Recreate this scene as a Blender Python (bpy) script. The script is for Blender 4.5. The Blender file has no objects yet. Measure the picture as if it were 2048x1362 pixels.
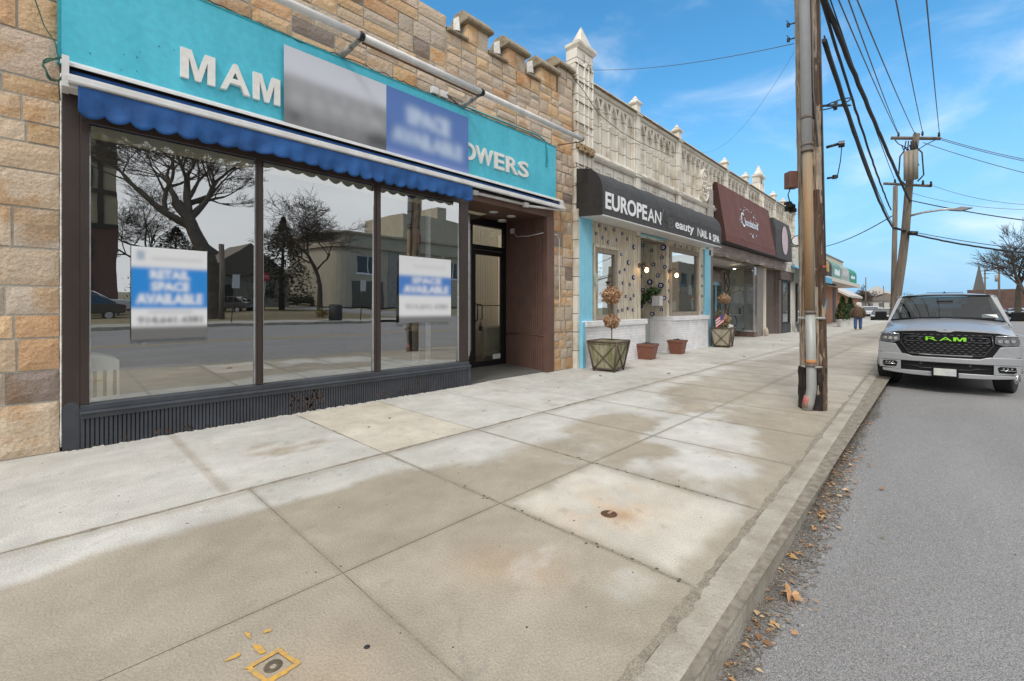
import bpy, math, random, numpy as np
from mathutils import Vector, Matrix, Euler
R = math.radians
scene = bpy.context.scene
col = scene.collection
random.seed(7)
rs = np.random.RandomState(5)

# ------------------------------------------------------------------ camera
AZ = R(43.9)                       # street runs along +X, shop fronts at +Y
cd = bpy.data.cameras.new('camera'); cam = bpy.data.objects.new('camera', cd); col.objects.link(cam)
cam.location = (0, 0, 1.45)
cam.rotation_euler = (R(90), 0, AZ - R(90))
cd.sensor_width = 36; cd.lens = 36 * 895 / 2048; cd.shift_y = -66 / 2048
cd.clip_start = 0.05; cd.clip_end = 3000
scene.camera = cam

# ------------------------------------------------------------------ world
SUN_EL, SUN_AZ = 52, 200           # sun direction azimuth, degrees from +X counter-clockwise
w = bpy.data.worlds.new("World"); scene.world = w; w.use_nodes = True
nt = w.node_tree; nt.nodes.clear()
def N(t, typ, **kw):
    n = t.nodes.new(typ)
    for k, v in kw.items(): setattr(n, k, v)
    return n
def math_node(t, op, a, b=None, clamp=False):
    n = N(t, 'ShaderNodeMath', operation=op, use_clamp=clamp)
    for i, x in enumerate((a, b)):
        if x is None: continue
        if isinstance(x, (int, float)): n.inputs[i].default_value = x
        else: t.links.new(x, n.inputs[i])
    return n.outputs[0]
L = nt.links.new
sky = N(nt, 'ShaderNodeTexSky', sky_type='NISHITA', sun_disc=False)
sky.sun_elevation = R(SUN_EL); sky.sun_rotation = R(90 - SUN_AZ); sky.air_density = 1.0; sky.dust_density = 0.3; sky.ozone_density = 2.5
tc = N(nt, 'ShaderNodeTexCoord')
sep = N(nt, 'ShaderNodeSeparateXYZ'); L(tc.outputs['Generated'], sep.inputs[0])
mp = N(nt, 'ShaderNodeMapping'); L(tc.outputs['Generated'], mp.inputs[0]); mp.inputs['Scale'].default_value = (1.2, 2.4, 5.5); mp.inputs['Rotation'].default_value = (0.25, 0.1, 0.5)
nz = N(nt, 'ShaderNodeTexNoise'); nz.inputs['Scale'].default_value = 1.7; nz.inputs['Detail'].default_value = 7; nz.inputs['Roughness'].default_value = 0.55; nz.inputs['Distortion'].default_value = 0.6
L(mp.outputs[0], nz.inputs['Vector'])
# more cloud towards the south side of the street (-Y) and towards the horizon
side = math_node(nt, 'MULTIPLY', sep.outputs[1], -1.0)
side = math_node(nt, 'ADD', side, -0.13)
side = math_node(nt, 'MULTIPLY', side, 1.9, True)
zc = math_node(nt, 'MAXIMUM', sep.outputs[2], 0.0)
hor = math_node(nt, 'ADD', math_node(nt, 'MULTIPLY', math_node(nt, 'SUBTRACT', 0.5, zc, True), 0.08), math_node(nt, 'MULTIPLY', math_node(nt, 'SUBTRACT', zc, 0.62, True), 1.6))
back = math_node(nt, 'MULTIPLY', math_node(nt, 'MULTIPLY', sep.outputs[0], -1.2, True), 0.8)
cov = math_node(nt, 'ADD', math_node(nt, 'ADD', nz.outputs['Fac'], hor), math_node(nt, 'ADD', side, back))
ramp = N(nt, 'ShaderNodeMapRange', interpolation_type='SMOOTHSTEP'); L(cov, ramp.inputs[0])
ramp.inputs['From Min'].default_value = 0.44; ramp.inputs['From Max'].default_value = 1.12
ramp.inputs['To Min'].default_value = 0.0; ramp.inputs['To Max'].default_value = 0.93
nz2 = N(nt, 'ShaderNodeTexNoise'); nz2.inputs['Scale'].default_value = 2.6; nz2.inputs['Detail'].default_value = 5; L(mp.outputs[0], nz2.inputs['Vector'])
cr = N(nt, 'ShaderNodeMapRange'); L(nz2.outputs['Fac'], cr.inputs[0]); cr.inputs['To Min'].default_value = 0.85; cr.inputs['To Max'].default_value = 1.15
ccol = N(nt, 'ShaderNodeVectorMath', operation='SCALE'); ccol.inputs[0].default_value = (8.7, 8.7, 8.65); L(cr.outputs[0], ccol.inputs['Scale'])
hs = N(nt, 'ShaderNodeHueSaturation'); hs.inputs['Saturation'].default_value = 1.28; hs.inputs['Value'].default_value = 1.55; hs.inputs['Hue'].default_value = 0.487; L(sky.outputs[0], hs.inputs['Color'])
# the clear sky keeps its blue down to the horizon: compress the bright low band
low = N(nt, 'ShaderNodeMapRange', interpolation_type='SMOOTHSTEP'); L(sep.outputs[2], low.inputs[0]); low.inputs['From Min'].default_value = -0.02; low.inputs['From Max'].default_value = 0.45; low.inputs['To Min'].default_value = 0.95; low.inputs['To Max'].default_value = 0.0
lb = N(nt, 'ShaderNodeMixRGB'); L(low.outputs[0], lb.inputs[0]); L(hs.outputs[0], lb.inputs[1]); lb.inputs[2].default_value = (1.75, 3.8, 6.0, 1)
mx = N(nt, 'ShaderNodeMixRGB'); L(ramp.outputs[0], mx.inputs[0]); L(lb.outputs[0], mx.inputs[1]); L(ccol.outputs[0], mx.inputs[2])
bg = N(nt, 'ShaderNodeBackground'); bg.inputs[1].default_value = 0.1; L(mx.outputs[0], bg.inputs[0])
wo = N(nt, 'ShaderNodeOutputWorld'); L(bg.outputs[0], wo.inputs[0])

# ------------------------------------------------------------------ sun (veiled by cloud: wide and weak)
sd = bpy.data.lights.new('sun', 'SUN'); sun = bpy.data.objects.new('sun', sd); col.objects.link(sun)
sd.energy = 1.3; sd.angle = R(14); sd.color = (1, 0.96, 0.9)
a_, e_ = R(SUN_AZ), R(SUN_EL)
dv = Vector((math.cos(e_) * math.cos(a_), math.cos(e_) * math.sin(a_), math.sin(e_)))
sun.rotation_euler = dv.to_track_quat('Z', 'Y').to_euler()
scene.view_settings.view_transform = 'Standard'; scene.view_settings.look = 'None'
scene.view_settings.exposure = 0.6; scene.view_settings.gamma = 1

# ------------------------------------------------------------------ materials
MATS = {}
def mat(name, c1, c2=None, scale=8, rough=0.7, bump=0.0, bscale=None, metal=0.0, spec=0.5, stretch=(1, 1, 1), attr=None, emit=0, detail=6, contrast=(0.35, 0.65), speck=None, coat=0, alpha=None):
    if name in MATS: return MATS[name]
    m = bpy.data.materials.new(name); m.use_nodes = True; t = m.node_tree; b = t.nodes['Principled BSDF']; l = t.links.new
    b.inputs['Roughness'].default_value = rough; b.inputs['Metallic'].default_value = metal; b.inputs['Specular IOR Level'].default_value = spec
    if coat: b.inputs['Coat Weight'].default_value = coat; b.inputs['Coat Roughness'].default_value = 0.04
    tc = N(t, 'ShaderNodeTexCoord'); mp = N(t, 'ShaderNodeMapping'); mp.inputs['Scale'].default_value = stretch; l(tc.outputs['Object'], mp.inputs[0])
    c1 = tuple(c1) + (1,)
    src = None
    if c2 is not None:
        nz = N(t, 'ShaderNodeTexNoise'); nz.inputs['Scale'].default_value = scale; nz.inputs['Detail'].default_value = detail; nz.inputs['Roughness'].default_value = 0.6; l(mp.outputs[0], nz.inputs['Vector'])
        rp = N(t, 'ShaderNodeValToRGB'); l(nz.outputs['Fac'], rp.inputs[0])
        rp.color_ramp.elements[0].position = contrast[0]; rp.color_ramp.elements[1].position = contrast[1]
        rp.color_ramp.elements[0].color = c1; rp.color_ramp.elements[1].color = tuple(c2) + (1,)
        src = rp.outputs[0]
    if attr:
        at = N(t, 'ShaderNodeAttribute', attribute_name=attr)
        if src:
            mm = N(t, 'ShaderNodeMixRGB', blend_type='MULTIPLY'); mm.inputs[0].default_value = 1; l(at.outputs['Color'], mm.inputs[1]); l(src, mm.inputs[2]); src = mm.outputs[0]
        else: src = at.outputs['Color']
    if speck:
        n3 = N(t, 'ShaderNodeTexNoise'); n3.inputs['Scale'].default_value = speck[0]; n3.inputs['Detail'].default_value = 2; l(tc.outputs['Object'], n3.inputs['Vector'])
        r3 = N(t, 'ShaderNodeMapRange'); r3.inputs['From Min'].default_value = 0.3; r3.inputs['From Max'].default_value = 0.7; r3.inputs['To Min'].default_value = 1 - speck[1]; r3.inputs['To Max'].default_value = 1 + speck[1]; l(n3.outputs['Fac'], r3.inputs[0])
        vm = N(t, 'ShaderNodeVectorMath', operation='SCALE'); l(r3.outputs[0], vm.inputs['Scale'])
        if src: l(src, vm.inputs[0])
        else: vm.inputs[0].default_value = c1[:3]
        src = vm.outputs[0]
    if src: l(src, b.inputs['Base Color'])
    else: b.inputs['Base Color'].default_value = c1
    if bump:
        n2 = N(t, 'ShaderNodeTexNoise'); n2.inputs['Scale'].default_value = bscale or scale * 3; n2.inputs['Detail'].default_value = 5; l(mp.outputs[0], n2.inputs['Vector'])
        bp = N(t, 'ShaderNodeBump'); bp.inputs['Strength'].default_value = min(1, bump); bp.inputs['Distance'].default_value = 0.02 * max(1, bump); l(n2.outputs['Fac'], bp.inputs['Height']); l(bp.outputs[0], b.inputs['Normal'])
    if emit:
        b.inputs['Emission Color'].default_value = c1; b.inputs['Emission Strength'].default_value = emit
    MATS[name] = m
    return m
def glass(name, tint, fac, wob=0.0, rough=0.0, refl=0.95):
    if name in MATS: return MATS[name]
    m = bpy.data.materials.new(name); m.use_nodes = True; t = m.node_tree; t.nodes.clear(); l = t.links.new
    o = N(t, 'ShaderNodeOutputMaterial'); mxs = N(t, 'ShaderNodeMixShader'); tr = N(t, 'ShaderNodeBsdfTransparent'); gl = N(t, 'ShaderNodeBsdfGlossy')
    tr.inputs[0].default_value = tuple(tint) + (1,); gl.inputs['Roughness'].default_value = rough; gl.inputs['Color'].default_value = (refl * .96, refl * .985, refl, 1)
    ge = N(t, 'ShaderNodeNewGeometry'); dp = N(t, 'ShaderNodeVectorMath', operation='DOT_PRODUCT'); l(ge.outputs['Normal'], dp.inputs[0]); l(ge.outputs['Incoming'], dp.inputs[1])
    ci = math_node(t, 'SUBTRACT', 1.0, math_node(t, 'ABSOLUTE', dp.outputs['Value']), True); f5 = math_node(t, 'MULTIPLY', math_node(t, 'POWER', ci, 5.0), .9)
    f = math_node(t, 'ADD', f5, fac + .05, True)
    l(f, mxs.inputs[0]); l(tr.outputs[0], mxs.inputs[1]); l(gl.outputs[0], mxs.inputs[2]); l(mxs.outputs[0], o.inputs[0])
    if wob:
        tc = N(t, 'ShaderNodeTexCoord'); nz = N(t, 'ShaderNodeTexNoise'); nz.inputs['Scale'].default_value = 1.6; nz.inputs['Detail'].default_value = 1.5; l(tc.outputs['Object'], nz.inputs['Vector'])
        bp = N(t, 'ShaderNodeBump'); bp.inputs['Strength'].default_value = 1; bp.inputs['Distance'].default_value = wob; l(nz.outputs['Fac'], bp.inputs['Height']); l(bp.outputs[0], gl.inputs['Normal'])
    MATS[name] = m; return m

# ------------------------------------------------------------------ mesh helpers
def wm(o):
    m = Matrix.Translation(o.location) @ o.rotation_euler.to_matrix().to_4x4() @ Matrix.Diagonal(tuple(o.scale) + (1,))
    return wm(o.parent) @ m if o.parent else m
def tag(o, label=None, cat=None, group=None, kind=None):
    if label: o['label'] = label
    if cat: o['category'] = cat
    if group: o['group'] = group
    if kind: o['kind'] = kind
    return o
def thing(name, label, cat, loc=(0, 0, 0), rz=0, group=None):
    o = bpy.data.objects.new(name, None); col.objects.link(o); o.location = loc; o.rotation_euler = (0, 0, rz); o.empty_display_size = 0.2
    return tag(o, label, cat, group)
def copy_tree(o, parent=None):
    c = o.copy(); col.objects.link(c); c.parent = parent
    for ch in [x for x in col.objects if x.parent == o]: copy_tree(ch, c)
    return c
class MB:
    def __init__(s): s.v = []; s.f = []; s.c = {}; s.sm = set()
    def add(s, vs, fs, c=None, smooth=False):
        n = len(s.v); s.v += [tuple(p) for p in vs]
        for f in fs:
            if c is not None: s.c[len(s.f)] = c
            if smooth: s.sm.add(len(s.f))
            s.f.append([n + i for i in f])
        return s
    def box(s, x0, x1, y0, y1, z0, z1, c=None, j=0):
        vs = [(x, y, z) for x in (x0, x1) for y in (y0, y1) for z in (z0, z1)]
        if j: vs = [(x + random.uniform(-j, j), y + random.uniform(-j, j), z + random.uniform(-j, j)) for x, y, z in vs]
        return s.add(vs, [(0, 1, 3, 2), (4, 6, 7, 5), (0, 4, 5, 1), (2, 3, 7, 6), (0, 2, 6, 4), (1, 5, 7, 3)], c)
    def bev(s, x0, x1, y0, y1, z0, z1, b, c=None):   # block whose front (-Y) edges are chamfered
        vs = [(x0, y1, z0), (x1, y1, z0), (x1, y1, z1), (x0, y1, z1), (x0, y0 + b, z0), (x1, y0 + b, z0), (x1, y0 + b, z1), (x0, y0 + b, z1),
              (x0 + b, y0, z0 + b), (x1 - b, y0, z0 + b), (x1 - b, y0, z1 - b), (x0 + b, y0, z1 - b)]
        fs = [(0, 3, 2, 1)]
        for i in range(4): k = (i + 1) % 4; fs += [(i, k, k + 4, i + 4), (i + 4, k + 4, k + 8, i + 8)]
        return s.add(vs, fs + [(8, 9, 10, 11)], c)
    def obox(s, cx, cy, cz, sx, sy, sz, rz=0, c=None, M=None):
        M = M or (Matrix.Translation((cx, cy, cz)) @ Matrix.Rotation(rz, 4, 'Z'))
        vs = [M @ Vector((x * sx / 2, y * sy / 2, z * sz / 2)) for x in (-1, 1) for y in (-1, 1) for z in (-1, 1)]
        return s.add(vs, [(0, 1, 3, 2), (4, 6, 7, 5), (0, 4, 5, 1), (2, 3, 7, 6), (0, 2, 6, 4), (1, 5, 7, 3)], c)
    def tube(s, pts, r, n=8, c=None, cap=True, smooth=True):
        pts = [Vector(p) for p in pts]; k = len(pts)
        rr = r if isinstance(r, (list, tuple)) else [r] * k
        base = len(s.v); up = Vector((0, 0, 1)); vs = []
        prev = None
        for i, p in enumerate(pts):
            d = (pts[min(i + 1, k - 1)] - pts[max(i - 1, 0)])
            if d.length < 1e-9: d = Vector((0, 0, 1))
            d.normalize()
            if prev is None:
                a = d.cross(up)
                if a.length < 0.05: a = d.cross(Vector((1, 0, 0)))
            else: a = prev - d * prev.dot(d)
            a.normalize(); prev = a; b = d.cross(a)
            for j in range(n):
                t = 2 * math.pi * j / n; vs.append(p + (a * math.cos(t) + b * math.sin(t)) * rr[i])
        fs = [(i * n + j, i * n + (j + 1) % n, (i + 1) * n + (j + 1) % n, (i + 1) * n + j) for i in range(k - 1) for j in range(n)]
        s.add(vs, fs, c, smooth)
        if cap and n > 3:
            s.f.append([base + j for j in range(n)][::-1]); s.f.append([base + (k - 1) * n + j for j in range(n)])
            if c is not None: s.c[len(s.f) - 1] = c; s.c[len(s.f) - 2] = c
        return s
    def prism(s, poly, axis, a0, a1, c=None):
        def P(u, v, a): return {'x': (a, u, v), 'y': (u, a, v), 'z': (u, v, a)}[axis]
        n = len(poly)
        return s.add([P(u, v, a0) for u, v in poly] + [P(u, v, a1) for u, v in poly],
                     [tuple(range(n)), tuple(range(2 * n - 1, n - 1, -1))] + [(i, i + n, (i + 1) % n + n, (i + 1) % n) for i in range(n)], c)
    def lathe(s, prof, cx, cy, n=16, c=None, smooth=True):
        k = len(prof)
        vs = [(cx + r * math.cos(2 * math.pi * j / n), cy + r * math.sin(2 * math.pi * j / n), z) for r, z in prof for j in range(n)]
        s.add(vs, [(i * n + j, i * n + (j + 1) % n, (i + 1) * n + (j + 1) % n, (i + 1) * n + j) for i in range(k - 1) for j in range(n)], c, smooth)
        return s
    def frustum(s, cx, cy, z0, z1, ax, ay, bx, by, c=None):
        vs = [(cx - ax, cy - ay, z0), (cx + ax, cy - ay, z0), (cx + ax, cy + ay, z0), (cx - ax, cy + ay, z0), (cx - bx, cy - by, z1), (cx + bx, cy - by, z1), (cx + bx, cy + by, z1), (cx - bx, cy + by, z1)]
        return s.add(vs, [(3, 2, 1, 0), (4, 5, 6, 7), (0, 1, 5, 4), (1, 2, 6, 5), (2, 3, 7, 6), (3, 0, 4, 7)], c)
    def quad(s, a, b, c_, d, c=None): return s.add([a, b, c_, d], [(0, 1, 2, 3)], c)
    def disc(s, center, normal, r, n=16, thick=0.01, c=None):
        c0 = Vector(center); nn = Vector(normal).normalized()
        return s.tube([c0, c0 + nn * thick], r, n, c, smooth=False)
    def grid(s, fn, nu, nv, c=None, smooth=True):
        vs = [fn(i / nu, j / nv) for i in range(nu + 1) for j in range(nv + 1)]
        return s.add(vs, [(i * (nv + 1) + j, (i + 1) * (nv + 1) + j, (i + 1) * (nv + 1) + j + 1, i * (nv + 1) + j + 1) for i in range(nu) for j in range(nv)], c, smooth)
    def build(s, name, m, parent=None, local=False, bevel=0, subd=0, M=None, solid=0, org=True, **tags):
        me = bpy.data.meshes.new(name); vs = [Vector(p) for p in s.v]
        if M: vs = [M @ p for p in vs]
        loc = Vector((0, 0, 0))
        if parent is not None and not local:
            Mi = wm(parent).inverted(); vs = [Mi @ p for p in vs]
        elif parent is None and org:
            xs = [p.x for p in vs]; ys = [p.y for p in vs]; zs = [p.z for p in vs]
            loc = Vector(((min(xs) + max(xs)) / 2, (min(ys) + max(ys)) / 2, min(zs))); vs = [p - loc for p in vs]
        me.from_pydata(vs, [], s.f); me.update()
        if s.c:
            ca = me.color_attributes.new('tone', 'FLOAT_COLOR', 'CORNER'); buf = np.ones((len(me.loops), 4), dtype=np.float32)
            for p in me.polygons:
                cc = s.c.get(p.index, (0.5, 0.5, 0.5)); buf[p.loop_start:p.loop_start + p.loop_total, :3] = cc
            ca.data.foreach_set('color', buf.ravel())
        if s.sm:
            fl = np.zeros(len(me.polygons), dtype=bool); fl[list(s.sm)] = True; me.polygons.foreach_set('use_smooth', fl)
        if m: me.materials.append(m)
        o = bpy.data.objects.new(name, me); col.objects.link(o); o.location = loc
        if parent is not None: o.parent = parent
        if bevel: b = o.modifiers.new('b', 'BEVEL'); b.width = bevel; b.segments = 2; b.limit_method = 'ANGLE'; b.angle_limit = R(40)
        if solid: b = o.modifiers.new('s', 'SOLIDIFY'); b.thickness = solid
        if subd: b = o.modifiers.new('u', 'SUBSURF'); b.levels = subd; b.render_levels = subd
        if tags: tag(o, **tags)
        return o
def struct(name, mb, m, **k): return mb.build(name, m, kind='structure', **k)

def text_mesh(txt, size, offset=0.0, shear=0.0, extrude=0.0, res=4, space=1.0):
    cu = bpy.data.curves.new('t', 'FONT'); cu.body = txt; cu.size = size; cu.offset = offset; cu.shear = shear; cu.extrude = extrude; cu.resolution_u = res; cu.space_character = space
    o = bpy.data.objects.new('t', cu); col.objects.link(o)
    bpy.context.view_layer.update()
    me = bpy.data.meshes.new_from_object(o.evaluated_get(bpy.context.evaluated_depsgraph_get()))
    col.objects.unlink(o); bpy.data.objects.remove(o); bpy.data.curves.remove(cu)
    return me
def text_part(name, txt, box, plane, m, parent, extrude=0.01, offset=0.0, shear=0.0, space=1.0, res=4, wave=None):
    """text fitted in box (u0,u1,v0,v1); plane(u,v,w) -> world point, w towards the viewer"""
    me = text_mesh(txt, 1, offset, shear, extrude, res, space)
    vs = np.array([v.co[:] for v in me.vertices]); mn = vs.min(0); mxx = vs.max(0)
    u = box[0] + (vs[:, 0] - mn[0]) / (mxx[0] - mn[0]) * (box[1] - box[0]); v = box[2] + (vs[:, 1] - mn[1]) / (mxx[1] - mn[1]) * (box[3] - box[2])
    wv = (vs[:, 2] - mn[2]) 
    mb = MB(); mb.v = [plane(a, b, c) for a, b, c in zip(u, v, wv)]; mb.f = [list(p.vertices) for p in me.polygons]
    bpy.data.meshes.remove(me)
    return mb.build(name, m, parent)
POLY = {'M': [(0, 0), (0, 1), (.31, 1), (.5, .36), (.69, 1), (1, 1), (1, 0), (.77, 0), (.77, .72), (.58, 0), (.42, 0), (.23, .72), (.23, 0)]}
def poly_letter(name, ch, box, plane, m, parent, extrude):
    P = [(box[0] + u * (box[1] - box[0]), box[2] + v * (box[3] - box[2])) for u, v in POLY[ch]]; n = len(P); mb = MB()
    mb.add([plane(u, v, 0) for u, v in P] + [plane(u, v, extrude) for u, v in P], [tuple(range(n)), tuple(range(2 * n - 1, n - 1, -1))] + [(i, i + n, (i + 1) % n + n, (i + 1) % n) for i in range(n)])
    return mb.build(name, m, parent)
def raster(txt, W, Hh, box, img, colr, shear=0, offset=0.01):
    """rasterise text into img (H,W,3) inside box given as 0..1 fractions (u0,u1,v0,v1)"""
    me = text_mesh(txt, 1, offset, shear, 0, 2); me.calc_loop_triangles()
    vs = np.array([v.co[:2] for v in me.vertices]); mn = vs.min(0); mx_ = vs.max(0)
    vs = (vs - mn) / (mx_ - mn); vs[:, 0] = (box[0] + vs[:, 0] * (box[1] - box[0])) * W; vs[:, 1] = (box[2] + vs[:, 1] * (box[3] - box[2])) * Hh
    for t in me.loop_triangles:
        a, b, c = vs[list(t.vertices)]
        x0, x1 = int(max(0, min(a[0], b[0], c[0]))), int(min(W - 1, max(a[0], b[0], c[0])) + 1)
        y0, y1 = int(max(0, min(a[1], b[1], c[1]))), int(min(Hh - 1, max(a[1], b[1], c[1])) + 1)
        if x1 <= x0 or y1 <= y0: continue
        xx, yy = np.meshgrid(np.arange(x0, x1) + .5, np.arange(y0, y1) + .5)
        def e(p, q): return (q[0] - p[0]) * (yy - p[1]) - (q[1] - p[1]) * (xx - p[0])
        e1, e2, e3 = e(a, b), e(b, c), e(c, a)
        ins = ((e1 >= 0) & (e2 >= 0) & (e3 >= 0)) | ((e1 <= 0) & (e2 <= 0) & (e3 <= 0))
        img[y0:y1, x0:x1][ins] = colr
    bpy.data.meshes.remove(me)
def blur(img, s):
    k = np.exp(-0.5 * (np.arange(-int(3 * s), int(3 * s) + 1) / s) ** 2); k /= k.sum(); p = len(k) // 2
    for ax in (0, 1):
        pad = [(0, 0)] * 3; pad[ax] = (p, p); q = np.pad(img, pad, mode='edge'); out = np.zeros_like(img)
        for i, kk in enumerate(k): out += kk * (q[i:i + img.shape[0]] if ax == 0 else q[:, i:i + img.shape[1]])
        img = out
    return img
def printed(name, img, plane, u0, u1, v0, v1, m, parent):
    """a printed sheet: colour attribute holds the print"""
    Hh, W = img.shape[:2]; me = bpy.data.meshes.new(name); vs = []; Mi = wm(parent).inverted()
    for j in range(Hh + 1):
        for i in range(W + 1): vs.append(Mi @ Vector(plane(u0 + (u1 - u0) * i / W, v0 + (v1 - v0) * j / Hh, 0)))
    fs = [(j * (W + 1) + i, j * (W + 1) + i + 1, (j + 1) * (W + 1) + i + 1, (j + 1) * (W + 1) + i) for j in range(Hh) for i in range(W)]
    me.from_pydata(vs, [], fs)
    ca = me.color_attributes.new('tone', 'FLOAT_COLOR', 'POINT'); pi = np.pad(img, ((0, 1), (0, 1), (0, 0)), mode='edge'); buf = np.ones(((Hh + 1) * (W + 1), 4), dtype=np.float32); buf[:, :3] = pi.reshape(-1, 3)
    ca.data.foreach_set('color', buf.ravel()); me.materials.append(m)
    o = bpy.data.objects.new(name, me); col.objects.link(o); o.parent = parent; return o
def lin(r, g, b): return tuple(((c / 255) / 12.92 if c / 255 <= 0.04045 else ((c / 255 + 0.055) / 1.055) ** 2.4) for c in (r, g, b))

# common materials
M_white = mat('white_metal', (0.72, 0.72, 0.72), (0.5, 0.49, 0.46), 6, 0.4, contrast=(0.3, 0.9))
M_alu = mat('aluminium', (0.55, 0.56, 0.57), (0.4, 0.4, 0.4), 10, 0.35, metal=0.7)
M_brown = mat('bronze_frame', (0.046, 0.03, 0.025), (0.03, 0.02, 0.017), 5, 0.42, stretch=(1, 1, 0.3))
M_brown2 = mat('brown_paint', (0.135, 0.07, 0.052), (0.105, 0.055, 0.04), 4, 0.55, bump=0.1)
M_slate = mat('slate_paint', (0.055, 0.062, 0.075), (0.03, 0.033, 0.04), 3, 0.6, bump=0.15, contrast=(0.35, 0.75))
M_black = mat('black_metal', (0.012, 0.012, 0.013), rough=0.4)
M_rubber = mat('cable_rubber', (0.02, 0.02, 0.022), rough=0.7)
M_greycable = mat('grey_cable', (0.1, 0.1, 0.105), rough=0.6)
M_print = mat('print', (1, 1, 1), attr='tone', rough=0.45)
M_wood = mat('weathered_pole_wood', (0.34, 0.27, 0.2), (0.085, 0.048, 0.028), 11, 0.9, bump=1.6, bscale=16, stretch=(3.4, 3.4, 0.15), contrast=(0.5, 0.62), speck=(5, .25))
# ------------------------------------------------------------------ numpy value noise
_tab = rs.rand(256, 256)
def vnoise(x, y):
    xi = np.floor(x).astype(int); yi = np.floor(y).astype(int); fx = x - xi; fy = y - yi
    fx = fx * fx * (3 - 2 * fx); fy = fy * fy * (3 - 2 * fy)
    g = lambda a, b: _tab[a % 256, b % 256]
    return (g(xi, yi) * (1 - fx) + g(xi + 1, yi) * fx) * (1 - fy) + (g(xi, yi + 1) * (1 - fx) + g(xi + 1, yi + 1) * fx) * fy
def fbm(x, y, o=5, ga=0.55):
    s = 0; a = 1; t = 0
    for i in range(o): s = s + a * vnoise(x * 2 ** i + 17.3 * i, y * 2 ** i + 9.1 * i); t += a; a *= ga
    return s / t
def sst(a, b, x): t = np.clip((x - a) / (b - a), 0, 1); return t * t * (3 - 2 * t)

RZ = -0.15
def yk(x): return 0.645 + 0.026 * min(x, 40) if x > -4 else 0.541
# ------------------------------------------------------------------ ground, road, kerb, pavement
g_ = MB(); g_.quad((-500, -900, RZ - 0.03), (1600, -900, RZ - 0.03), (1600, 900, RZ - 0.03), (-500, 900, RZ - 0.03))
struct('ground', g_, mat('earth', (0.13, 0.115, 0.07), (0.2, 0.17, 0.1), 0.4, 0.95, bump=0.3), org=False)
M_asph = mat('asphalt', (0.215, 0.208, 0.203), (0.262, 0.255, 0.25), 0.7, 0.88, bump=0.45, bscale=130, spec=0.3, stretch=(0.35, 1.4, 1), speck=(210, 0.62), contrast=(0.35, 0.7))
r_ = MB()
r_.quad((-60, -14, RZ), (150, -14, RZ), (150, 1.8, RZ), (-60, 1.8, RZ))
r_.quad((150, -16, RZ), (500, -10, RZ), (500, 12, RZ), (150, 1.8, RZ))
struct('road', r_, M_asph, org=False)
s_ = MB(); s_.quad((20, -70, RZ - 0.01), (27.5, -70, RZ - 0.01), (27.5, -14, RZ - 0.01), (20, -14, RZ - 0.01))
struct('side_road', s_, M_asph, org=False)
rm = MB(); rm.quad((-60, -6.35, RZ + .004), (140, -6.35, RZ + .004), (140, -6.23, RZ + .004), (-60, -6.23, RZ + .004)); rm.quad((-60, -6.1, RZ + .004), (140, -6.1, RZ + .004), (140, -5.98, RZ + .004), (-60, -5.98, RZ + .004))
struct('road_centre_line', rm, mat('yellow_road_paint', (0.5, 0.33, 0.08), (0.36, 0.26, 0.1), 9, 0.8), org=False)
rm = MB(); rm.quad((-60, -3.3, RZ + .004), (60, -3.3, RZ + .004), (60, -3.2, RZ + .004), (-60, -3.2, RZ + .004))
struct('road_edge_line', rm, mat('worn_white_paint', (0.4, 0.4, 0.4), (0.22, 0.22, 0.22), 7, 0.8), org=False)

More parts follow.
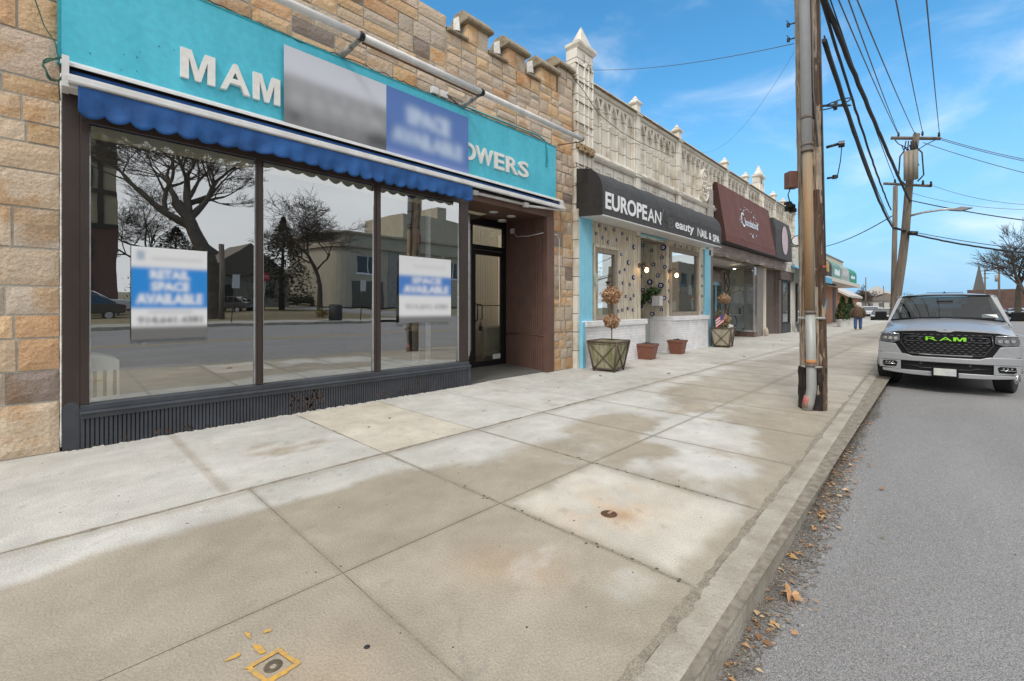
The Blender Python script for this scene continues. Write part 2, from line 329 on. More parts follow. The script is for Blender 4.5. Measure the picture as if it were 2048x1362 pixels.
# pavement slabs
M_conc = mat('concrete', (0.9, 0.9, 0.9), (1.08, 1.08, 1.08), 2.2, 0.88, bump=0.35, bscale=60, attr='tone', speck=(110, 0.16), spec=0.3)
jx = [1.12 + 1.21 * k for k in range(-7, 104)]
LIGHT = np.array((0.51, 0.492, 0.452)); TAN = np.array((0.335, 0.29, 0.225)); PEACH = np.array((0.52, 0.465, 0.37)); RUST = np.array((0.32, 0.19, 0.09)); DARK = np.array((0.2, 0.19, 0.165))
def pave_tone(X, Y, slabkey):
    n1 = fbm(X * 1.1 + 3.1, Y * 1.6 + 8.2, 6, 0.6); n2 = fbm(X * 3.3 + 30, Y * 2.5 + 4, 5, 0.6); n3 = fbm(X * 9 + 11, Y * 9 + 7, 4, 0.6)
    near = 1 - sst(5.2, 8.5, X)
    # dampness: 0 pale dry concrete, 1 tan
    band = sst(3.95, 3.3, Y + (n2 - .5) * .9 + (n1 - .5) * .9 + .06) * sst(0.2, 0.9, Y + 0 * X)
    d = band * (0.95 - 0.25 * near) + (1 - band) * 0.12
    d = d + (n1 - 0.5) * 1.5 + (n2 - 0.5) * 0.55
    # pale zones seen beside the joints and along the kerb
    def blob(cx, cy, rx, ry, a): return a * np.exp(-(((X - cx + (n2 - .5) * .5) / rx) ** 2 + ((Y - cy + (n1 - .5) * .5) / ry) ** 2))
    for b in ((1.5, 3.75, .5, .26, -.7), (.5, 3.8, .3, .2, -.6), (2.9, 3.6, .55, .45, -.9), (3.9, 3.6, .6, .35, -.5), (2.1, 1.25, .35, .25, -.3), (4.15, 1.5, .4, .28, -.45), (4.15, 2.2, .6, .15, .5), (4.15, 1.0, .6, .12, .5), (0.1, 2.9, 1.0, .55, .7), (1.9, 1.9, .4, .4, .4), (5.1, 2.2, 1.0, .7, -.9), (6.2, 3.4, 1.3, .5, -.7),
              (-.3, 3.7, .4, .16, -.5), (1.7, 2.3, .4, .15, -.35), (1.75, 3.0, .8, .45, .7), (1.2, 2.2, .9, .5, .6), (3.6, 2.6, .8, .35, .5), (0.4, 2.3, .4, .5, .4), (1.4, 1.2, .3, .3, .5),
              (4.9, 2.9, .7, .4, .6), (5.9, 2.5, 1.2, .2, .4), (7.6, 3.3, .8, .3, .4), (9.9, 2.8, 1.2, .4, .5), (12.5, 3.5, 1.0, .7, .4), (9.8, 1.9, .5, .5, .5)): d = d + blob(*b)
    d = d + (n3 - .5) * .22; d = np.clip(sst(0.26, 0.74, d) * .92 + .05 * n2, 0, 1)
    far = sst(6, 12, X) * 0.45; d = d * (1 - far) + far * 0.32
    c = LIGHT[None, :] * (1 - d[:, None]) + TAN[None, :] * d[:, None]
    if slabkey[0] == 2 and slabkey[1] == 2:      # peach repaired slab beside the shop
        c = 0.25 * c + 0.75 * PEACH * (0.93 + 0.14 * n3[:, None])
    if slabkey == (2, 0):                        # pale slab with the iron cap and rust
        e = np.minimum.reduce([X - 2.33, 3.54 - X, Y - 1.0, 2.36 - Y]); k = sst(0.0, 0.13, e + (n2 - .5) * .16)
        lightc = LIGHT * 1.04 * np.array((1.02, 0.985, 0.93)); c = c * (1 - k[:, None] * .85) + lightc * k[:, None] * .85
        k = np.exp(-(((X - 2.85) / .42) ** 2 + ((Y - 1.75) / .3) ** 2)) * sst(0.42, 0.62, n2) * .75; c = c * (1 - k[:, None] * .5) + (RUST * 2.0) * k[:, None] * .5
    for (sx, sy, r, a) in ((2.78, 1.62, .1, .6), (1.9, 1.6, .16, .28), (1.75, 1.85, .2, .25), (0.7, 1.7, .3, .18)):   # rust and grime blots
        k = a * np.exp(-(((X - sx) ** 2 + (Y - sy) ** 2) / r ** 2)); c = c * (1 - k[:, None]) + RUST * 1.25 * k[:, None]
    k = sst(.035, .0, np.abs(Y - 4.0 + .02 * (n2 - .5))) * .45 + sst(.07, .02, np.abs(Y - 3.94)) * .35   # dark strip beside the long joint
    k = k + sst(.12, .0, Y - (0.85 + .026 * X)) * .4 * sst(.35, .6, n1)
    c = c * (1 - k[:, None]) + TAN * .85 * k[:, None]
    # fine cracks and spots
    k = sst(.02, .0, np.minimum(np.abs((X - 1.12) / 1.21 - np.round((X - 1.12) / 1.21)) * 1.21, np.abs(Y - 2.36)) - .02 * n2) * .55 * sst(.1, .6, X) * sst(4.02, 3.98, Y); c = c * (1 - k[:, None]) + TAN * .8 * k[:, None]
    k = sst(.05, .035, np.abs(X - .985)) * sst(4.0, 4.1, Y) * .6; c = c * (1 - k[:, None]) + TAN * 1.02 * k[:, None]
    k = sst(0.73, 0.8, n3) * 0.35; c = c * (1 - k[:, None]) + DARK * k[:, None]
    n4 = fbm(X * .9 + 51, Y * 1.3 + 23, 5, .65); n5 = fbm(X * 14 + 5, Y * 14 + 2, 3, .6)
    c = c * (1 + (n4[:, None] - .5) * np.array((.34, .36, .42))) * (1 + (n5[:, None] - .5) * .12)
    return c * (0.93 + 0.14 * n3[:, None])
pv = MB(); tones = []
def pave_patch(x0, x1, y0f, y1f, key, step, gap=0.004):
    nu = max(1, int((x1 - x0) / step)); nv = max(1, int((y1f(x0) - y0f(x0)) / step))
    xs = np.linspace(x0 + gap, x1 - gap, nu + 1); vs = []; 
    for x in xs:
        a, b = y0f(x) + gap, y1f(x) - gap
        vs += [(x, a + (b - a) * j / nv, 0) for j in range(nv + 1)]
    vs = np.array(vs); hs_ = (hash(key) % 97) / 97 * 0.08 + 0.96; tones.append(pave_tone(vs[:, 0], vs[:, 1], key) * hs_)
    n = len(pv.v); pv.v += [tuple(q) for q in vs]
    pv.f += [[n + i * (nv + 1) + j, n + (i + 1) * (nv + 1) + j, n + (i + 1) * (nv + 1) + j + 1, n + i * (nv + 1) + j + 1] for i in range(nu) for j in range(nv)]
yin = lambda x: yk(x) + 0.19
for i in range(len(jx) - 1):
    a, b = jx[i], jx[i + 1]; k = i - 6            # key 2 -> X 2.33..3.54 is i==8
    kk = i - 6; st = 0.035 if -0.5 < a < 7 else (0.09 if a < 20 else 0.4)
    if a < -4: st = .3
    if kk <= 0:
        if kk % 3: continue_ = 0
        if kk == 0: pave_patch(jx[i - 3], b, yin, lambda x: 2.36, (kk, 0), st, .002); pave_patch(jx[i - 3], b, lambda x: 2.36, lambda x: 4.0, (kk, 1), st, .002)
        elif kk < -3: pave_patch(a, b, yin, lambda x: 4.0, (kk, 0), st)
    else:
        pave_patch(a, b, yin, lambda x: 2.36, (kk, 0), st, .003)
        pave_patch(a, b, lambda x: 2.36, lambda x: 4.0, (kk, 1), st, .003)
    if kk == 0: pave_patch(jx[i - 2], jx[i + 2], lambda x: 4.0, lambda x: 6.42, (kk, 2), st); continue
    if -3 < kk < 2: continue
    pave_patch(a, b, lambda x: 4.0, lambda x: 8.3 if 5 < a < 8 or a > 9 else 6.42, (kk, 2), st)
me = bpy.data.meshes.new('pavement'); me.from_pydata(pv.v, [], pv.f); ca = me.color_attributes.new('tone', 'FLOAT_COLOR', 'POINT')
tn = np.concatenate(tones); buf = np.ones((len(tn), 4), dtype=np.float32); buf[:, :3] = tn; ca.data.foreach_set('color', buf.ravel()); me.materials.append(M_conc)
o = bpy.data.objects.new('pavement', me); col.objects.link(o); tag(o, kind='structure')
pb = MB(); pb.quad((-8, 0.62, -0.003), (130, 1.7, -0.003), (130, 9, -0.003), (-8, 9, -0.003))
struct('pavement_base', pb, mat('joint_dirt', (0.15, 0.125, 0.095), (0.27, 0.24, 0.19), 14, 0.95), org=False)
# kerb with rounded top edge, lengths of 3.05 m
kb = MB(); xk = -6.0
while xk < 130:
    xe = xk + 3.3; xm = 3
    prof = [(0.0, -0.2), (0.005, -0.06), (0.012, -0.025), (0.035, -0.006), (0.07, 0.002), (0.183, 0.001), (0.183, -0.2)]
    m_ = 40 if -3 < xk < 9 else 4
    xs = [xk + 0.004 + (xe - xk - 0.008) * i / m_ for i in range(m_ + 1)]
    vs = [(x, yk(x) + u + (0.006 * (vnoise(np.array([x * 5.]), np.array([z * 30 + 3.]))[0] - .5) if u < .04 else 0), z) for x in xs for u, z in prof]; np_ = len(prof)
    kb.add(vs, [(i * np_ + j, (i + 1) * np_ + j, (i + 1) * np_ + j + 1, i * np_ + j + 1) for i in range(m_) for j in range(np_ - 1)] + [tuple(range(np_)), tuple(range(m_ * np_ + np_ - 1, m_ * np_ - 1, -1))], (1, 1, 1))
    xk = xe
struct('kerb', kb, mat('kerb_concrete', (0.27, 0.238, 0.19), (0.41, 0.375, 0.315), 2.4, 0.88, bump=0.5, bscale=34, speck=(120, 0.15), spec=0.3), org=False)
# gutter dirt
gd = MB(); gc = .017
for i in range(int(22 / gc)):
    x = -1.5 + i * gc; cl = .55 + .9 * vnoise(np.array([x * 1.3]), np.array([2.2]))[0]
    for j in range(22):
        dy = .004 + j * gc; pr = 1.15 - dy / (.16 * cl)
        if j and random.random() > pr: continue
        y1 = yk(x) - dy; y0 = y1 - gc; jx_ = lambda: random.uniform(-.006, .006); k = random.uniform(.85, 1.12); z = RZ + .003 + .002 * random.random()
        gd.add([(x + jx_(), y0 + jx_(), z), (x + gc + jx_(), y0 + jx_(), z), (x + gc + jx_(), y1 + jx_(), z), (x + jx_(), y1 + jx_(), z)], [(0, 1, 2, 3)], (.185 * k, .167 * k, .145 * k))
struct('gutter_dirt', gd, mat('gutter_grit', (.8, .8, .8), (1.25, 1.22, 1.2), 9, 0.95, bump=0.9, bscale=70, speck=(150, 0.6), attr='tone'), org=False)
# leaf litter (uncountable) and separate big leaves
ll = MB(); cols = [(0.33, 0.16, 0.06), (0.42, 0.24, 0.1), (0.22, 0.11, 0.05), (0.5, 0.36, 0.2), (0.3, 0.2, 0.12)]
for i in range(1500):
    x = random.uniform(0.6, 14) if i % 4 else random.uniform(1.2, 6); cl = vnoise(np.array([x * 1.6]), np.array([1.]))[0]
    if random.random() > 0.25 + cl: continue
    y = yk(x) - abs(random.gauss(0, 0.1)) - 0.008; s = random.choice((.004, .006, .008, .012, .02)) * random.uniform(.7, 1.4); a = random.uniform(0, 6.3); c = random.choice(cols)
    z = RZ + .008 + random.uniform(0, .012); e = random.uniform(.35, .9)
    p = [(x + s * math.cos(a), y + s * math.sin(a), z), (x - s * e * math.sin(a), y + s * e * math.cos(a), z + s * random.uniform(.2, .8)), (x - s * math.cos(a), y - s * math.sin(a), z + s * .2), (x + s * e * math.sin(a), y - s * e * math.cos(a), z + s * random.uniform(0, .6))]
    ll.quad(*p, c=c)
struct_l = ll.build('leaf_litter', mat('leaf', (0.9, 0.9, 0.9), (1.1, 1.1, 1.1), 30, 0.8, attr='tone'), kind='stuff', org=False)
gr = MB()
for i in range(1500):
    x = random.uniform(0.5, 12); y = random.uniform(-2.5, yk(x) - .02) if i % 5 == 0 else yk(x) - abs(random.gauss(0, .12)) - .01
    s = random.choice((.002, .003, .004, .006)); c = random.choice([(.38, .37, .35), (.06, .06, .06), (.3, .28, .25), (.33, .31, .28)])
    gr.frustum(x, y, RZ, RZ + s * 1.2, s, s * .8, s * .4, s * .3, c=c)
gr.build('road_grit', mat('grit', (1, 1, 1), attr='tone'), kind='stuff', org=False)
def leaf(name, label, x, y, s, c, rz, group=None, lobes=5, cat='leaf'):
    mb = MB(); n = lobes * 4; pts = [(0, 0, 0.12)]
    for i in range(n):
        t = 2 * math.pi * i / n; r = (1, .62, .48, .66)[i % 4] * random.uniform(.85, 1.1) * (1.0 if abs(t - math.pi) > .5 else .6)
        pts.append((r * math.cos(t), r * .8 * math.sin(t), random.uniform(.0, .45)))
    mb.add(pts, [(0, 1 + i, 1 + (i + 1) % n) for i in range(n)], c); mb.tube([(-.55, 0, .1), (-1.0, .1, .05), (-1.35, .02, .02)], .03, 4, (c[0] * .6, c[1] * .6, c[2] * .6))
    mb.v = [(px * s, py * s, pz * s) for px, py, pz in mb.v]
    o = mb.build(name, MATS['leaf'], org=False); o.location = (x, y, RZ + .016 if y < yk(x) else .004); o.rotation_euler = (random.uniform(-.15, .15), random.uniform(-.15, .15), rz); return tag(o, label, cat, group)
leaf('dead_leaf', 'large crumpled tan maple leaf in the gutter against the kerb', 2.83, 0.6, .075, (.5, .3, .16), 0.6)
leaf('dead_leaf', 'curled pale brown leaf in the gutter with a green leaf tip beside it', 4.05, .66, .05, (.42, .28, .13), 2.2)
leaf('dead_leaf', 'whitish tan leaf lying in the gutter nearest the bottom of the picture', 2.0, .555, .035, (.62, .52, .34), 4.0)
leaf('dead_leaf', 'small green leaf lying on the asphalt away from the kerb', 4.0, .3, .022, (.13, .2, .06), 1.0, lobes=2)
lf = leaf('dead_leaf', 'small dry brown leaf among the litter in the gutter', 3.35, .66, .03, (.45, .27, .14), 3, 'small dry leaves in the gutter')
for x, y, r, q in ((3.1, .64, 1, 1), (2.6, .56, 2, .9), (2.52, .52, 5, 1.1), (1.9, .5, .3, .9), (1.86, .58, 2, .8), (3.8, .66, 4, 1.2), (4.6, .68, 2.2, 1), (5.4, .7, .9, 1), (3.52, .63, .2, 1.3), (1.6, .56, 1.2, 1)):
    c = lf.copy(); col.objects.link(c); c.location = (x, y, RZ + .016); c.rotation_euler = (.2, .1, r); c.scale = (q * .7, q * .7, q * .7)
lf2 = leaf('dead_leaf', 'tiny brown leaf scrap on the pale pavement', 4.2, 4.6, .022, (.2, .1, .05), 0, 'leaf scraps on the pavement')
for x, y in ((3.1, 5.2), (5.9, 5.3), (6.4, 5.0), (5.4, 4.4), (2.7, 5.0), (8.1, 5.2), (9.4, 4.3), (19, 4.6), (22, 5.0), (14.2, 4.2)):
    c = lf2.copy(); col.objects.link(c); c.location = (x, y, .004); c.rotation_euler = (.1, 0, random.uniform(0, 6)); q = 1 if x < 8 else 2.2; c.scale = (q, q, q)
# dirt packed in the joints, broken and uneven
jd = MB()
def jstrip(p0, p1, w0, w1, off=0, fill=.85, seg=.05, zz=.0012):
    a, b = Vector(p0), Vector(p1); Lg = (b - a).length; d = (b - a) / Lg; nn = Vector((-d.y, d.x, 0)); n = int(Lg / seg); pv_ = None; zz = .0008 + off * .00012
    for i in range(n + 1):
        wv = w0 + (w1 - w0) * vnoise(np.array([i * .23 + off]), np.array([off + 1.]))[0] * random.uniform(.5, 1.3); l_, r_ = nn * wv * random.uniform(.6, 1.4), nn * wv * random.uniform(.6, 1.4); p = a + d * i * seg
        cur = (tuple((p + l_)[:2]) + (zz,), tuple((p - r_)[:2]) + (zz,))
        if pv_ and vnoise(np.array([i * .17 + off * 3]), np.array([5. + off]))[0] < fill: k = random.uniform(.9, 1.1); jd.add([pv_[0], pv_[1], cur[1], cur[0]], [(0, 1, 2, 3)], (.235 * k, .205 * k, .16 * k))
        pv_ = cur
jstrip((-2, 4.0, 0), (13, 4.0, 0), .006, .034, 1.3, .9); jstrip((2.33, .9, 0), (2.33, 6.2, 0), .003, .016, 2.7, .8); jstrip((3.54, .93, 0), (3.54, 4.0, 0), .003, .012, 3.1, .7); jstrip((4.75, .96, 0), (4.75, 4.0, 0), .003, .012, 4.9, .6)
jstrip((1.12, 4.0, 0), (1.12, .85, 0), .001, .005, 6.1, .6); jstrip((2.3, 2.36, 0), (6, 2.36, 0), .001, .007, 7.7, .55)
jstrip((0, yin(0) + .01, 0), (12, yin(12) + .01, 0), .008, .035, 9.2, .8)
for i in range(60):
    x = random.choice((2.33, 3.54)) + random.gauss(0, .012); y = random.uniform(1, 2.8); q = random.uniform(.004, .012); z_ = .0021 + i * .00002; jd.add([(x - q, y, z_), (x, y - q, z_), (x + q * 1.2, y, z_), (x, y + q, z_)], [(0, 1, 2, 3)], (.09, .07, .05))
jd.build('joint_dirt', mat('joint_grit', (.85, .85, .85), (1.15, 1.13, 1.1), 25, .95, attr='tone', speck=(140, .35)), kind='stuff', org=False)
# water shut-off box with yellow paint
t = thing('utility_box', 'sunken rectangular iron valve box with chipped yellow painted rim in the pavement', 'utility box', (.63, 1.93, 0), .0)
M_yp = mat('yellow_marking_paint', (0.6, 0.33, 0.05), (0.33, 0.25, 0.14), 38, 0.8, contrast=(.42, .7))
def pg(px, py, z=0):   # pavement point (only used for measured outlines)
    u = (px - 1024) / 895; v = (615 - py) / 895; ca, sa = math.cos(AZ), math.sin(AZ); k = (z - 1.45) / v
    return ((ca + u * sa) * k, (sa - u * ca) * k, z)
q = [pg(489, 1337), pg(560, 1297), pg(604, 1328), pg(530, 1372)]; cx = sum(p[0] for p in q) / 4; cy = sum(p[1] for p in q) / 4
ins = [(cx + (p[0] - cx) * .72, cy + (p[1] - cy) * .72, 0) for p in q]
b = MB()
for i in range(4):
    k = (i + 1) % 4; n = 9; vs = []
    for j in range(n + 1):
        f = j / n; o1 = Vector(q[i]).lerp(Vector(q[k]), f); i1 = Vector(ins[i]).lerp(Vector(ins[k]), f); ex = (o1 - i1) * random.uniform(-.28, .35); vs += [(o1.x + ex.x, o1.y + ex.y, .0035), (i1.x, i1.y, .0045)]
    b.add(vs, [(2 * j, 2 * j + 2, 2 * j + 3, 2 * j + 1) for j in range(n)])
b.build('painted_rim', M_yp, t)
b = MB()
for i in range(4):
    k = (i + 1) % 4; b.add([(*ins[i][:2], .003), (*ins[k][:2], .003), (*ins[k][:2], -.003), (*ins[i][:2], -.003)], [(0, 1, 2, 3)])
b.add([(*p[:2], -.001) for p in ins], [(0, 1, 2, 3)]); b.build('cover', mat('rusty_dirt', (.11, .08, .055), (.24, .2, .15), 45, .9, bump=.8), t)
b = MB(); b.lathe([(0.012, .0), (.034, .003), (.036, -.002)], cx, cy, 14); b.build('valve_cap', mat('valve_iron', (.14, .11, .07), (.08, .06, .04), 40, .8), t)
for ip, poly in enumerate(([(505, 1290), (522, 1292), (533, 1306), (521, 1310), (509, 1301)], [(449, 1322), (478, 1306), (482, 1311), (472, 1318), (449, 1325)], [(488, 1266), (500, 1268), (503, 1280), (495, 1276)], [(526, 1263), (543, 1259), (543, 1264), (528, 1268)])):
    pm = MB(); pm.add([(*pg(*p)[:2], .004) for p in poly], [tuple(range(len(poly)))])
    tag(pm.build('paint_mark', M_yp), ('broad yellow paint dash touching the valve box rim', 'short yellow paint dash left of the valve box', 'faint yellow paint blot above the broad dash', 'faintest yellow paint dash farthest from the valve box')[ip], 'paint mark')
b = MB(); x, y, _ = pg(1218, 1028); b.lathe([(0.001, .006), (.03, .007), (.052, .004), (.058, .001)], x, y, 18)
o = tag(b.build('iron_cap', mat('rusty_iron', (.13, .06, .03), (.07, .035, .02), 60, .75, bump=.5)), 'small round rusty iron cap set in the pale stained slab', 'pipe cap')
b = MB(); b.box(x - .01, x + .045, y - .012, y + .008, .0065, .0105); b.build('key_slot', mat('rust_light', (.35, .22, .15), rough=.8), o)
for px, py in ((734, 1294),): 
    b = MB(); x, y, _ = pg(px, py); b.lathe([(0.001, .002), (.012, .002), (.014, .0005)], x, y, 9); tag(b.build('gum_spot', M_rubber), 'black gum spot on the tan slab near the yellow box', 'gum spot')
b = MB()
for i in range(150):
    x = random.uniform(-.2, 9); y = random.uniform(1, 6.2); r = random.uniform(.0025, .006); b.lathe([(0.0005, .0022), (r, .002), (r * 1.1, .0003)], x, y, 6)
b.build('pavement_specks', M_rubber, kind='stuff', org=False)

# ------------------------------------------------------------------ stone building
M_stone = mat('sandstone', (1.0, 0.83, 0.64), (1.16, 1.14, 1.1), 2.6, 0.85, bump=.8, bscale=26, attr='tone', speck=(60, 0.16), detail=9, contrast=(.4, .5))
M_mortar = mat('mortar', (0.36, 0.33, 0.28), (0.47, 0.44, 0.38), 12, 0.9, bump=.4)
def stone_tone():
    r = random.random()
    base = random.choice([(0.52, 0.38, 0.25), (0.5, 0.385, 0.27), (0.54, 0.36, 0.2), (0.46, 0.37, 0.28), (0.54, 0.41, 0.3), (0.43, 0.34, 0.25)])
    if r > .93: base = (0.5, 0.3, 0.16)
    elif r > .87: base = (0.24, 0.185, 0.15)
    k = random.uniform(.84, 1.12); return tuple(c * k * q for c, q in zip(base, (.96, 1.01, 1.1)))
def split(x0, x1, z0, z1, out, mw, mh):
    w_, h_ = x1 - x0, z1 - z0
    if w_ > mw and (w_ / mw >= h_ / mh or h_ < .3): c = x0 + w_ * random.uniform(.35, .65); split(x0, c, z0, z1, out, mw, mh); split(c, x1, z0, z1, out, mw, mh)
    elif h_ > mh: c = z0 + h_ * random.uniform(.38, .62); split(x0, x1, z0, c, out, mw, mh); split(x0, x1, c, z1, out, mw, mh)
    else: out.append((x0, x1, z0, z1))
def ashlar(mb, x0, x1, z0, z1, y, mw=.72, mh=.38, g=.0095, d=.12, dim=1, tint=(1, 1, 1), ctr=0.0):
    out = []; split(x0, x1, z0, z1, out, mw, mh)
    for a, b, c, e in out:
        tn = stone_tone(); tn = tuple(v * dim * tt for v, tt in zip(tn, tint))
        # rough front face: subdivided grid with quarry-faced relief
        nu = max(2, int((b - a) / .07)); nv = max(2, int((e - c) / .07)); yy = y - random.uniform(0, .012); sd = random.uniform(0, 90); amp = random.choice((.003, .005, .01))
        vs = []
        for i in range(nu + 1):
            for j in range(nv + 1):
                ed = min(i, nu - i, j, nv - j); X = a + g + (b - a - 2 * g) * i / nu; Z = c + g + (e - c - 2 * g) * j / nv
                if ed == 0: vs.append((X, yy + .01, Z))
                else: vs.append((X + random.uniform(-.004, .004), yy + .004 - amp * vnoise(np.array([X * 6 + sd]), np.array([Z * 9 + sd]))[0] * 1.6, Z))
        n = nv + 1
        mb.add(vs, [(i * n + j, (i + 1) * n + j, (i + 1) * n + j + 1, i * n + j + 1) for i in range(nu) for j in range(nv)], tn)
        X0, X1, Z0, Z1 = a + g, b - g, c + g, e - g; y1 = y + d
        mb.add([(X0, yy + .014, Z0), (X1, yy + .014, Z0), (X1, yy + .014, Z1), (X0, yy + .014, Z1), (X0, y1, Z0), (X1, y1, Z0), (X1, y1, Z1), (X0, y1, Z1)], [(0, 4, 5, 1), (1, 5, 6, 2), (2, 6, 7, 3), (3, 7, 4, 0)], tn)
SB = thing('stone_building', 'sandstone block shop building with battlemented top behind the turquoise sign', 'building', (4, 6.5, 0))
YF = 6.38
mb = MB()
ashlar(mb, -2.6, -.34, 0, 7, YF, .7, .38)
for z0, z1, cut in ((0, .52, None), (.52, .83, -.285), (.83, 1.15, -.2), (1.15, 1.38, -.22), (1.38, 1.66, -.28), (1.66, 2.03, None), (2.03, 2.42, -.23), (2.42, 2.78, None), (2.78, 3.05, None), (3.05, 3.25, -.14), (3.25, 3.5, -.17), (3.5, 3.68, -.3), (3.68, 4.12, None), (4.12, 4.5, -.2), (4.5, 4.78, -.18), (4.78, 5.05, -.28), (5.05, 5.45, None), (5.45, 5.8, -.15), (5.8, 6.2, None), (6.2, 6.6, -.2), (6.6, 7, None)):
    xr = .095
    for a, b in (((-.34, cut), (cut, xr)) if cut else ((-.34, xr),)): ashlar(mb, a, b, z0, z1, YF, 9, 9)
ashlar(mb, .095, 4.95, 5.06, 6.66, YF, .62, .33); ashlar(mb, 4.95, 8.72, 5.06, 6.4, YF, .62, .33)
ashlar(mb, 7.955, 8.72, 0, 3.9, YF - .01, .46, .36, dim=.95); ashlar(mb, 8.03, 8.72, 3.9, 5.06, YF - .01, .4, .36)
ashlar(mb, 8.16, 8.72, 6.4, 7.02, YF, .4, .33)
for a, b in ((5.44, 5.97), (6.5, 7.04), (7.52, 8.1)): ashlar(mb, a, b, 6.4, 6.76, YF, .4, .4)
mb.build('stone_wall', M_stone, SB)
mb = MB()
mb.box(-2.6, .09, YF + .012, 7.0, 0, 7.0); mb.box(.09, 4.94, YF + .012, 6.8, 3.95, 6.65); mb.box(4.94, 8.71, YF + .012, 6.8, 3.95, 6.39); mb.box(7.965, 8.71, YF + .005, 6.9, 0, 3.95); mb.box(8.17, 8.71, YF + .012, 6.8, 6.39, 7.01)
for a, b in ((5.45, 5.96), (6.51, 7.03), (7.53, 8.09)): mb.box(a, b, YF + .012, 6.78, 6.39, 6.75)
mb.build('wall_core', M_mortar, SB)
M_cap = mat('weathered_cap_stone', (0.2, 0.16, 0.105), (0.34, 0.28, 0.2), 7, 0.9, bump=.8, bscale=30)
M_caul = mat('white_caulk', (.8, .79, .76), (.6, .58, .53), 20, .8, bump=.5)
for a, b, z in ((5.36, 6.04, 6.76), (6.42, 7.12, 6.76), (7.44, 8.17, 6.76), (8.1, 8.74, 7.02)):
    mb = MB(); mb.prism([(YF - .09, z), (YF - .1, z + .05), (YF + .06, z + .24), (YF + .3, z + .24), (6.86, z + .05), (6.86, z)], 'x', a, b); mb.build('merlon_cap', M_cap, SB, bevel=.012)
for a, b in ((4.96, 5.43), (5.98, 6.49), (7.05, 7.51)):
    mb = MB(); mb.prism([(YF - .06, 6.4), (YF - .06, 6.44), (YF + .34, 6.7), (YF + .34, 6.4)], 'x', a, b); mb.build('embrasure_sill', M_cap, SB, bevel=.01)
for a in (5.31, 6.37, 7.39): 
    mb = MB(); mb.prism([(YF + .12, 6.62), (YF + .15, 6.9), (YF + .3, 6.92), (YF + .3, 6.72)], 'x', a + .03, a + .052); mb.build('flashing', M_caul, SB)
# painted timber / metal shopfront
mb = MB(); mb.box(.105, .235, YF - .03, YF + .1, .42, 3.72); mb.build('pilaster', M_brown, SB, bevel=.004)
mb = MB(); mb.box(.105, .232, YF - .033, YF + .1, 0.0, .43); mb.prism([(.107, .43)] + [(.168 - .06 * math.cos(t), .43 + .06 * math.sin(t)) for t in np.linspace(0, math.pi, 10)] + [(.229, .43)], 'y', YF - .0325, YF - .02); mb.build('pilaster_foot', M_slate, SB)
mb = MB(); mb.tube([(.098, YF - .012, z) for z in np.linspace(0.05, 3.8, 30)], [.006 + .006 * random.random() for _ in range(30)], 5); mb.build('caulk_line', M_caul, SB)
mb = MB()
for a, b in ((.236, .3), (1.86, 1.945), (3.53, 3.63), (5.23, 5.425)): mb.box(a, b, YF - .035, YF + .07, .452, 3.36)
mb.box(.236, 5.43, YF - .036, YF + .07, 3.36, 3.46)
for a, b in ((1.87, 1.935), (3.54, 3.62)): mb.box(a + .012, b - .012, YF - .05, YF - .035, .455, 3.36)
mb.build('window_frame', M_brown, SB, bevel=.004)
for x in (.31, 1.855, 1.95, 3.52, 3.635, 5.22): mb = MB(); mb.box(x - .006, x + .006, YF - .01, YF + .02, .46, 3.36); mb.build('glazing_bead', M_alu, SB)
mb = MB(); mb.box(.236, 5.44, YF - .05, YF + .07, .39, .45); mb.prism([(YF - .09, .36), (YF - .09, .375), (YF - .05, .389), (YF + .02, .389), (YF + .02, .36)], 'x', .232, 5.46); mb.box(.236, 5.455, YF - .072, YF, .31, .359); mb.build('window_sill', M_slate, SB, bevel=.004)
mb = MB(); x = .236
while x < 5.44: mb.prism([(x, YF - .028), (x + .006, YF - .048), (x + .03, YF - .048), (x + .036, YF - .028)], 'z', 0, .31); x += .036
mb.box(.236, 5.44, YF - .028, YF + .05, 0, .308); mb.box(5.4, 5.47, YF - .055, YF + .1, 0, .3085); mb.prism([(YF - .02, 0), (7.9, 0), (7.9, .42), (YF - .02, .42)], 'x', 5.44, 5.46)
mb.build('stall_riser', M_slate, SB)
mb = MB()
for x in np.arange(.1, 5.5, .03): mb.frustum(x, YF - .055 - random.uniform(0, .02), 0, random.uniform(.002, .014) * (1.8 if 1.9 < x < 3.1 else 1), .022, .02, .012, .008)
mb.build('mortar_spill', mat('spilt_cement', (.5, .48, .44), (.36, .34, .3), 20, .9), SB)
mb = MB()
def splat(cx, cz, w_, h_, n):
    for i in range(n):
        x = cx + random.gauss(0, w_); z = min(.29, max(.01, cz + random.gauss(0, h_))); r = random.uniform(.004, .02)
        mb.add([(x + r * math.cos(t) * random.uniform(.5, 1.1), YF - .0495, z + 1.9 * r * math.sin(t) * random.uniform(.5, 1.1)) for t in np.linspace(0, 6.28, 8)[:-1]], [tuple(range(7))])
splat(2.55, .16, .1, .08, 110); splat(2.3, .2, .03, .05, 30); splat(4.0, .1, .4, .02, 50); splat(1.1, .06, .3, .02, 20); splat(4.3, .2, .2, .06, 20)
mb.build('peeled_paint', mat('brown_undercoat', (.05, .03, .025), (.09, .06, .05), 20, .8), SB)
G_shop = glass('shop_glass', (0.92, 0.94, 0.9), 0.38, wob=0.0011, refl=1.0)
for a, b in ((.3, 1.86), (1.945, 3.53), (3.63, 5.23)):
    mb = MB(); yb, yt = YF + .028, YF + .028 - .043
    mb.add([(a, yb, .45), (b, yb, .45), (b, yt, 3.362), (a, yt, 3.362)], [(0, 1, 2, 3)]); mb.build('window_pane', G_shop, SB)
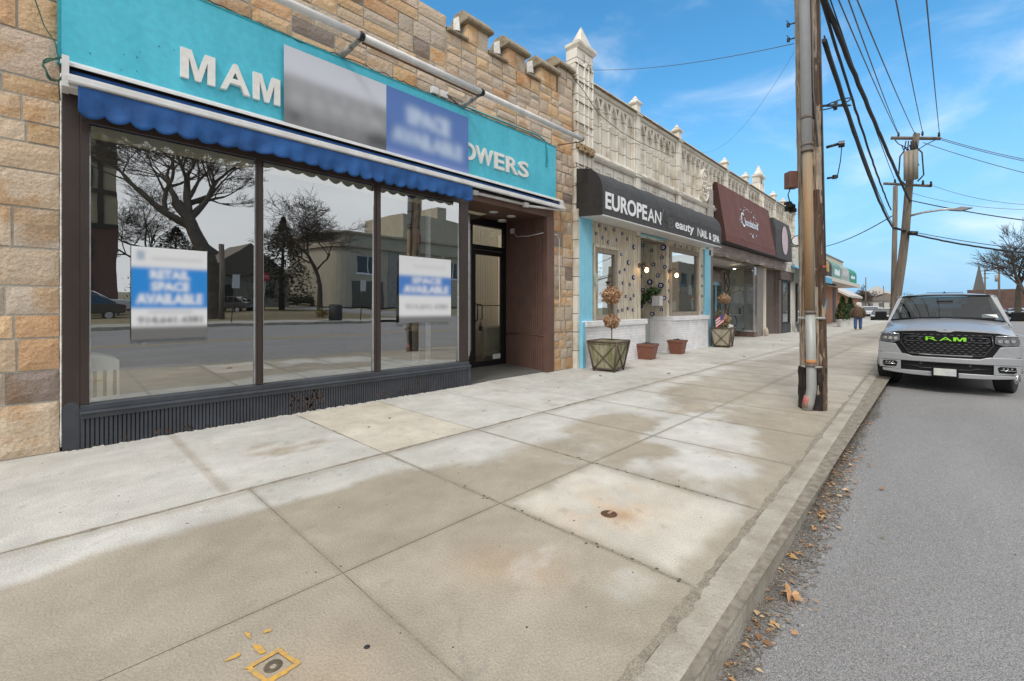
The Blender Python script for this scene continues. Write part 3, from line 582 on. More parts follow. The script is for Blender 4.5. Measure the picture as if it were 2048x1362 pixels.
# return glazing to the recessed door
ret = [Vector((5.43, YF + .05, 0)), Vector((6.86, 8.0, 0))]
mb = MB(); dvv = (ret[1] - ret[0])
def rp(t, z): p = ret[0] + dvv * t; return (p.x, p.y, z)
mb.add([rp(0, .43), rp(1, .43), rp(1, 3.4), rp(0, 3.4)], [(0, 1, 2, 3)]); mb.build('return_pane', glass('return_glass', (.8, .82, .8), .1), SB)
mb = MB()
for t in (0.0, .5, .985): p = rp(t, 0); mb.box(p[0] - .035, p[0] + .035, p[1] - .035, p[1] + .035, .43, 3.4)
mb.tube([rp(0, .42), rp(1, .42)], .04, 4); mb.build('return_mullion', M_alu, SB)
# recessed entry
mb = MB(); mb.add([(5.44, YF + .02, 3.47), (7.95, YF + .02, 3.47), (8.15, 8.1, 3.62), (6.8, 8.1, 3.62)], [(0, 1, 2, 3)]); mb.add([(5.44, YF - .03, 3.47), (7.955, YF - .03, 3.47), (7.955, YF + .02, 3.47), (5.44, YF + .02, 3.47), (5.44, YF - .03, 3.66), (7.955, YF - .03, 3.66), (7.955, YF + .02, 3.66), (5.44, YF + .02, 3.66)], [(3, 2, 1, 0), (0, 1, 5, 4), (4, 5, 6, 7)])
mb.build('entry_soffit', M_brown2, SB)
mb = MB(); x0, y0, x1, y1 = 7.7, YF - .02, 8.08, 8.02; n = 20
prof = []
for i in range(n * 4 + 1):
    t = i / (n * 4); gg = .012 if i % 4 == 0 else 0; prof.append((x0 + (x1 - x0) * t + gg, y0 + (y1 - y0) * t))
mb.add([(px, py, z) for px, py in prof for z in (0, 3.6)], [(i * 2, i * 2 + 2, i * 2 + 3, i * 2 + 1) for i in range(n * 4)])
mb.box(7.7, 7.95, YF - .05, YF + .05, 0, 3.468); mb.build('entry_wall', M_brown2, SB)
mb = MB(); mb.tube([(7.71, YF + .06, .82), (7.9, 7.2, .82), (8.06, 7.95, .8)], .012, 5); mb.build('chair_rail', M_brown2, SB)
mb = MB(); mb.box(6.84, 6.95, 7.97, 8.07, 0, 3.6); mb.box(8.0, 8.09, 7.97, 8.07, 0, 3.6); mb.box(6.95, 8.0, 7.97, 8.07, 2.84, 2.95); mb.box(6.95, 8.0, 7.97, 8.07, 3.42, 3.6); mb.build('door_frame', M_black, SB)
mb = MB(); mb.box(6.95, 8.0, 8.02, 8.03, 2.95, 3.42); mb.build('transom_pane', glass('door_glass', (.86, .86, .82), .06), SB)
mb = MB(); mb.box(6.96, 7.05, 7.98, 8.04, .01, 2.83); mb.box(7.9, 7.99, 7.98, 8.04, .01, 2.83); mb.box(7.05, 7.9, 7.98, 8.04, 2.72, 2.83); mb.box(7.05, 7.9, 7.98, 8.04, .01, .16)
dr = mb.build('door', M_black, SB, bevel=.003)
mb = MB(); mb.box(7.05, 7.9, 8.0, 8.008, .16, 2.72); mb.build('door_pane', MATS['door_glass'], dr)
mb = MB(); mb.tube([(7.02, 7.97, 1.55), (7.02, 7.9, 1.53), (7.02, 7.88, 1.45), (7.02, 7.88, 1.2), (7.02, 7.9, 1.14), (7.02, 7.97, 1.12)], .016, 8); mb.tube([(7.2, 8.0, 1.5), (7.2, 7.92, 1.5), (7.2, 7.92, 1.17), (7.2, 8.0, 1.17)], .014, 8); mb.tube([(7.02, 7.93, 1.53), (7.2, 7.93, 1.52)], .012, 6); mb.build('pull_handle', mat('worn_bronze', (.05, .04, .035), rough=.35, metal=.6), dr)
mb = MB(); mb.tube([(7.18, 8.03, 1.5), (7.97, 8.03, 1.5)], .012, 6); mb.build('push_bar', M_brown, dr)
mb = MB(); mb.box(7.06, 7.13, 7.84, 7.88, .9, 1.02); mb.tube([(7.075, 7.86, 1.0), (7.075, 7.86, 1.1), (7.115, 7.86, 1.1), (7.115, 7.86, 1.0)], .008, 6); tag(mb.build('padlock', M_black), 'small black lock box hanging from the shop door handle', 'padlock')
mb = MB(); mb.box(7.62, 7.88, 7.99, 7.994, .18, .3); tag(mb.build('door_sticker', M_white), 'small white sticker at the bottom corner of the recessed door glass', 'sticker')
for x, y in ((6.7, 7.0), (7.3, 7.05), (7.55, 7.6)):
    mb = MB(); mb.lathe([(.001, 3.503), (.08, 3.5), (.1, 3.508), (.1, 3.55)], x, y, 16); mb.build('entry_downlight', M_white, SB)
mb = MB(); mb.box(7.96, 8.02, 7.6, 7.72, 3.28, 3.4); mb.tube([(7.95, 7.62, 3.3), (7.85, 7.4, 3.16), (7.72, 6.9, 3.1), (7.7, 6.45, 3.12), (8.05, YF - .06, 3.1), (8.12, YF - .065, 3.0), (8.12, YF - .06, 2.2), (8.15, YF - .06, 1.6), (8.14, YF - .06, 1.45)], .009, 5); tag(mb.build('extension_lead', M_white), 'white electric lead strung from the doorway corner down the stone pier', 'cable')
# shop interior
M_int = mat('cream_plaster', (0.5, 0.46, 0.36), (0.44, 0.4, 0.31), 3, .9)
mb = MB(); mb.box(-.2, 6.9, YF + .1, 7.65, 3.56, 3.6); mb.box(6.85, 12, 8.1, 8.9, 3.62, 3.66); ic = mb.build('interior_ceiling', mat('ceiling_cream', (.88, .82, .58), rough=.9), SB)  # door room ceiling stops short: an added unseen gap lets daylight onto the panelling
mb = MB(); mb.box(.1, 12, 14, 14.1, 0, 3.7); mb.box(6.75, 6.84, 8.15, 14, 0, 3.7); mb.box(.02, .1, YF + .1, 7.1, 0, 3.7); mb.box(.02, .1, 7.1, 13.6, 0, .4); mb.box(.02, .1, 13.6, 14, 0, 3.7)  # unseen left wall left open above a low sill, added to admit daylight
x = 7.0

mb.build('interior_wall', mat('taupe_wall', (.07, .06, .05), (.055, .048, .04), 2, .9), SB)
mb = MB(); x = 6.6
while x < 10.5: mb.box(x, x + .085, 9.85, 9.9, 0, 5.6); x += .1
mb.box(6.6, 10.5, 9.87, 9.95, 0, 5.6); mb.box(9.6, 9.7, 8.2, 9.87, 0, 3.65); mb.build('interior_panelling', mat('beige_panelling', (.72, .63, .52), rough=.8), SB)
mb = MB(); mb.box(.1, 12, YF + .08, 14, .0, .03); mb.box(.236, 5.4, YF + .07, YF + .6, .4, .44); mb.build('interior_floor', mat('grey_floor', (.13, .125, .11), (.1, .098, .09), 4, .6), SB)
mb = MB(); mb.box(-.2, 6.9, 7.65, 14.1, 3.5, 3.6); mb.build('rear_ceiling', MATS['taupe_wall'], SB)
for x, y in ((.75, 6.75), (2.1, 6.85), (3.8, 6.9), (4.8, 7.3)):
    mb = MB(); mb.lathe([(.001, 3.535), (.085, 3.53), (.11, 3.545), (.11, 3.56)], x, y, 16); mb.build('ceiling_downlight', mat('downlight_dark', (.12, .11, .09), rough=.5), SB)
mb = MB(); mb.box(5.05, 5.12, 7.1, 7.17, .03, 3.56); mb.build('interior_post', M_alu, SB)
def radiator(name, label, x, y, rz, n, h, w_=.16):
    t = thing(name, label, 'radiator', (x, y, .03), rz); M_r = mat('radiator_enamel', (.88, .86, .74), (.8, .78, .66), 8, .4)
    for i in range(n):
        mb = MB(); cx = i * .062; mb.lathe([(0.02, .04), (.026, .1), (.026, h - .08), (.024, h - .03), (.005, h)], cx, 0, 8)
        mb.v = [(vx, vy * 3.0, vz) for vx, vy, vz in mb.v]
        mb.box(cx - .03, cx + .03, -.07, .07, .1, .15); mb.box(cx - .03, cx + .03, -.07, .07, h - .14, h - .07); mb.build('radiator_column', M_r, t, local=True)
    mb = MB(); mb.box(-.02, 0, -.05, .05, 0, .1); mb.box((n - 1) * .062, (n - 1) * .062 + .02, -.05, .05, 0, .1); mb.build('foot', M_r, t, local=True)
radiator('radiator', 'cream cast iron radiator seen through the recessed shop door', 8.46, 9.25, 0, 11, .92)
t = thing('radiator', 'cream radiator cover standing behind the bottom left corner of the shop window', 'radiator', (.25, 6.62, .44)); M_r = mat('radiator_enamel2', (.88, .86, .74), rough=.5)
mb = MB(); mb.prism([(.24, .46), (.24, .94), (.3, .96), (.5, .9), (.56, .87), (.56, .46)], 'y', 6.6, 6.98); mb.build('body', M_r, t, bevel=.012)
mb = MB(); 
for x in (.28, .36, .44, .52): mb.box(x - .014, x + .014, 6.592, 6.62, .48, .76)
mb.build('slots', mat('slot_dark', (.05, .05, .045)), t)
mb = MB(); mb.disc((.4, 6.6, .83), (0, -1, 0), .045, 16, .014); mb.build('boss', M_r, t)
# turquoise sign board
SG = thing('shop_sign', 'long turquoise sign board with raised white letters over the shop window', 'sign', (4, YF, 3.9)); YS = YF - .06
M_teal = mat('turquoise_paint', (0.05, 0.45, 0.58), (0.085, 0.54, 0.69), 1.6, .5, bump=.06, bscale=3, contrast=(.3, .8), speck=(14, .07), stretch=(2, 1, .5))
mb = MB(); mb.box(.1, 8.0, YS, YF + .05, 3.93, 5.08); mb.build('board', M_teal, SG)
mb = MB(); mb.box(.07, .1, YS + .01, YF + .05, 3.88, 5.3); mb.box(.1, 8.0, YS - .006, YF + .05, 5.08, 5.1); mb.build('edge_trim', mat('turquoise_trim', (.02, .3, .36), rough=.6, bump=.3, bscale=30), SG)
mb = MB()
for i in range(26):
    x = random.choice((random.uniform(.2, 1.6), random.uniform(.2, 8))); z = random.uniform(3.97, 4.4); r = random.uniform(.002, .008); mb.disc((x, YS, z), (0, -1, 0), r, 6, .003)
mb.build('grime_spots', mat('teal_dirt', (.02, .2, .24), rough=.8), SG)
M_let = mat('letter_white', (.68, .66, .62), (.78, .77, .74), 12, .5, contrast=(.3, .6))
Pl = lambda y: (lambda u, v, w_: (u, y - w_, v))
def letters(s, boxes, z0, z1, y, par, ext=.02, off=.02, m=None, slope=0):
    off = min(off, .02)
    for ch, (a, b) in zip(s, boxes):
        if ch == 'M': poly_letter('letter', ch, (a, b, z0, z1), Pl(y), m or M_let, par, ext * 1.3); continue
        text_part('letter', ch, (a, b, z0, z1), Pl(y), m or M_let, par, extrude=ext, offset=off)
letters('MAM', ((1.06, 1.4), (1.45, 1.77), (1.81, 2.13)), 4.1, 4.44, YS, SG, .03, .035)
letters('A FLOWERS', (), 4.1, 4.4, YS, SG)
letters('OWERS', ((5.2, 5.56), (5.57, 6.01), (6.05, 6.32), (6.38, 6.71), (6.74, 7.04)), 4.17, 4.49, YS, SG, .018, .035)
def bimg(W, Hh, c): im = np.zeros((Hh, W, 3)); im[:] = c; return im
# banner, white and grey half and blue half
BN = thing('banner', 'grey and white printed banner with black lettering over the middle of the turquoise sign', 'banner', (2.9, YS, 3.9))
im = bimg(150, 100, (.58, .6, .67)); im[:66] = (.27, .275, .29); im[:26] = (.17, .17, .175); rb = random.Random(2)
for v0, v1, cc in ((48, 60, .36), (34, 44, .42), (21, 30, .33), (9, 15, .26)):     # lettering too blurred to read: soft bars
    u = 8
    while u < 130: ln = rb.randint(8, 24); im[v0:v1, u:u + ln] = (cc, cc * 1.02, cc * 1.06); u += ln + rb.randint(3, 7)
im[6:22, 118:150] = (.06, .06, .065); im[10:22, 8:22] = (.06, .06, .065)
im = blur(im, 5.0); printed('print', im, lambda u, v, w_: (u, YS - .05, v), 2.17, 3.68, 3.87, 4.93, M_print, BN)
BN2 = thing('banner', 'blue printed banner reading space available hung over the right of the turquoise sign', 'banner', (4.5, YS, 3.9))
im = bimg(160, 100, (.075, .17, .46)); raster('SPACE', 160, 100, (.22, .75, .55, .82), im, (.55, .66, .8), 0, .05); raster('AVAILABLE', 160, 100, (.06, .92, .22, .46), im, (.52, .63, .78), 0, .06); im[:6] = (.3, .36, .65)
im = blur(im, 5.2); printed('print', im, lambda u, v, w_: (u, YS - .05, v), 3.68, 5.36, 3.87, 4.93, M_print, BN2)
# window signs
def wsign(label, x0, x1, z0, z1, rows, y=YF - .03, bl=2.4, blue=(.015, .22, .62)):
    t = thing('window_sign', label, 'sign', (x0, y, z0)); W, Hh = 100, 130; im = bimg(W, Hh, (.7, .71, .72))
    for v0, v1, c in rows[0]: im[int(v0 * Hh):int(v1 * Hh)] = c
    for s_, bx, c in rows[1]:
        if s_ == '-': im[int(bx[2] * Hh):int(bx[3] * Hh), int(bx[0] * W):int(bx[1] * W)] = c
        else: raster(s_, W, Hh, bx, im, c, 0, .04)
    im = blur(im, bl); printed('print', im, lambda u, v, w_: (u, y, v), x0, x1, z0, z1, M_print, t)
    mb = MB(); mb.box(x0 - .004, x1 + .004, y + .004, y + .008, z0 - .06, z1 + .01); mb.build('acrylic_backing', glass('acrylic', (.9, .9, .9), .05), t)
    for sx in ((x0 + .17, z1 + .03), (x1 - .18, z1 + .03), (x0 + .1, z0 - .05)):
        mb = MB(); mb.disc((sx[0], y - .004, sx[1]), (0, 1, 0), .022, 12, .01); mb.build('suction_cup', glass('cup_glass', (.85, .9, .88), .25), t)
WH = (.8, .8, .8); DK = (.12, .12, .14)
wsign('blue and white retail space available sign with a phone number taped in the left window', .635, 1.33, 1.1, 2.12,
      ([(.0, .14, (.14, .14, .14)), (.34, .79, (.012, .22, .62))], [('RETAIL', (.24, .76, .66, .76), WH), ('SPACE', (.25, .75, .53, .63), WH), ('AVAILABLE', (.06, .94, .38, .5), WH), ('914.641.4381', (.08, .94, .17, .25), DK), ('-', (.22, .8, .29, .31), (.45, .45, .47)), ('-', (.25, .94, .87, .9), (.55, .55, .58)), ('II', (.08, .16, .86, .96), (.1, .2, .4))]))
wsign('smaller blue and white space available sign in the right hand window', 3.96, 5.02, 1.2, 2.3,
      ([(.0, .1, (.16, .16, .17)), (.42, .72, (.06, .2, .55))], [('SPACE', (.24, .8, .6, .69), WH), ('AVAILABLE', (.08, .95, .45, .57), WH), ('914.641.4381', (.12, .94, .2, .29), (.3, .3, .32)), ('-', (.25, .9, .84, .88), (.6, .6, .62))]), bl=2.9)
# retracted awning
AW = thing('retractable_awning', 'blue scalloped retractable awning with white housing under the turquoise sign', 'awning', (4, YF, 3.4))
mb = MB(); mb.prism([(YS, 3.93), (YS - .13, 3.86), (YS - .135, 3.83), (YS - .12, 3.83), (YS, 3.885)], 'x', .09, 8.12); mb.build('hood', M_white, AW)
mb = MB(); mb.tube([(.16, YS - .06, 3.77), (8.0, YS - .06, 3.77)], .045, 12); mb.build('rolled_fabric', mat('blue_canvas', (.007, .058, .2), (.012, .09, .29), 5, .8, bump=.6, bscale=7), AW)
mb = MB(); mb.box(.14, 8.05, 6.08, 6.13, 3.635, 3.7); mb.box(.14, 8.05, 6.1, 6.16, 3.655, 3.72); mb.box(.13, 8.06, 6.075, 6.08, 3.645, 3.66); mb.build('front_bar', M_white, AW, bevel=.006)
mb = MB(); mb.box(.1, .15, 6.13, YF, 3.6, 3.9); mb.box(.15, .3, 6.14, YF - .06, 3.6, 3.66); mb.build('end_bracket', M_white, AW); mb = MB(); mb.box(8.0, 8.06, 6.16, YF, 3.66, 3.86); mb.build('end_bracket', M_white, AW)
mb = MB(); mb.tube([(5.6, YF - .06, 3.6), (6.9, YF - .1, 3.6)], .028, 6); mb.tube([(6.95, YF - .1, 3.58), (7.9, 6.14, 3.62)], .025, 6); mb.box(6.88, 7.0, YF - .14, YF - .06, 3.55, 3.64); mb.box(5.5, 5.62, YF - .1, YF - .02, 3.56, 3.64); mb.build('folding_arm', M_white, AW)
mb = MB()
def val(u, v):
    x = .21 + u * 5.1; k = (x - .21) / .195; sc = abs(math.sin(math.pi * k)) ** .6 * .062 * (.8 + .3 * math.sin(x * 2.3))
    z = 3.62 - v * (.235 + sc); return (x, 6.1 - .02 * v + .012 * math.sin(x * 32) * v + .02 * math.sin(x * 5.3) * v + .012 * math.sin(x * 13 + v * 4) * v, z)
mb.grid(val, 26 * 12, 8); mb.build('valance', MATS['blue_canvas'], AW, solid=.004)
mb = MB(); mb.box(.105, 5.44, YF - .02, YF + .1, 3.46, 3.93); mb.box(5.44, 7.955, YF + .02, YF + .1, 3.66, 3.93); mb.build('fascia_board', M_brown, SB)
# pipe lamp over the sign
PL = thing('sign_lamp', 'long white tubular sign light carried on grey arms above the turquoise sign', 'lamp', (5, 5.9, 5.1))
zc_, yc_ = 5.27, 5.9
mb = MB(); mb.tube([(1.2, yc_ + .02, zc_), (3.04, yc_, zc_)], .05, 12); mb.tube([(3.1, yc_, zc_), (5.32, yc_ - .005, zc_)], .05, 12); mb.tube([(5.38, yc_, zc_), (8.4, yc_ - .01, zc_)], .05, 12); mb.build('tube', M_white, PL)
for x in (3.07, 5.35):
    mb = MB(); mb.tube([(x - .1, YF - .02, 5.12), (x - .04, 6.12, 5.19)], .045, 10); mb.tube([(x - .04, 6.12, 5.19), (x, yc_ + .03, 5.25)], .035, 10); mb.disc((x - .1, YF - .01, 5.12), (-.2, -1, .2), .075, 12, .03); mb.build('arm', mat('grey_galv', (.34, .34, .32), (.22, .2, .18), 14, .6), PL)
    mb = MB(); mb.tube([(x - .035, yc_, zc_), (x - .01, yc_, zc_)], .058, 10); mb.tube([(x + .01, yc_, zc_), (x + .035, yc_, zc_)], .058, 10); mb.box(x - .01, x + .01, yc_ - .03, yc_ + .05, zc_ - .06, zc_ + .06); mb.build('clamp', M_black, PL)
mb = MB(); mb.tube([(8.13, YF, 5.18), (8.38, yc_, 5.2)], .012, 6); mb.tube([(8.4, yc_ - .01, zc_), (8.43, yc_ - .01, zc_)], .055, 10); mb.build('end_stay', mat('rust_brown', (.12, .07, .045), rough=.8), PL)
mb = MB(); mb.tube([(3.1, yc_ + .03, 5.205), (4.2, yc_ + .03, 5.2), (5.3, yc_ + .03, 5.2)], .016, 6); mb.build('rusty_conduit', MATS['rust_brown'], PL)
mb = MB(); mb.tube([(5.35, YF - .03, 5.16), (6.2, YF - .03, 5.17), (7.4, YF - .03, 5.2), (7.62, YF - .05, 5.14), (7.66, YF - .08, 4.95), (7.66, YF - .08, 4.6)], .014, 6); mb.disc((7.66, YF - .08, 4.56), (0, 0, 1), .02, 8, .06); tag(mb.build('conduit', MATS['turquoise_trim']), 'thin conduit ending in a turquoise drop at the right end of the sign', 'conduit')
jb = MB(); jb.box(4.58, 4.72, YF - .08, YF, 5.14, 5.26); o = tag(jb.build('junction_box', M_white, bevel=.01), 'left one of the two small white junction boxes above the sign', 'junction box', 'junction boxes above the sign')
c = o.copy(); col.objects.link(c); c.location.x += .2; c['label'] = 'right one of the two small white junction boxes above the sign'
def wob_cable(name, label, pts, r, m, amp=.01, cat='cable', n=10):
    P = []; pts = [Vector(p) for p in pts]
    for i in range(len(pts) - 1):
        for k in range(n): t = k / n; P.append(pts[i].lerp(pts[i + 1], t) + Vector((random.uniform(-1, 1), random.uniform(-1, 0) * .3, random.uniform(-1, 1))) * amp)
    P.append(pts[-1]); mb = MB(); mb.tube(P, r, 5); return tag(mb.build(name, m), label, cat)
wob_cable('cable', 'black cable draped along the top left edge of the turquoise sign', [(1.2, YF - .04, 5.14), (1.9, YF - .06, 5.1), (2.4, YF - .06, 5.08), (2.95, YF - .04, 5.13)], .007, M_rubber, .012)
wob_cable('cable', 'tangled thin wires on the stone between the two lamp arms', [(3.0, YF - .04, 5.12), (3.8, YF - .05, 5.13), (4.6, YF - .05, 5.12), (5.2, YF - .06, 5.1), (4.9, YF - .08, 5.2), (5.3, YF - .05, 5.08)], .006, M_rubber, .02)
wob_cable('cable', 'thin dark wire sagging along the top right edge of the sign', [(5.35, YF - .04, 5.14), (6.0, YF - .05, 5.1), (7.0, YF - .05, 5.13), (7.9, YF - .05, 5.1)], .006, M_rubber, .015)
M_green = mat('green_cord', (.03, .1, .07), rough=.7)
P = [(-.16, YF - .06, 5.9), (-.14, YF - .06, 4.9), (-.1, YF - .06, 4.5), (-.02, YF - .06, 4.2), (.06, YF - .08, 4.05), (.07, YF - .09, 3.95)]
for i in range(70): t = i * .33; P.append((.06 + .085 * math.cos(t) * (1 + .2 * math.sin(i)), YF - .1 + .01 * math.sin(i), 3.8 + .11 * math.sin(t + .3) + .02 * math.sin(i * .7)))
P += [(.08, YF - .09, 3.7), (.09, YF - .08, 3.5)]
mb = MB(); mb.tube(P, .0055, 5); tag(mb.build('cord', M_green), 'coil of green cord hanging on the stone beside the left end of the sign', 'cord')
# ------------------------------------------------------------------ terracotta arcade building
def tile_mat():
    m = bpy.data.materials.new('glazed_terracotta'); m.use_nodes = True; t = m.node_tree; b = t.nodes['Principled BSDF']; l = t.links.new
    tc = N(t, 'ShaderNodeTexCoord'); nz = N(t, 'ShaderNodeTexNoise'); nz.inputs['Scale'].default_value = 2.2; nz.inputs['Detail'].default_value = 8; l(tc.outputs['Object'], nz.inputs['Vector'])
    rp = N(t, 'ShaderNodeValToRGB'); rp.color_ramp.elements[0].position = .3; rp.color_ramp.elements[1].position = .52
    rp.color_ramp.elements[0].color = (.47, .405, .315, 1); rp.color_ramp.elements[1].color = (.7, .655, .57, 1); l(nz.outputs['Fac'], rp.inputs[0])
    sp = N(t, 'ShaderNodeSeparateXYZ'); l(tc.outputs['Object'], sp.inputs[0])
    def joints(out, pitch, off, wd):   # thin mortar line every pitch metres, slightly wandering
        a = math_node(t, 'ADD', out, off); a = math_node(t, 'DIVIDE', a, pitch); a = math_node(t, 'FRACT', a); a = math_node(t, 'SUBTRACT', a, .5); a = math_node(t, 'ABSOLUTE', a)
        return math_node(t, 'GREATER_THAN', a, .5 - wd / pitch * .9)
    nw = N(t, 'ShaderNodeTexNoise'); nw.inputs['Scale'].default_value = 3; l(tc.outputs['Object'], nw.inputs['Vector'])
    zz = math_node(t, 'ADD', sp.outputs[2], math_node(t, 'MULTIPLY', nw.outputs['Fac'], .03))
    jz = joints(zz, .44, .0, .012); n2 = N(t, 'ShaderNodeTexNoise'); n2.inputs['Scale'].default_value = 4; l(tc.outputs['Object'], n2.inputs['Vector'])
    jz = math_node(t, 'MULTIPLY', jz, math_node(t, 'GREATER_THAN', n2.outputs['Fac'], .3))
    mxn = N(t, 'ShaderNodeMixRGB'); l(math_node(t, 'MULTIPLY', jz, .8), mxn.inputs[0]); l(rp.outputs[0], mxn.inputs[1]); mxn.inputs[2].default_value = (.09, .055, .03, 1)
    l(mxn.outputs[0], b.inputs['Base Color']); b.inputs['Roughness'].default_value = .5
    bp = N(t, 'ShaderNodeBump'); bp.inputs['Strength'].default_value = .3; bp.inputs['Distance'].default_value = .01; l(nz.outputs['Fac'], bp.inputs['Height']); l(bp.outputs[0], b.inputs['Normal'])
    return m
M_tc = tile_mat()
M_tcd = mat('terracotta_joint', (.16, .11, .07), (.3, .23, .16), 6, .8)
TB = thing('terracotta_building', 'cream glazed terracotta shop row with gothic arcade relief and pointed pinnacles', 'building', (19, 6.6, 0))
YT = 6.4
def arch_cell(mb, x0, x1, zb, zt, zs, zap, y, dep, m_=.035, n=9, zo=None):
    """front skin of a bay with a pointed-arch recess"""
    a, b = x0 + m_, x1 - m_; c = (a + b) / 2; hw = (b - a) / 2; zo = zb if zo is None else zo
    prof = [(hw, zo)]
    for i in range(n + 1):
        t = i / n; Rr = (hw * hw + (zap - zs) ** 2) / (2 * hw); th = t * math.asin(min(1, (zap - zs) / Rr)); prof.append((hw - Rr + Rr * math.cos(th), zs + Rr * math.sin(th)))
    prof[-1] = (0, zap)
    for sgn in (-1, 1):
        xe = x0 if sgn < 0 else x1
        for (h0, z0), (h1, z1) in zip(prof[:-1], prof[1:]):
            q = [(xe, y, z0), (c + sgn * h0, y, z0), (c + sgn * h1, y, z1), (xe, y, z1)]; r = [(c + sgn * h0, y, z0), (c + sgn * h0, y + dep, z0), (c + sgn * h1, y + dep, z1), (c + sgn * h1, y, z1)]
            mb.add(q if sgn < 0 else q[::-1], [(0, 1, 2, 3)]); mb.add(r if sgn < 0 else r[::-1], [(0, 1, 2, 3)])
    mb.quad((x0, y, zap), (x1, y, zap), (x1, y, zt), (x0, y, zt))
    if zo > zb: mb.quad((x0, y, zb), (x1, y, zb), (x1, y, zo), (x0, y, zo)); mb.quad((a, y, zo), (b, y, zo), (b, y + dep, zo), (a, y + dep, zo))
    # raised archivolt and capitals
    for sgn in (-1, 1): mb.tube([(c + sgn * (h + .012), y - .008, z) for h, z in prof[1:]], .014, 5)
    return prof
piers = [(8.74, 9.55, 'big'), (11.65, 12.0, 's'), (14.45, 14.85, 's'), (19.0, 19.4, 's'), (21.7, 22.05, 's'), (23.5, 24.5, 'big'), (26.3, 26.7, 's'), (28.3, 28.7, 's'), (30.4, 31.0, 's')]
segs = [(a[1], b[0]) for a, b in zip(piers[:-1], piers[1:])]
mb = MB(); fr = MB(); j_ = MB()
for x0, x1 in segs:
    n = round((x1 - x0) / .42); wd = (x1 - x0) / n
    for i in range(n):
        a = x0 + i * wd; arch_cell(mb, a, a + wd, 5.4, 6.92, 6.3, 6.84, YT, .05, .025)
        mb.box(a - .03, a + .03, YT - .035, YT, 6.22, 6.3); mb.box(a - .015, a + .015, YT - .012, YT, 5.4, 6.22)
        j_.box(a + .028, a + .04, YT - .003, YT + .01, 5.4, 6.3)
        # tracery triangles between arches
        j_.prism([(a - .07, 6.86), (a + .07, 6.86), (a, 6.66)], 'y', YT - .002, YT + .01)
    n = round((x1 - x0) / .56); wd = (x1 - x0) / n
    for i in range(n):
        a = x0 + i * wd; mb.quad((a, YT, 3.5), (a + wd, YT, 3.5), (a + wd, YT, 5.16), (a, YT, 5.16)); fr.tube([(a + .15, YT - .004, 4.5), (a + .15, YT - .004, 5.0), (a + wd - .15, YT - .004, 5.0), (a + wd - .15, YT - .004, 4.5)], .012, 4); fr.tube([(a + .19, YT - .004, 4.82), (a + wd / 2, YT - .004, 4.93), (a + wd - .19, YT - .004, 4.82)], .008, 4); fr.box(a + .2, a + wd - .2, YT - .012, YT + .02, 4.66, 4.74)
        j_.box(a - .005, a + .005, YT - .003, YT + .01, 4.4, 5.16)
mb.box(8.74, 31, YT + .053, YT + .4, 5.3, 7.0); mb.box(8.74, 31, YT + .024, YT + .4, 3.5, 5.3)
mb.build('arcade_wall', M_tc, TB); j_.build('tile_joints', M_tcd, TB); fr.build('frieze_panels', M_tc, TB)
mb = MB(); mb.prism([(YT, 5.16), (YT - .06, 5.18), (YT - .1, 5.24), (YT - .1, 5.28), (YT - .05, 5.3), (YT - .05, 5.34), (YT - .02, 5.4), (YT + .05, 5.4), (YT + .05, 5.16)], 'x', 9.5, 31); mb.build('string_course', M_tc, TB)
mb = MB(); mb.prism([(YT + .02, 6.92), (YT - .05, 6.94), (YT - .09, 7.0), (YT - .14, 7.02), (YT - .14, 7.06), (YT - .08, 7.09), (YT + .4, 7.09), (YT + .4, 6.92)], 'x', 9.5, 31); mb.build('cornice', M_tc, TB)
mb = MB(); mb.box(9.5, 31, YT - .06, YT + .42, 7.09, 7.115); mb.prism([(YT - .03, 6.995), (YT - .1, 6.995), (YT - .143, 7.018), (YT - .14, 7.024), (YT - .03, 7.004)], 'x', 9.5, 31); mb.build('coping_shadow_joint', M_tcd, TB)
for x0, x1, k in piers:
    c = (x0 + x1) / 2; mb = MB()
    if k == 'big':
        w_ = .38; d0 = YT - .1; top = 7.7; fx0, fx1 = c - w_ + .04, c + w_ - .03
        mb.box(fx0, fx1, d0 + .02, YT + .24, 3.5, top)
        for xx in (fx0 + .03, fx0 + .3, fx0 + .48, fx1 - .03): mb.tube([(xx, d0 + .015, 3.5), (xx, d0 + .015, top - .3)], .03, 6)
        arch_cell(mb, fx0 + .3, fx0 + .62, 7.0, top - .05, 7.28, 7.45, d0, .05, .04)
        mb.box(fx0 - .02, fx1 + .02, d0 - .01, YT + .47, 6.3, 6.36) if c > 20 else None
        q = .02; mb.frustum(c + q, YT + .05, top, top + .08, .34, .16, .39, .21); mb.frustum(c + q, YT + .05, top + .08, top + .15, .39, .21, .39, .21); mb.frustum(c + q, YT + .05, top + .15, top + .2, .39, .21, .24, .17); mb.frustum(c + q, YT + .05, top + .2, top + .68, .23, .16, .012, .012)
    else:
        w_ = .11; top = 7.28
        mb.box(c - .17, c + .17, YT - .02, YT + .1, 3.5, 7.0); mb.box(c - w_, c + w_, YT - .09, YT + .12, 3.5, top)
        for xx in (c - .15, c + .15): mb.tube([(xx, YT - .03, 3.5), (xx, YT - .03, 6.95)], .028, 6)
        mb.frustum(c, YT + .02, 5.2, 5.4, .16, .14, .13, .13); mb.frustum(c, YT + .02, 6.98, 7.06, .17, .17, .14, .14)
        mb.frustum(c, YT + .02, top, top + .05, .12, .11, .16, .15); mb.frustum(c, YT + .02, top + .05, top + .1, .16, .15, .16, .15); mb.frustum(c, YT + .02, top + .1, top + .3, .14, .13, .01, .01)
    mb.build('pinnacle', M_tc, TB, bevel=.006)
mb = MB()
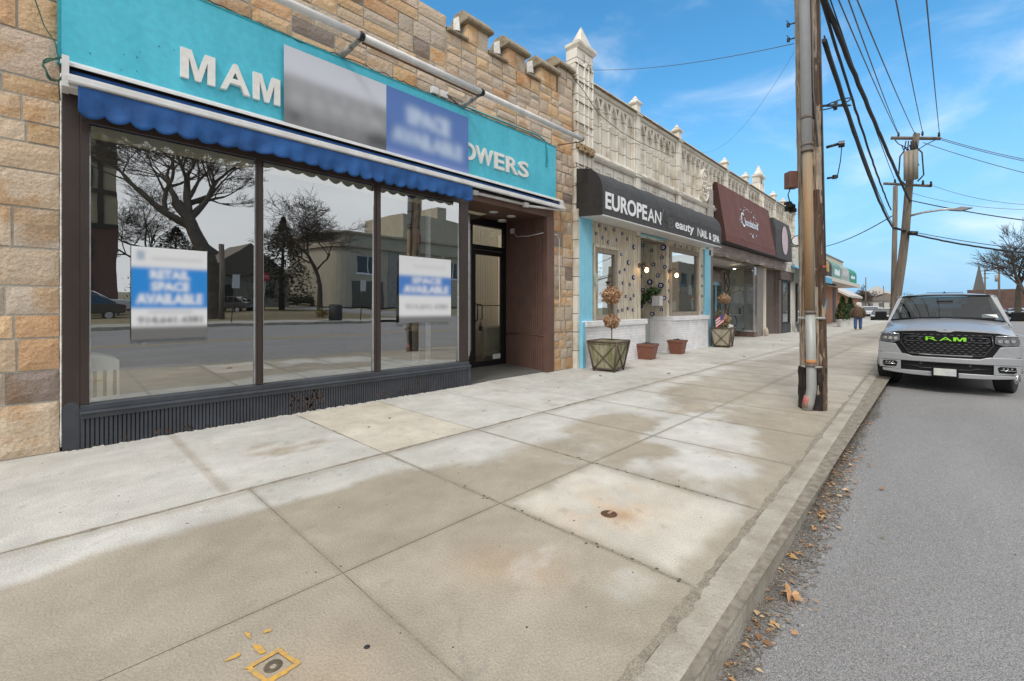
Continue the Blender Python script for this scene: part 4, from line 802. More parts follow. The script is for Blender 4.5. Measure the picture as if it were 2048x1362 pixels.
for zz in (3.9, 4.4, 4.9, 5.4, 5.9, 6.4, 6.9, 7.3): mb.box(8.73, 9.51, YT - .112, YT - .07, zz, zz + .008); mb.box(8.728, 8.735, YT - .07, YT + .4, zz, zz + .008) if zz > 7 else None
mb.build('pier_joints', M_tcd, TB)
mb = MB()
for i in range(40): mb.obox(8.75 + random.random() * .75, YT - .1 - random.random() * .06, 5.2 + random.random() * .14, .09, .06, .06, random.random() * 3)
mb.build('broken_moulding', M_stone_b if 'M_stone_b' in globals() else mat('broken_terracotta', (.4, .3, .17), (.25, .17, .1), 9, .9, bump=.6), TB)
mb = MB(); mb.prism([(16.82 + .42 * math.cos(t), 5.95 + .62 * math.sin(t)) for t in np.linspace(0, 2 * math.pi, 28)[:-1]], 'y', YT - .08, YT + .1); mb.tube([(16.82 + .38 * math.cos(t), YT - .09, 5.95 + .58 * math.sin(t)) for t in np.linspace(0, 2 * math.pi, 28)], .035, 6)
for i in range(6): t = i * math.pi / 3; mb.tube([(16.82 + .16 * math.cos(t) + .09 * math.cos(q), YT - .09, 5.95 + .26 * math.sin(t) + .13 * math.sin(q)) for q in np.linspace(0, 6.28, 10)], .022, 5)
mb.build('rosette', M_tc, TB)
mb = MB(); mb.box(17.15, 17.55, YT - .12, YT - .02, 3.4, 5.9); mb.build('party_pier', mat('grey_render', (.42, .4, .37), (.3, .28, .26), 3, .9), TB)
# blue pilasters and lower front of the salon
M_sky = mat('sky_blue_paint', (.2, .52, .68), (.25, .58, .73), 3, .6)
M_wood2 = mat('bleached_boards', (.42, .35, .26), (.7, .64, .52), 7, .85, bump=.3, bscale=30, stretch=(3, 3, .35), contrast=(.35, .65))
M_wbrick = None
def brick_mat(name, c1, c2, mc, sc=1.0, bump=.6, ms=.012):
    m = bpy.data.materials.new(name); m.use_nodes = True; t = m.node_tree; b = t.nodes['Principled BSDF']; l = t.links.new
    tc = N(t, 'ShaderNodeTexCoord'); sp = N(t, 'ShaderNodeSeparateXYZ'); l(tc.outputs['Object'], sp.inputs[0]); cb = N(t, 'ShaderNodeCombineXYZ'); l(math_node(t, 'ADD', sp.outputs[0], sp.outputs[1]), cb.inputs[0]); l(sp.outputs[2], cb.inputs[1])
    br = N(t, 'ShaderNodeTexBrick'); l(cb.outputs[0], br.inputs['Vector']); br.inputs['Scale'].default_value = sc; br.inputs['Brick Width'].default_value = .21; br.inputs['Row Height'].default_value = .072; br.inputs['Mortar Size'].default_value = ms; br.inputs['Mortar Smooth'].default_value = .3
    br.inputs['Color1'].default_value = (*c1, 1); br.inputs['Color2'].default_value = (*c2, 1); br.inputs['Mortar'].default_value = (*mc, 1)
    nz = N(t, 'ShaderNodeTexNoise'); nz.inputs['Scale'].default_value = 4; nz.inputs['Detail'].default_value = 7; l(tc.outputs['Object'], nz.inputs['Vector']); mr = N(t, 'ShaderNodeMapRange'); mr.inputs['To Min'].default_value = .75; mr.inputs['To Max'].default_value = 1.2; l(nz.outputs['Fac'], mr.inputs[0])
    vm = N(t, 'ShaderNodeVectorMath', operation='SCALE'); l(br.outputs['Color'], vm.inputs[0]); l(mr.outputs[0], vm.inputs['Scale']); l(vm.outputs[0], b.inputs['Base Color']); b.inputs['Roughness'].default_value = .85
    bp = N(t, 'ShaderNodeBump'); bp.invert = True; bp.inputs['Strength'].default_value = bump; bp.inputs['Distance'].default_value = .012; l(br.outputs['Fac'], bp.inputs['Height']); l(bp.outputs[0], b.inputs['Normal']); return m
M_wb = brick_mat('white_painted_brick', (.76, .75, .755), (.82, .81, .82), (.7, .69, .7), bump=.4)
def flutes(mb, x0, x1, y, z0, z1, n):
    wd = (x1 - x0) / n
    for i in range(n): mb.prism([(x0 + i * wd, y), (x0 + i * wd + wd * .15, y - .012), (x0 + i * wd + wd * .85, y - .012), (x0 + (i + 1) * wd, y)], 'z', z0, z1)
    mb.box(x0, x1, y, y + .3, z0, z1)
mb = MB(); flutes(mb, 8.82, 9.38, 6.26, 1.1, 3.62, 8); mb.box(8.82, 8.93, 6.15, 6.3, 0, 1.1); mb.build('blue_pilaster', M_sky, TB)
mb = MB(); mb.box(16.72, 17.3, 6.28, 6.6, 0, 3.6); mb.build('blue_pilaster', M_sky, TB)
mb = MB(); mb.box(17.305, 17.515, 6.285, 6.6, 0, 3.54); mb.build('brown_pilaster', mat('taupe_paint', (.2, .135, .105), (.17, .12, .095), 4, .7), TB)
mb = MB(); mb.box(8.735, 8.805, 6.25, 6.5, 0, 3.8); mb.build('corner_strip', M_tc, TB)
for a, b, zt in ((8.94, 11.95, 1.1), (13.7, 16.75, 1.15)):
    mb = MB(); mb.box(a, b, 6.17, 6.8, 0, zt - .12); mb.build('brick_base', M_wb, TB)
    mb = MB(); mb.box(a - .02, b + .05, 6.12, 6.8, zt - .12, zt + .02); mb.build('sill_ledge', M_wb, TB, bevel=.01)
mb = MB(); mb.box(13.7, 13.98, 6.8, 9, 0, 1.1); mb.box(12.0, 13.7, 8.9, 9, 0, 3.6); mb.build('brick_base', M_wb, TB)
def boards(mb, pts, z0, z1, wd=.13):
    a, b = Vector(pts[0]), Vector(pts[1]); Lg = (b - a).length; n = max(1, round(Lg / wd)); d = (b - a) / n; nrm = Vector((d.y, -d.x)).normalized()
    for i in range(n):
        p = a + d * i; q = a + d * (i + 1); g = d * .06; o_ = nrm * (.012 + .004 * (i % 2))
        mb.add([(*(p), z0), (*(p + g + o_), z0), (*(q - g + o_), z0), (*q, z0), (*p, z1), (*(p + g + o_), z1), (*(q - g + o_), z1), (*q, z1)], [(0, 1, 5, 4), (1, 2, 6, 5), (2, 3, 7, 6)])
mb = MB(); boards(mb, ((9.38, 6.36), (9.62, 6.36)), 1.12, 3.62); boards(mb, ((9.62, 6.36), (10.66, 6.36)), 3.0, 3.62); boards(mb, ((10.66, 6.36), (11.95, 6.36)), 1.12, 3.62); mb.box(11.94, 11.99, 6.34, 7.6, 1.1, 3.62); mb.build('board_cladding', M_wood2, TB)
mb = MB(); boards(mb, ((13.7, 8.6), (13.7, 6.34)), 1.1, 3.8); boards(mb, ((13.7, 6.35), (13.92, 6.35)), 1.17, 3.62); boards(mb, ((13.92, 6.35), (16.2, 6.35)), 3.42, 3.62); boards(mb, ((16.2, 6.35), (16.72, 6.35)), 1.17, 3.62); mb.build('board_cladding', M_wood2, TB)
mb = MB(); mb.box(9.4, 17.5, 6.9, 7.0, .0, 1.1); mb.box(9.4, 11.95, 8.6, 8.7, 0, 3.7); mb.box(13.95, 17.4, 8.6, 8.7, 0, 3.7); mb.build('salon_back_wall', mat('salon_wall', (.4, .42, .4), rough=.9), TB)
mb = MB(); mb.box(9.4, 17.5, 6.42, 9, 3.62, 3.66); mb.build('salon_ceiling', MATS['ceiling_cream'], TB)
mb = MB(); mb.box(11.95, 13.75, 6.3, 8.9, 3.585, 3.6); mb.build('entry_soffit', M_sky, TB)
M_wf = mat('grey_brown_wood_frame', (.25, .2, .155), (.36, .31, .25), 8, .8, stretch=(2, 2, .4))
def window(par, x0, x1, z0, z1, y, gm, fm, fw=.09, mull=(), name='window'):
    mb = MB()
    for a, b, c, d in ((x0, x0 + fw, z0, z1), (x1 - fw, x1, z0, z1), (x0 + fw, x1 - fw, z0, z0 + fw), (x0 + fw, x1 - fw, z1 - fw, z1)): mb.box(a, b, y - .03, y + .08, c, d)
    for m_ in mull: mb.box(m_ - .025, m_ + .025, y, y + .06, z0 + fw, z1 - fw)
    f = mb.build(name, fm, par, bevel=.004); mb = MB(); mb.box(x0 + fw, x1 - fw, y + .03, y + .036, z0 + fw, z1 - fw); mb.build('pane', gm, f); return f
G2 = glass('salon_glass', (.85, .9, .88), .22, wob=.0012)
window(TB, 9.6, 10.68, 1.14, 2.98, 6.35, G2, M_wf, .12); window(TB, 13.88, 16.22, 1.17, 3.42, 6.33, G2, M_wf, .14)
mb = MB(); mb.box(9.52, 10.76, 6.29, 6.36, 2.98, 3.06); mb.box(9.5, 9.6, 6.3, 6.36, 1.13, 2.98); mb.build('window_trim', M_wood2, TB)
# evil eye discs
M_navy = mat('cobalt_glass', (.008, .02, .12), rough=.15); M_w2 = mat('eye_white', (.75, .76, .78), rough=.2); M_bk = mat('eye_black', (.01, .01, .012), rough=.2)
def eye(name, label, c, nrm, r, group):
    t = thing(name, label, 'ornament', c, 0, group); n_ = Vector(nrm); z = Vector((0, 0, 0))
    for rr, th, m_, nm in ((r, .02, M_navy, 'disc'), (r * .52, .024, M_w2, 'white_ring'), (r * .22, .028, M_bk, 'pupil')):
        mb = MB(); mb.disc(z, n_, rr, 14, th); mb.build(nm, m_, t, local=True)
    return t
e1 = None
for px, py in ((1199, 451), (1212, 458), (1229, 460), (1245, 467), (1255, 478), (1193, 467), (1206, 475), (1217, 484), (1234, 480), (1187, 508), (1243, 509), (1240, 544), (1250, 539), (1246, 566), (1260, 569), (1252, 593), (1262, 598), (1237, 622), (1245, 620), (1256, 617), (1266, 620), (1189, 599), (1268, 591)):
    u = (px - 1024) / 895; v = (615 - py) / 895; k = 6.33 / (math.sin(AZ) - u * math.cos(AZ)); p = ((math.cos(AZ) + u * math.sin(AZ)) * k, 6.342, 1.45 + v * k)
    if e1 is None: e1 = eye('evil_eye_disc', 'small blue and white evil eye disc on the bleached board front wall', p, (0, -1, 0), .045, 'evil eye discs on the salon front')
    else: c = copy_tree(e1); c.location = p
e1['group'] = 'evil eye discs on the salon front'
for px, py, q in ((1268, 494, 1.6), (1257, 525, 1.5), (1267, 555, 1.5)):
    u = (px - 1024) / 895; v = (615 - py) / 895; k = 6.33 / (math.sin(AZ) - u * math.cos(AZ)); c = copy_tree(e1); c.location = ((math.cos(AZ) + u * math.sin(AZ)) * k, 6.342, 1.45 + v * k); c.scale = (q, q, q)
e2 = None
for px, py, q in ((1286, 491, 1), (1303, 501, 1), (1327, 495, 1.6), (1278, 511, .8), (1324, 515, 1), (1307, 529, 1.1), (1288, 533, 1.3), (1330, 534, 1), (1316, 551, 1.1), (1281, 553, 1), (1300, 564, 1.5), (1322, 571, 1.5), (1286, 580, 1.1), (1311, 585, 1.1), (1281, 612, 1.4), (1329, 596, 1.1), (1305, 628, 1.2), (1300, 602, 1.1), (1323, 619, .9)):
    u = (px - 1024) / 895; v = (615 - py) / 895; k = 13.68 / (math.cos(AZ) + u * math.sin(AZ)); p = (13.684, (math.sin(AZ) - u * math.cos(AZ)) * k, 1.45 + v * k)
    if e2 is None: e2 = eye('evil_eye_disc', 'blue and white evil eye disc on the side wall of the salon doorway', p, (-1, 0, 0), .062, 'evil eye discs in the salon doorway')
    else: c = copy_tree(e2); c.location = p; c.scale = (q, q, q)
for px, py in ((1339, 512), (1338, 562), (1338, 581), (1338, 603), (1350, 490), (1362, 492), (1373, 495), (1385, 498), (1404, 532), (1404, 552), (1404, 572), (1404, 592), (1404, 625)):
    u = (px - 1024) / 895; v = (615 - py) / 895; k = 6.33 / (math.sin(AZ) - u * math.cos(AZ)); c = copy_tree(e1); c.location = ((math.cos(AZ) + u * math.sin(AZ)) * k, 6.335, 1.45 + v * k); c['label'] = 'small evil eye disc beside the second salon window'; c['group'] = 'evil eye discs round the second window'
# wall lamps
M_bulb = mat('lit_bulb', (1, .62, .28), rough=.3, emit=9)
for lab, x, y, z in (('lit bare bulb wall lamp on the corner of the board wall left of the doorway', 11.9, 6.3, 2.55), ('lit bare bulb wall lamp on the corner right of the doorway', 13.85, 6.28, 2.5)):
    t = thing('wall_lamp', lab, 'lamp', (x, y, z)); mb = MB(); mb.disc((x, y + .04, z + .12), (0, -1, 0), .07, 12, .03); mb.tube([(x, y, z + .12), (x, y - .12, z + .2), (x, y - .2, z + .12)], .014, 6); mb.build('bracket', mat('lamp_bronze', (.14, .075, .04), rough=.5), t)
    mb = MB(); mb.lathe([(.03, z + .1), (.05, z + .07), (.12, z + .03)], x, y - .2, 14); mb.build('lamp_shade', MATS['lamp_bronze'], t)
    mb = MB(); mb.lathe([(.001, z - .1), (.04, z - .08), (.055, z - .03), (.03, z + .03), (.02, z + .06)], x, y - .2, 12); mb.build('bulb', M_bulb, t)
# small ornaments
mb = MB(); mb.prism([(9.56 + .06 * math.cos(t), 2.15 + .16 * math.sin(t)) for t in np.linspace(0, 6.28, 12)[:-1]], 'y', 6.25, 6.29); mb.box(9.55, 9.57, 6.26, 6.28, 1.85, 2.0); tag(mb.build('wall_ornament', mat('verdigris', (.45, .5, .42), (.3, .36, .3), 20)), 'pale oval hanging ornament on the left frame of the first salon window', 'ornament')
def foliage(mb, c, r, n, s, cols_, sq=1.0, shell=.55, seed=1, lean=0):
    rd = random.Random(seed)
    for i in range(n):
        v = Vector((rd.gauss(0, 1), rd.gauss(0, 1), rd.gauss(0, 1))).normalized(); k = r * (shell + (1 - shell) * rd.random()) * (1 + .08 * math.sin(v.x * 5 + seed) + .08 * math.sin(v.z * 7))
        p = Vector(c) + Vector((v.x * k, v.y * k, v.z * k * sq)); a = Vector((rd.gauss(0, 1), rd.gauss(0, 1), rd.gauss(0, 1))).normalized(); b = a.cross(v + Vector((.01, 0, 0))).normalized(); q = s * rd.uniform(.6, 1.4)
        mb.add([p - a * q * .5, p + b * q * .35, p + a * q * .7, p - b * q * .35], [(0, 1, 2, 3)], rd.choice(cols_))
DRY = [(.36, .2, .1), (.45, .27, .15), (.28, .15, .08), (.5, .33, .2)]
GRN = [(.04, .09, .025), (.06, .12, .035), (.03, .06, .02), (.08, .14, .05)]
M_leafc = mat('foliage', (.85, .85, .85), (1.15, 1.15, 1.15), 20, .7, attr='tone')
def planter(label, cx, cy, w0, w1, h, rz=0, m_=None, lean_col=(.25, .24, .1)):
    t = thing('planter', label, 'planter', (cx, cy, 0), rz); bz = .06
    mb = MB(); mb.frustum(0, 0, bz + .02, h, w0 * .96, w0 * .96, w1 * .96, w1 * .96); mb.build('panel', m_, t, local=True)
    fm = mat('rusty_frame', (.085, .06, .045), (.14, .1, .07), 20, .7)
    cs0 = [(-w0, -w0), (w0, -w0), (w0, w0), (-w0, w0)]; cs1 = [(-w1, -w1), (w1, -w1), (w1, w1), (-w1, w1)]; mb = MB()
    for i in range(4):
        k = (i + 1) % 4; mb.tube([(*cs0[i], 0), (*cs1[i], h)], .024, 4); mb.tube([(*cs0[i], bz), (*cs0[k], bz)], .02, 4); mb.tube([(*cs1[i], h), (*cs1[k], h)], .026, 4)
        mb.tube([(*cs0[i], bz), (*cs1[k], h)], .011, 5); mb.tube([(*cs0[k], bz), (*cs1[i], h)], .011, 5)
        m0 = [(cs0[i][q] + cs0[k][q] + cs1[i][q] + cs1[k][q]) / 4 for q in (0, 1)]; nn = Vector((m0[0], m0[1], 0)).normalized(); mb.disc(Vector((m0[0], m0[1], h * .48)) + nn * .005, nn, .035, 10, .02)
    mb.build('frame', fm, t, local=True)
    mb = MB(); mb.box(-w1 * .93, w1 * .93, -w1 * .93, w1 * .93, h - .07, h - .05); mb.build('soil', mat('soil', (.05, .035, .025), (.1, .08, .06), 30, bump=.6), t, local=True)
    return t
M_mossy = mat('mossy_panel', (.13, .145, .045), (.36, .32, .23), 3.5, .85, stretch=(2.5, 2.5, .6), contrast=(.38, .62)); M_greyp = mat('grey_board_panel', (.3, .27, .19), (.4, .36, .28), 4, .85, stretch=(3, 3, .4))
planter('square wooden planter with crossed iron straps and green mossy panel beside the stone pier', 8.98, 5.55, .245, .36, .68, .12, M_mossy)
def topiary(name, label, cx, cy, z0, balls, seed=1, cols_=DRY):
    t = thing(name, label, 'plant', (cx, cy, z0)); mb = MB(); P = [(cx + .01 * math.sin(i), cy + .01 * math.cos(i * 2), z0 + i * (balls[-1][0] - z0) / 8) for i in range(9)]; mb.tube(P, .014, 6); mb.build('stem', mat('bark_brown', (.16, .09, .055), (.1, .06, .04), 20, .9), t)
    for i, (z, r) in enumerate(balls): 
        mb = MB(); foliage(mb, (cx, cy, z), r, 3000, .04, cols_, .85, .25, seed + i); mb.build('leaf_ball', M_leafc, t)
    return t
topiary('topiary', 'dried brown double ball topiary in the mossy planter by the salon', 9.1, 5.55, .6, [(1.13, .195), (1.73, .245)], 1)
def pot(label, cx, cy, w0, w1, h, rz, m_, name='flower_pot', cat='plant pot'):
    t = thing(name, label, cat, (cx, cy, 0), rz); mb = MB(); mb.frustum(0, 0, 0, h * .84, w0, w0, w1 * .95, w1 * .95); mb.build('body', m_, t, local=True, bevel=.008)
    mb = MB(); mb.frustum(0, 0, h * .84, h, w1 * 1.02, w1 * 1.02, w1 * 1.05, w1 * 1.05); mb.build('rim', m_, t, local=True, bevel=.008)
    mb = MB(); mb.box(-w1 * .95, w1 * .95, -w1 * .95, w1 * .95, h, h + .004); mb.build('soil', MATS['soil'], t, local=True)
    mb = MB(); foliage(mb, (0, 0, h), w1 * .8, 70, .05, [(.05, .06, .03), (.16, .08, .16), (.1, .1, .05)], .25, .1, 5); mb.build('plants', M_leafc, t, local=True); return t
M_tcp = mat('brown_plastic', (.17, .062, .038), (.21, .085, .052), 6, .55)
pot('brown square plastic flower pot nearest the planter, with a few low winter pansies', 11.72, 6.0, .18, .255, .43, .15, M_tcp)
pot('smaller brown square plastic flower pot in front of the salon doorway corner', 13.72, 6.0, .17, .24, .43, .1, M_tcp)
planter('grey wooden planter with crossed iron straps beside the brown pilaster', 17.25, 5.82, .25, .34, .7, .1, M_greyp)
topiary('topiary', 'dried brown two ball topiary in the grey planter next to a small flag', 17.45, 5.85, .6, [(1.02, .22), (1.78, .22)], 8)
mb = MB(); foliage(mb, (17.15, 5.85, .78), .24, 900, .05, [(.1, .1, .03), (.14, .1, .05), (.06, .07, .02)], .7, .1, 4); foliage(mb, (17.0, 5.9, 1.15), .13, 600, .05, [(.08, .12, .04), (.14, .07, .04)], 2.6, .1, 6); tag(mb.build('shrub', M_leafc), 'small upright evergreen and brown groundcover in the grey planter', 'shrub')
mb = MB(); foliage(mb, (17.5, 5.65, .76), .12, 60, .08, [(.75, .74, .72)], .6, .3, 7); tag(mb.build('flowers', M_leafc), 'white flowers at the right edge of the grey planter', 'flowers')
# small flag
t = thing('flag', 'small striped flag with blue corner leaning out of the grey planter', 'flag', (16.75, 5.7, .66)); mb = MB(); mb.tube([(16.95, 5.7, .66), (16.6, 5.6, 1.3)], .008, 5); mb.build('stick', M_wf, t)
mb = MB(); A = Vector((16.62, 5.6, 1.25)); U = Vector((-.09, .0, -.22)) * 1.0; V = Vector((-.33, .1, -.22)) * 1.05
U = Vector((.13, .03, -.33)); V = Vector((-.42, .12, -.2))
for i in range(7): 
    a, b = A + U * (i / 7), A + U * ((i + 1) / 7); mb.quad(a, a + V, b + V, b, c=((.5, .04, .05) if i % 2 == 0 else (.75, .74, .74)))
mb.quad(A + Vector((0, -.004, 0)), A + V * .42 + Vector((0, -.004, 0)), A + V * .42 + U * .55 + Vector((0, -.004, 0)), A + U * .55 + Vector((0, -.004, 0)), c=(.06, .07, .22)); mb.build('cloth', M_print, t)
# hanging planter in the doorway
t = thing('wall_planter', 'white wall planter box with trailing green ivy on the doorway side wall', 'planter', (13.66, 6.5, 1.55)); mb = MB(); mb.box(13.44, 13.66, 6.44, 6.72, 1.5, 1.82); mb.build('box', M_white, t, bevel=.012)
mb = MB(); foliage(mb, (13.52, 6.7, 1.98), .22, 420, .1, GRN, .5, .1, 2); foliage(mb, (13.55, 6.98, 1.8), .15, 160, .09, GRN, 1.0, .1, 3); foliage(mb, (13.56, 7.1, 1.62), .09, 60, .08, GRN, 1.2, .1, 9); mb.build('ivy', M_leafc, t)
# items seen in the salon windows
mb = MB(); foliage(mb, (10.2, 6.75, 2.0), .36, 800, .12, [(.03, .03, .025), (.06, .07, .05), (.02, .04, .02)], 1.5, .1, 12); tag(mb.build('window_plant', M_leafc), 'dark leafy plant behind the first salon window', 'plant')
for x, z, w_, h_ in ((14.3, 1.35, .28, .3), (15.85, 1.35, .2, .42), (14.05, 1.4, .12, .75), (15.6, 1.9, .3, .35)):
    mb = MB(); mb.box(x, x + w_, 6.42, 6.43, z, z + h_); tag(mb.build('poster', mat('pale_blue_card', (.5, .62, .68), (.66, .7, .7), 9)), 'small pale card propped in the second salon window', 'card', 'cards in the second salon window')
mb = MB()
for sx in (14.85, 15.35):
    mb.tube([(sx - .2, 6.4, 2.25), (sx - .08, 6.4, 2.37), (sx + .08, 6.4, 2.35), (sx + .18, 6.4, 2.2)], .018, 5)
    for i in range(5): mb.tube([(sx - .13 + i * .06, 6.4, 2.05 - .02 * abs(i - 2)), (sx - .16 + i * .075, 6.4, 1.93)], .008, 4)
mb.build('eye_decal', mat('decal_dark', (.04, .035, .035)), TB)
# black salon awning
BA = thing('black_awning', 'black box awning with rounded top and white EUROPEAN beauty nail and spa lettering', 'awning', (12.5, 6.3, 3.55))
prof = [(6.32, 3.62), (5.62, 3.57), (5.6, 3.58), (5.6, 4.12)] + [(5.6 + .55 * (1 - math.cos(t)), 4.12 + .62 * math.sin(t)) for t in np.linspace(.15, math.pi / 2, 8)] + [(6.32, 4.78)]
M_awn = mat('charcoal_canvas', (.045, .045, .047), (.062, .06, .062), 4, .8, bump=.15)
mb = MB(); xs = np.linspace(8.8, 16.42, 60)
vs = []; pf = prof[2:]
for i, x in enumerate(xs):
    sag = -.02 * abs(math.sin(math.pi * (x - 8.8) / .95))
    vs += [(x, y + (sag * -.6 if 4.2 < z < 4.7 else 0), z + (sag if z > 4.2 else 0)) for y, z in pf]
n = len(pf); mb.add(vs, [(i * n + j, (i + 1) * n + j, (i + 1) * n + j + 1, i * n + j + 1) for i in range(59) for j in range(n - 1)], smooth=False); mb.build('canvas', M_awn, BA)
for a in (8.795, 16.42): mb = MB(); mb.prism(prof, 'x', a, a + .01); mb.build('end_panel', mat('black_canvas', (.022, .018, .017), (.03, .026, .025), 6, .85), BA)
mb = MB(); mb.quad((8.8, 5.62, 3.575), (16.42, 5.62, 3.575), (16.42, 6.34, 3.625), (8.8, 6.34, 3.625)); mb.box(8.8, 16.42, 5.59, 5.62, 3.555, 3.58); mb.build('soffit', M_white, BA)
Pb = lambda u, v, w_: (u, 5.597 - w_, v)
for s_, a, b, z0, z1, of in (('EUROPE', 8.92, 10.93, 3.73, 4.13, .03), ('AN', 10.97, 11.75, 3.73, 4.08, .01), ('eauty', 12.66, 14.0, 3.68, 3.98, .02), ('N', 14.3, 14.6, 3.71, 3.98, -.005), ('AIL', 14.6, 15.12, 3.71, 3.96, .02), ('&', 15.25, 15.47, 3.71, 3.94, .02), ('SPA', 15.6, 16.22, 3.68, 3.93, .02)):
    text_part('lettering', s_, (a, b, z0, z1), Pb, M_w2, BA, .002, of)
text_part('ghost_lettering', 'B', (12.25, 12.55, 3.72, 4.0), Pb, mat('ghost_paint', (.1, .1, .1), rough=.8), BA, .001, 0)
mb = MB(); mb.tube([(11.72, 5.594, 3.78), (11.9, 5.594, 4.18), (12.0, 5.594, 4.1), (11.9, 5.594, 3.9), (12.15, 5.594, 3.85)], .012, 4); mb.build('scuff', mat('scuff_grey', (.12, .14, .14)), BA)
# shop with maroon awning
MY = 5.95
MA = thing('maroon_awning', 'sloping maroon shop awning with white script and dots', 'awning', (21, 6.3, 3.9)); M_mar = mat('maroon_canvas', (.125, .046, .038), (.15, .06, .05), 2, .8, bump=.12)
x0, x1 = 17.95, 25.0
mb = MB(); mb.grid(lambda u, v: (x0 + (x1 - x0) * u, 6.28 - .32 * v + .01 * math.sin(u * 40), 6.3 - 2.05 * v), 40, 6); mb.quad((x0, 5.96, 4.25), (x1, 5.96, 4.25), (x1, 5.95, 3.98), (x0, 5.95, 3.98)); mb.build('canvas', M_mar, MA)
for a in (x0, x1): mb = MB(); mb.prism([(6.5, 6.35), (6.28, 6.3), (5.96, 4.25), (5.95, 3.98), (6.5, 3.98)], 'x', a - .005, a + .005); mb.build('end_panel', mat('dark_maroon', (.045, .015, .012), rough=.8), MA)
mb = MB(); mb.box(x0 - .02, x1, 5.96, 6.35, 3.96, 3.98); mb.tube([(x0, 5.95, 3.98), (x1, 5.95, 3.98)], .02, 4); mb.build('underside', M_black, MA)
slp = lambda u, v, w_: (u, 6.28 - .32 * (6.3 - v) / 2.05 - .02 - w_, v)
text_part('lettering', 'C', (20.2, 20.65, 4.85, 5.5), slp, M_w2, MA, .001, 0, .2); text_part('lettering', 'hocolations', (20.6, 22.5, 4.95, 5.3), slp, M_w2, MA, .001, .01, .3)
mb = MB()
for i in range(44):
    t = random.uniform(0, 6.28); rr = random.uniform(.8, 1.15); x = 21.3 + 1.15 * rr * math.cos(t); z = 5.15 + .62 * rr * math.sin(t); p = slp(x, z, 0); mb.disc(p, (0, -1, .2), random.choice((.02, .03, .04)), 6, .004)
mb.build('white_dots', M_w2, MA)
BA2 = thing('black_awning', 'flat black awning panel with pale pink oval next to the maroon awning', 'awning', (27, 6.3, 3.9))
x0, x1 = 25.1, 28.3; mb = MB(); mb.prism([(6.38, 5.95), (6.1, 5.95), (5.98, 5.4), (5.94, 3.95), (6.38, 3.95)], 'x', x0, x1); mb.build('canvas', MATS['charcoal_canvas'], BA2)
mb = MB(); mb.add([(26.8 + .62 * math.cos(t), 5.955 - .01 + .02 * (.1 + math.sin(t)), 4.95 + .75 * math.sin(t)) for t in np.linspace(0, 6.28, 25)[:-1]], [tuple(range(24))]); mb.build('oval', mat('pale_pink', (.58, .47, .52), (.5, .38, .43), 5), BA2)
# lower fronts of the third and fourth shops
SH = TB
mb = MB(); mb.prism([(6.3, 3.55), (6.25, 3.93), (6.6, 3.93), (6.6, 3.55)], 'x', 17.53, 28.61); mb.build('weathered_beam', mat('taupe_beam', (.2, .16, .15), (.3, .26, .25), 2, .8, stretch=(.6, 2, 2)), SH)
mb = MB(); mb.quad((17.52, 6.6, 3.6), (28.6, 6.6, 3.6), (28.6, 9.6, 3.3), (17.52, 9.6, 3.3)); mb.build('lobby_soffit', mat('soffit_white', (.5, .48, .45)), SH)
M_taupe = mat('taupe_panel', (.12, .095, .082), (.14, .11, .1), 3, .75)
mb = MB(); mb.box(24.35, 25.35, 6.6, 7.2, .0, 3.56); mb.build('taupe_pilaster', mat('taupe_light', (.2, .17, .16), (.25, .22, .2), 3, .7), SH)
mb = MB(); mb.box(27.9, 28.0, 6.6, 8.2, 0, 3.56); mb.box(25.9, 28.0, 8.1, 8.2, 0, 3.56); mb.prism([(26.0, 8.2), (27.95, 6.7), (27.95, 8.2)], 'z', 0, 3.55); mb.build('taupe_side_wall', M_taupe, SH)
mb = MB(); mb.box(28.02, 28.54, 6.5, 6.8, 0, 3.0); mb.box(28.02, 31, 6.42, 6.8, 3.01, 3.54); mb.build('taupe_pier', M_taupe, SH)
window(SH, 28.55, 30.4, .5, 3.0, 6.5, G2, M_black, .12); mb = MB(); mb.box(28.55, 30.4, 6.45, 6.7, 0, .5); mb.build('stall_riser', M_slate, SH)
# recessed glass display corner
mb = MB(); mb.prism([(24.25, 8.1), (23.9, 6.62), (24.35, 6.62), (25.8, 6.9), (25.8, 8.1)], 'z', 0, .26); mb.build('display_plinth', mat('brown_marble', (.13, .075, .06), (.2, .13, .11), 6, .5), SH)
G3 = glass('clear_glass', (.9, .93, .92), .08)
mb = MB(); mb.add([(24.25, 8.1, .27), (23.9, 6.62, .27), (23.9, 6.62, 3.5), (24.25, 8.1, 3.5)], [(0, 1, 2, 3)]); mb.add([(23.9, 6.62, .27), (24.35, 6.62, .27), (24.35, 6.62, 3.5), (23.9, 6.62, 3.5)], [(0, 1, 2, 3)]); mb.build('display_pane', G3, SH)
mb = MB(); mb.box(23.86, 23.92, 6.6, 6.66, .26, 3.5); mb.tube([(24.25, 8.1, .28), (23.9, 6.6, .28)], .03, 4); mb.box(24.22, 24.28, 8.08, 8.14, .26, 3.5); mb.build('display_frame', M_alu, SH)
mb = MB(); mb.box(25.8, 25.86, 6.6, 9.0, 0, 3.5); mb.box(24.3, 25.8, 8.6, 8.7, .26, 3.5); mb.box(17.5, 17.6, 6.6, 9.6, 0, 3.55); mb.build('display_back', mat('cream_display', (.85, .8, .68), rough=.8), SH)
mb = MB(); mb.prism([(24.3, 8.5), (23.95, 6.65), (25.7, 6.7), (25.7, 8.5)], 'z', .27, .3); mb.box(25.7, 25.76, 6.9, 8.5, .3, 2.2); mb.build('display_screen', mat('white_gauze', (.7, .72, .72), rough=.9), SH)
mb = MB(); mb.box(17.6, 24.2, 8.15, 8.25, 0, 3.6); mb.build('lobby_wall', mat('grey_lobby', (.16, .15, .14), (.25, .23, .21), 3), SH)
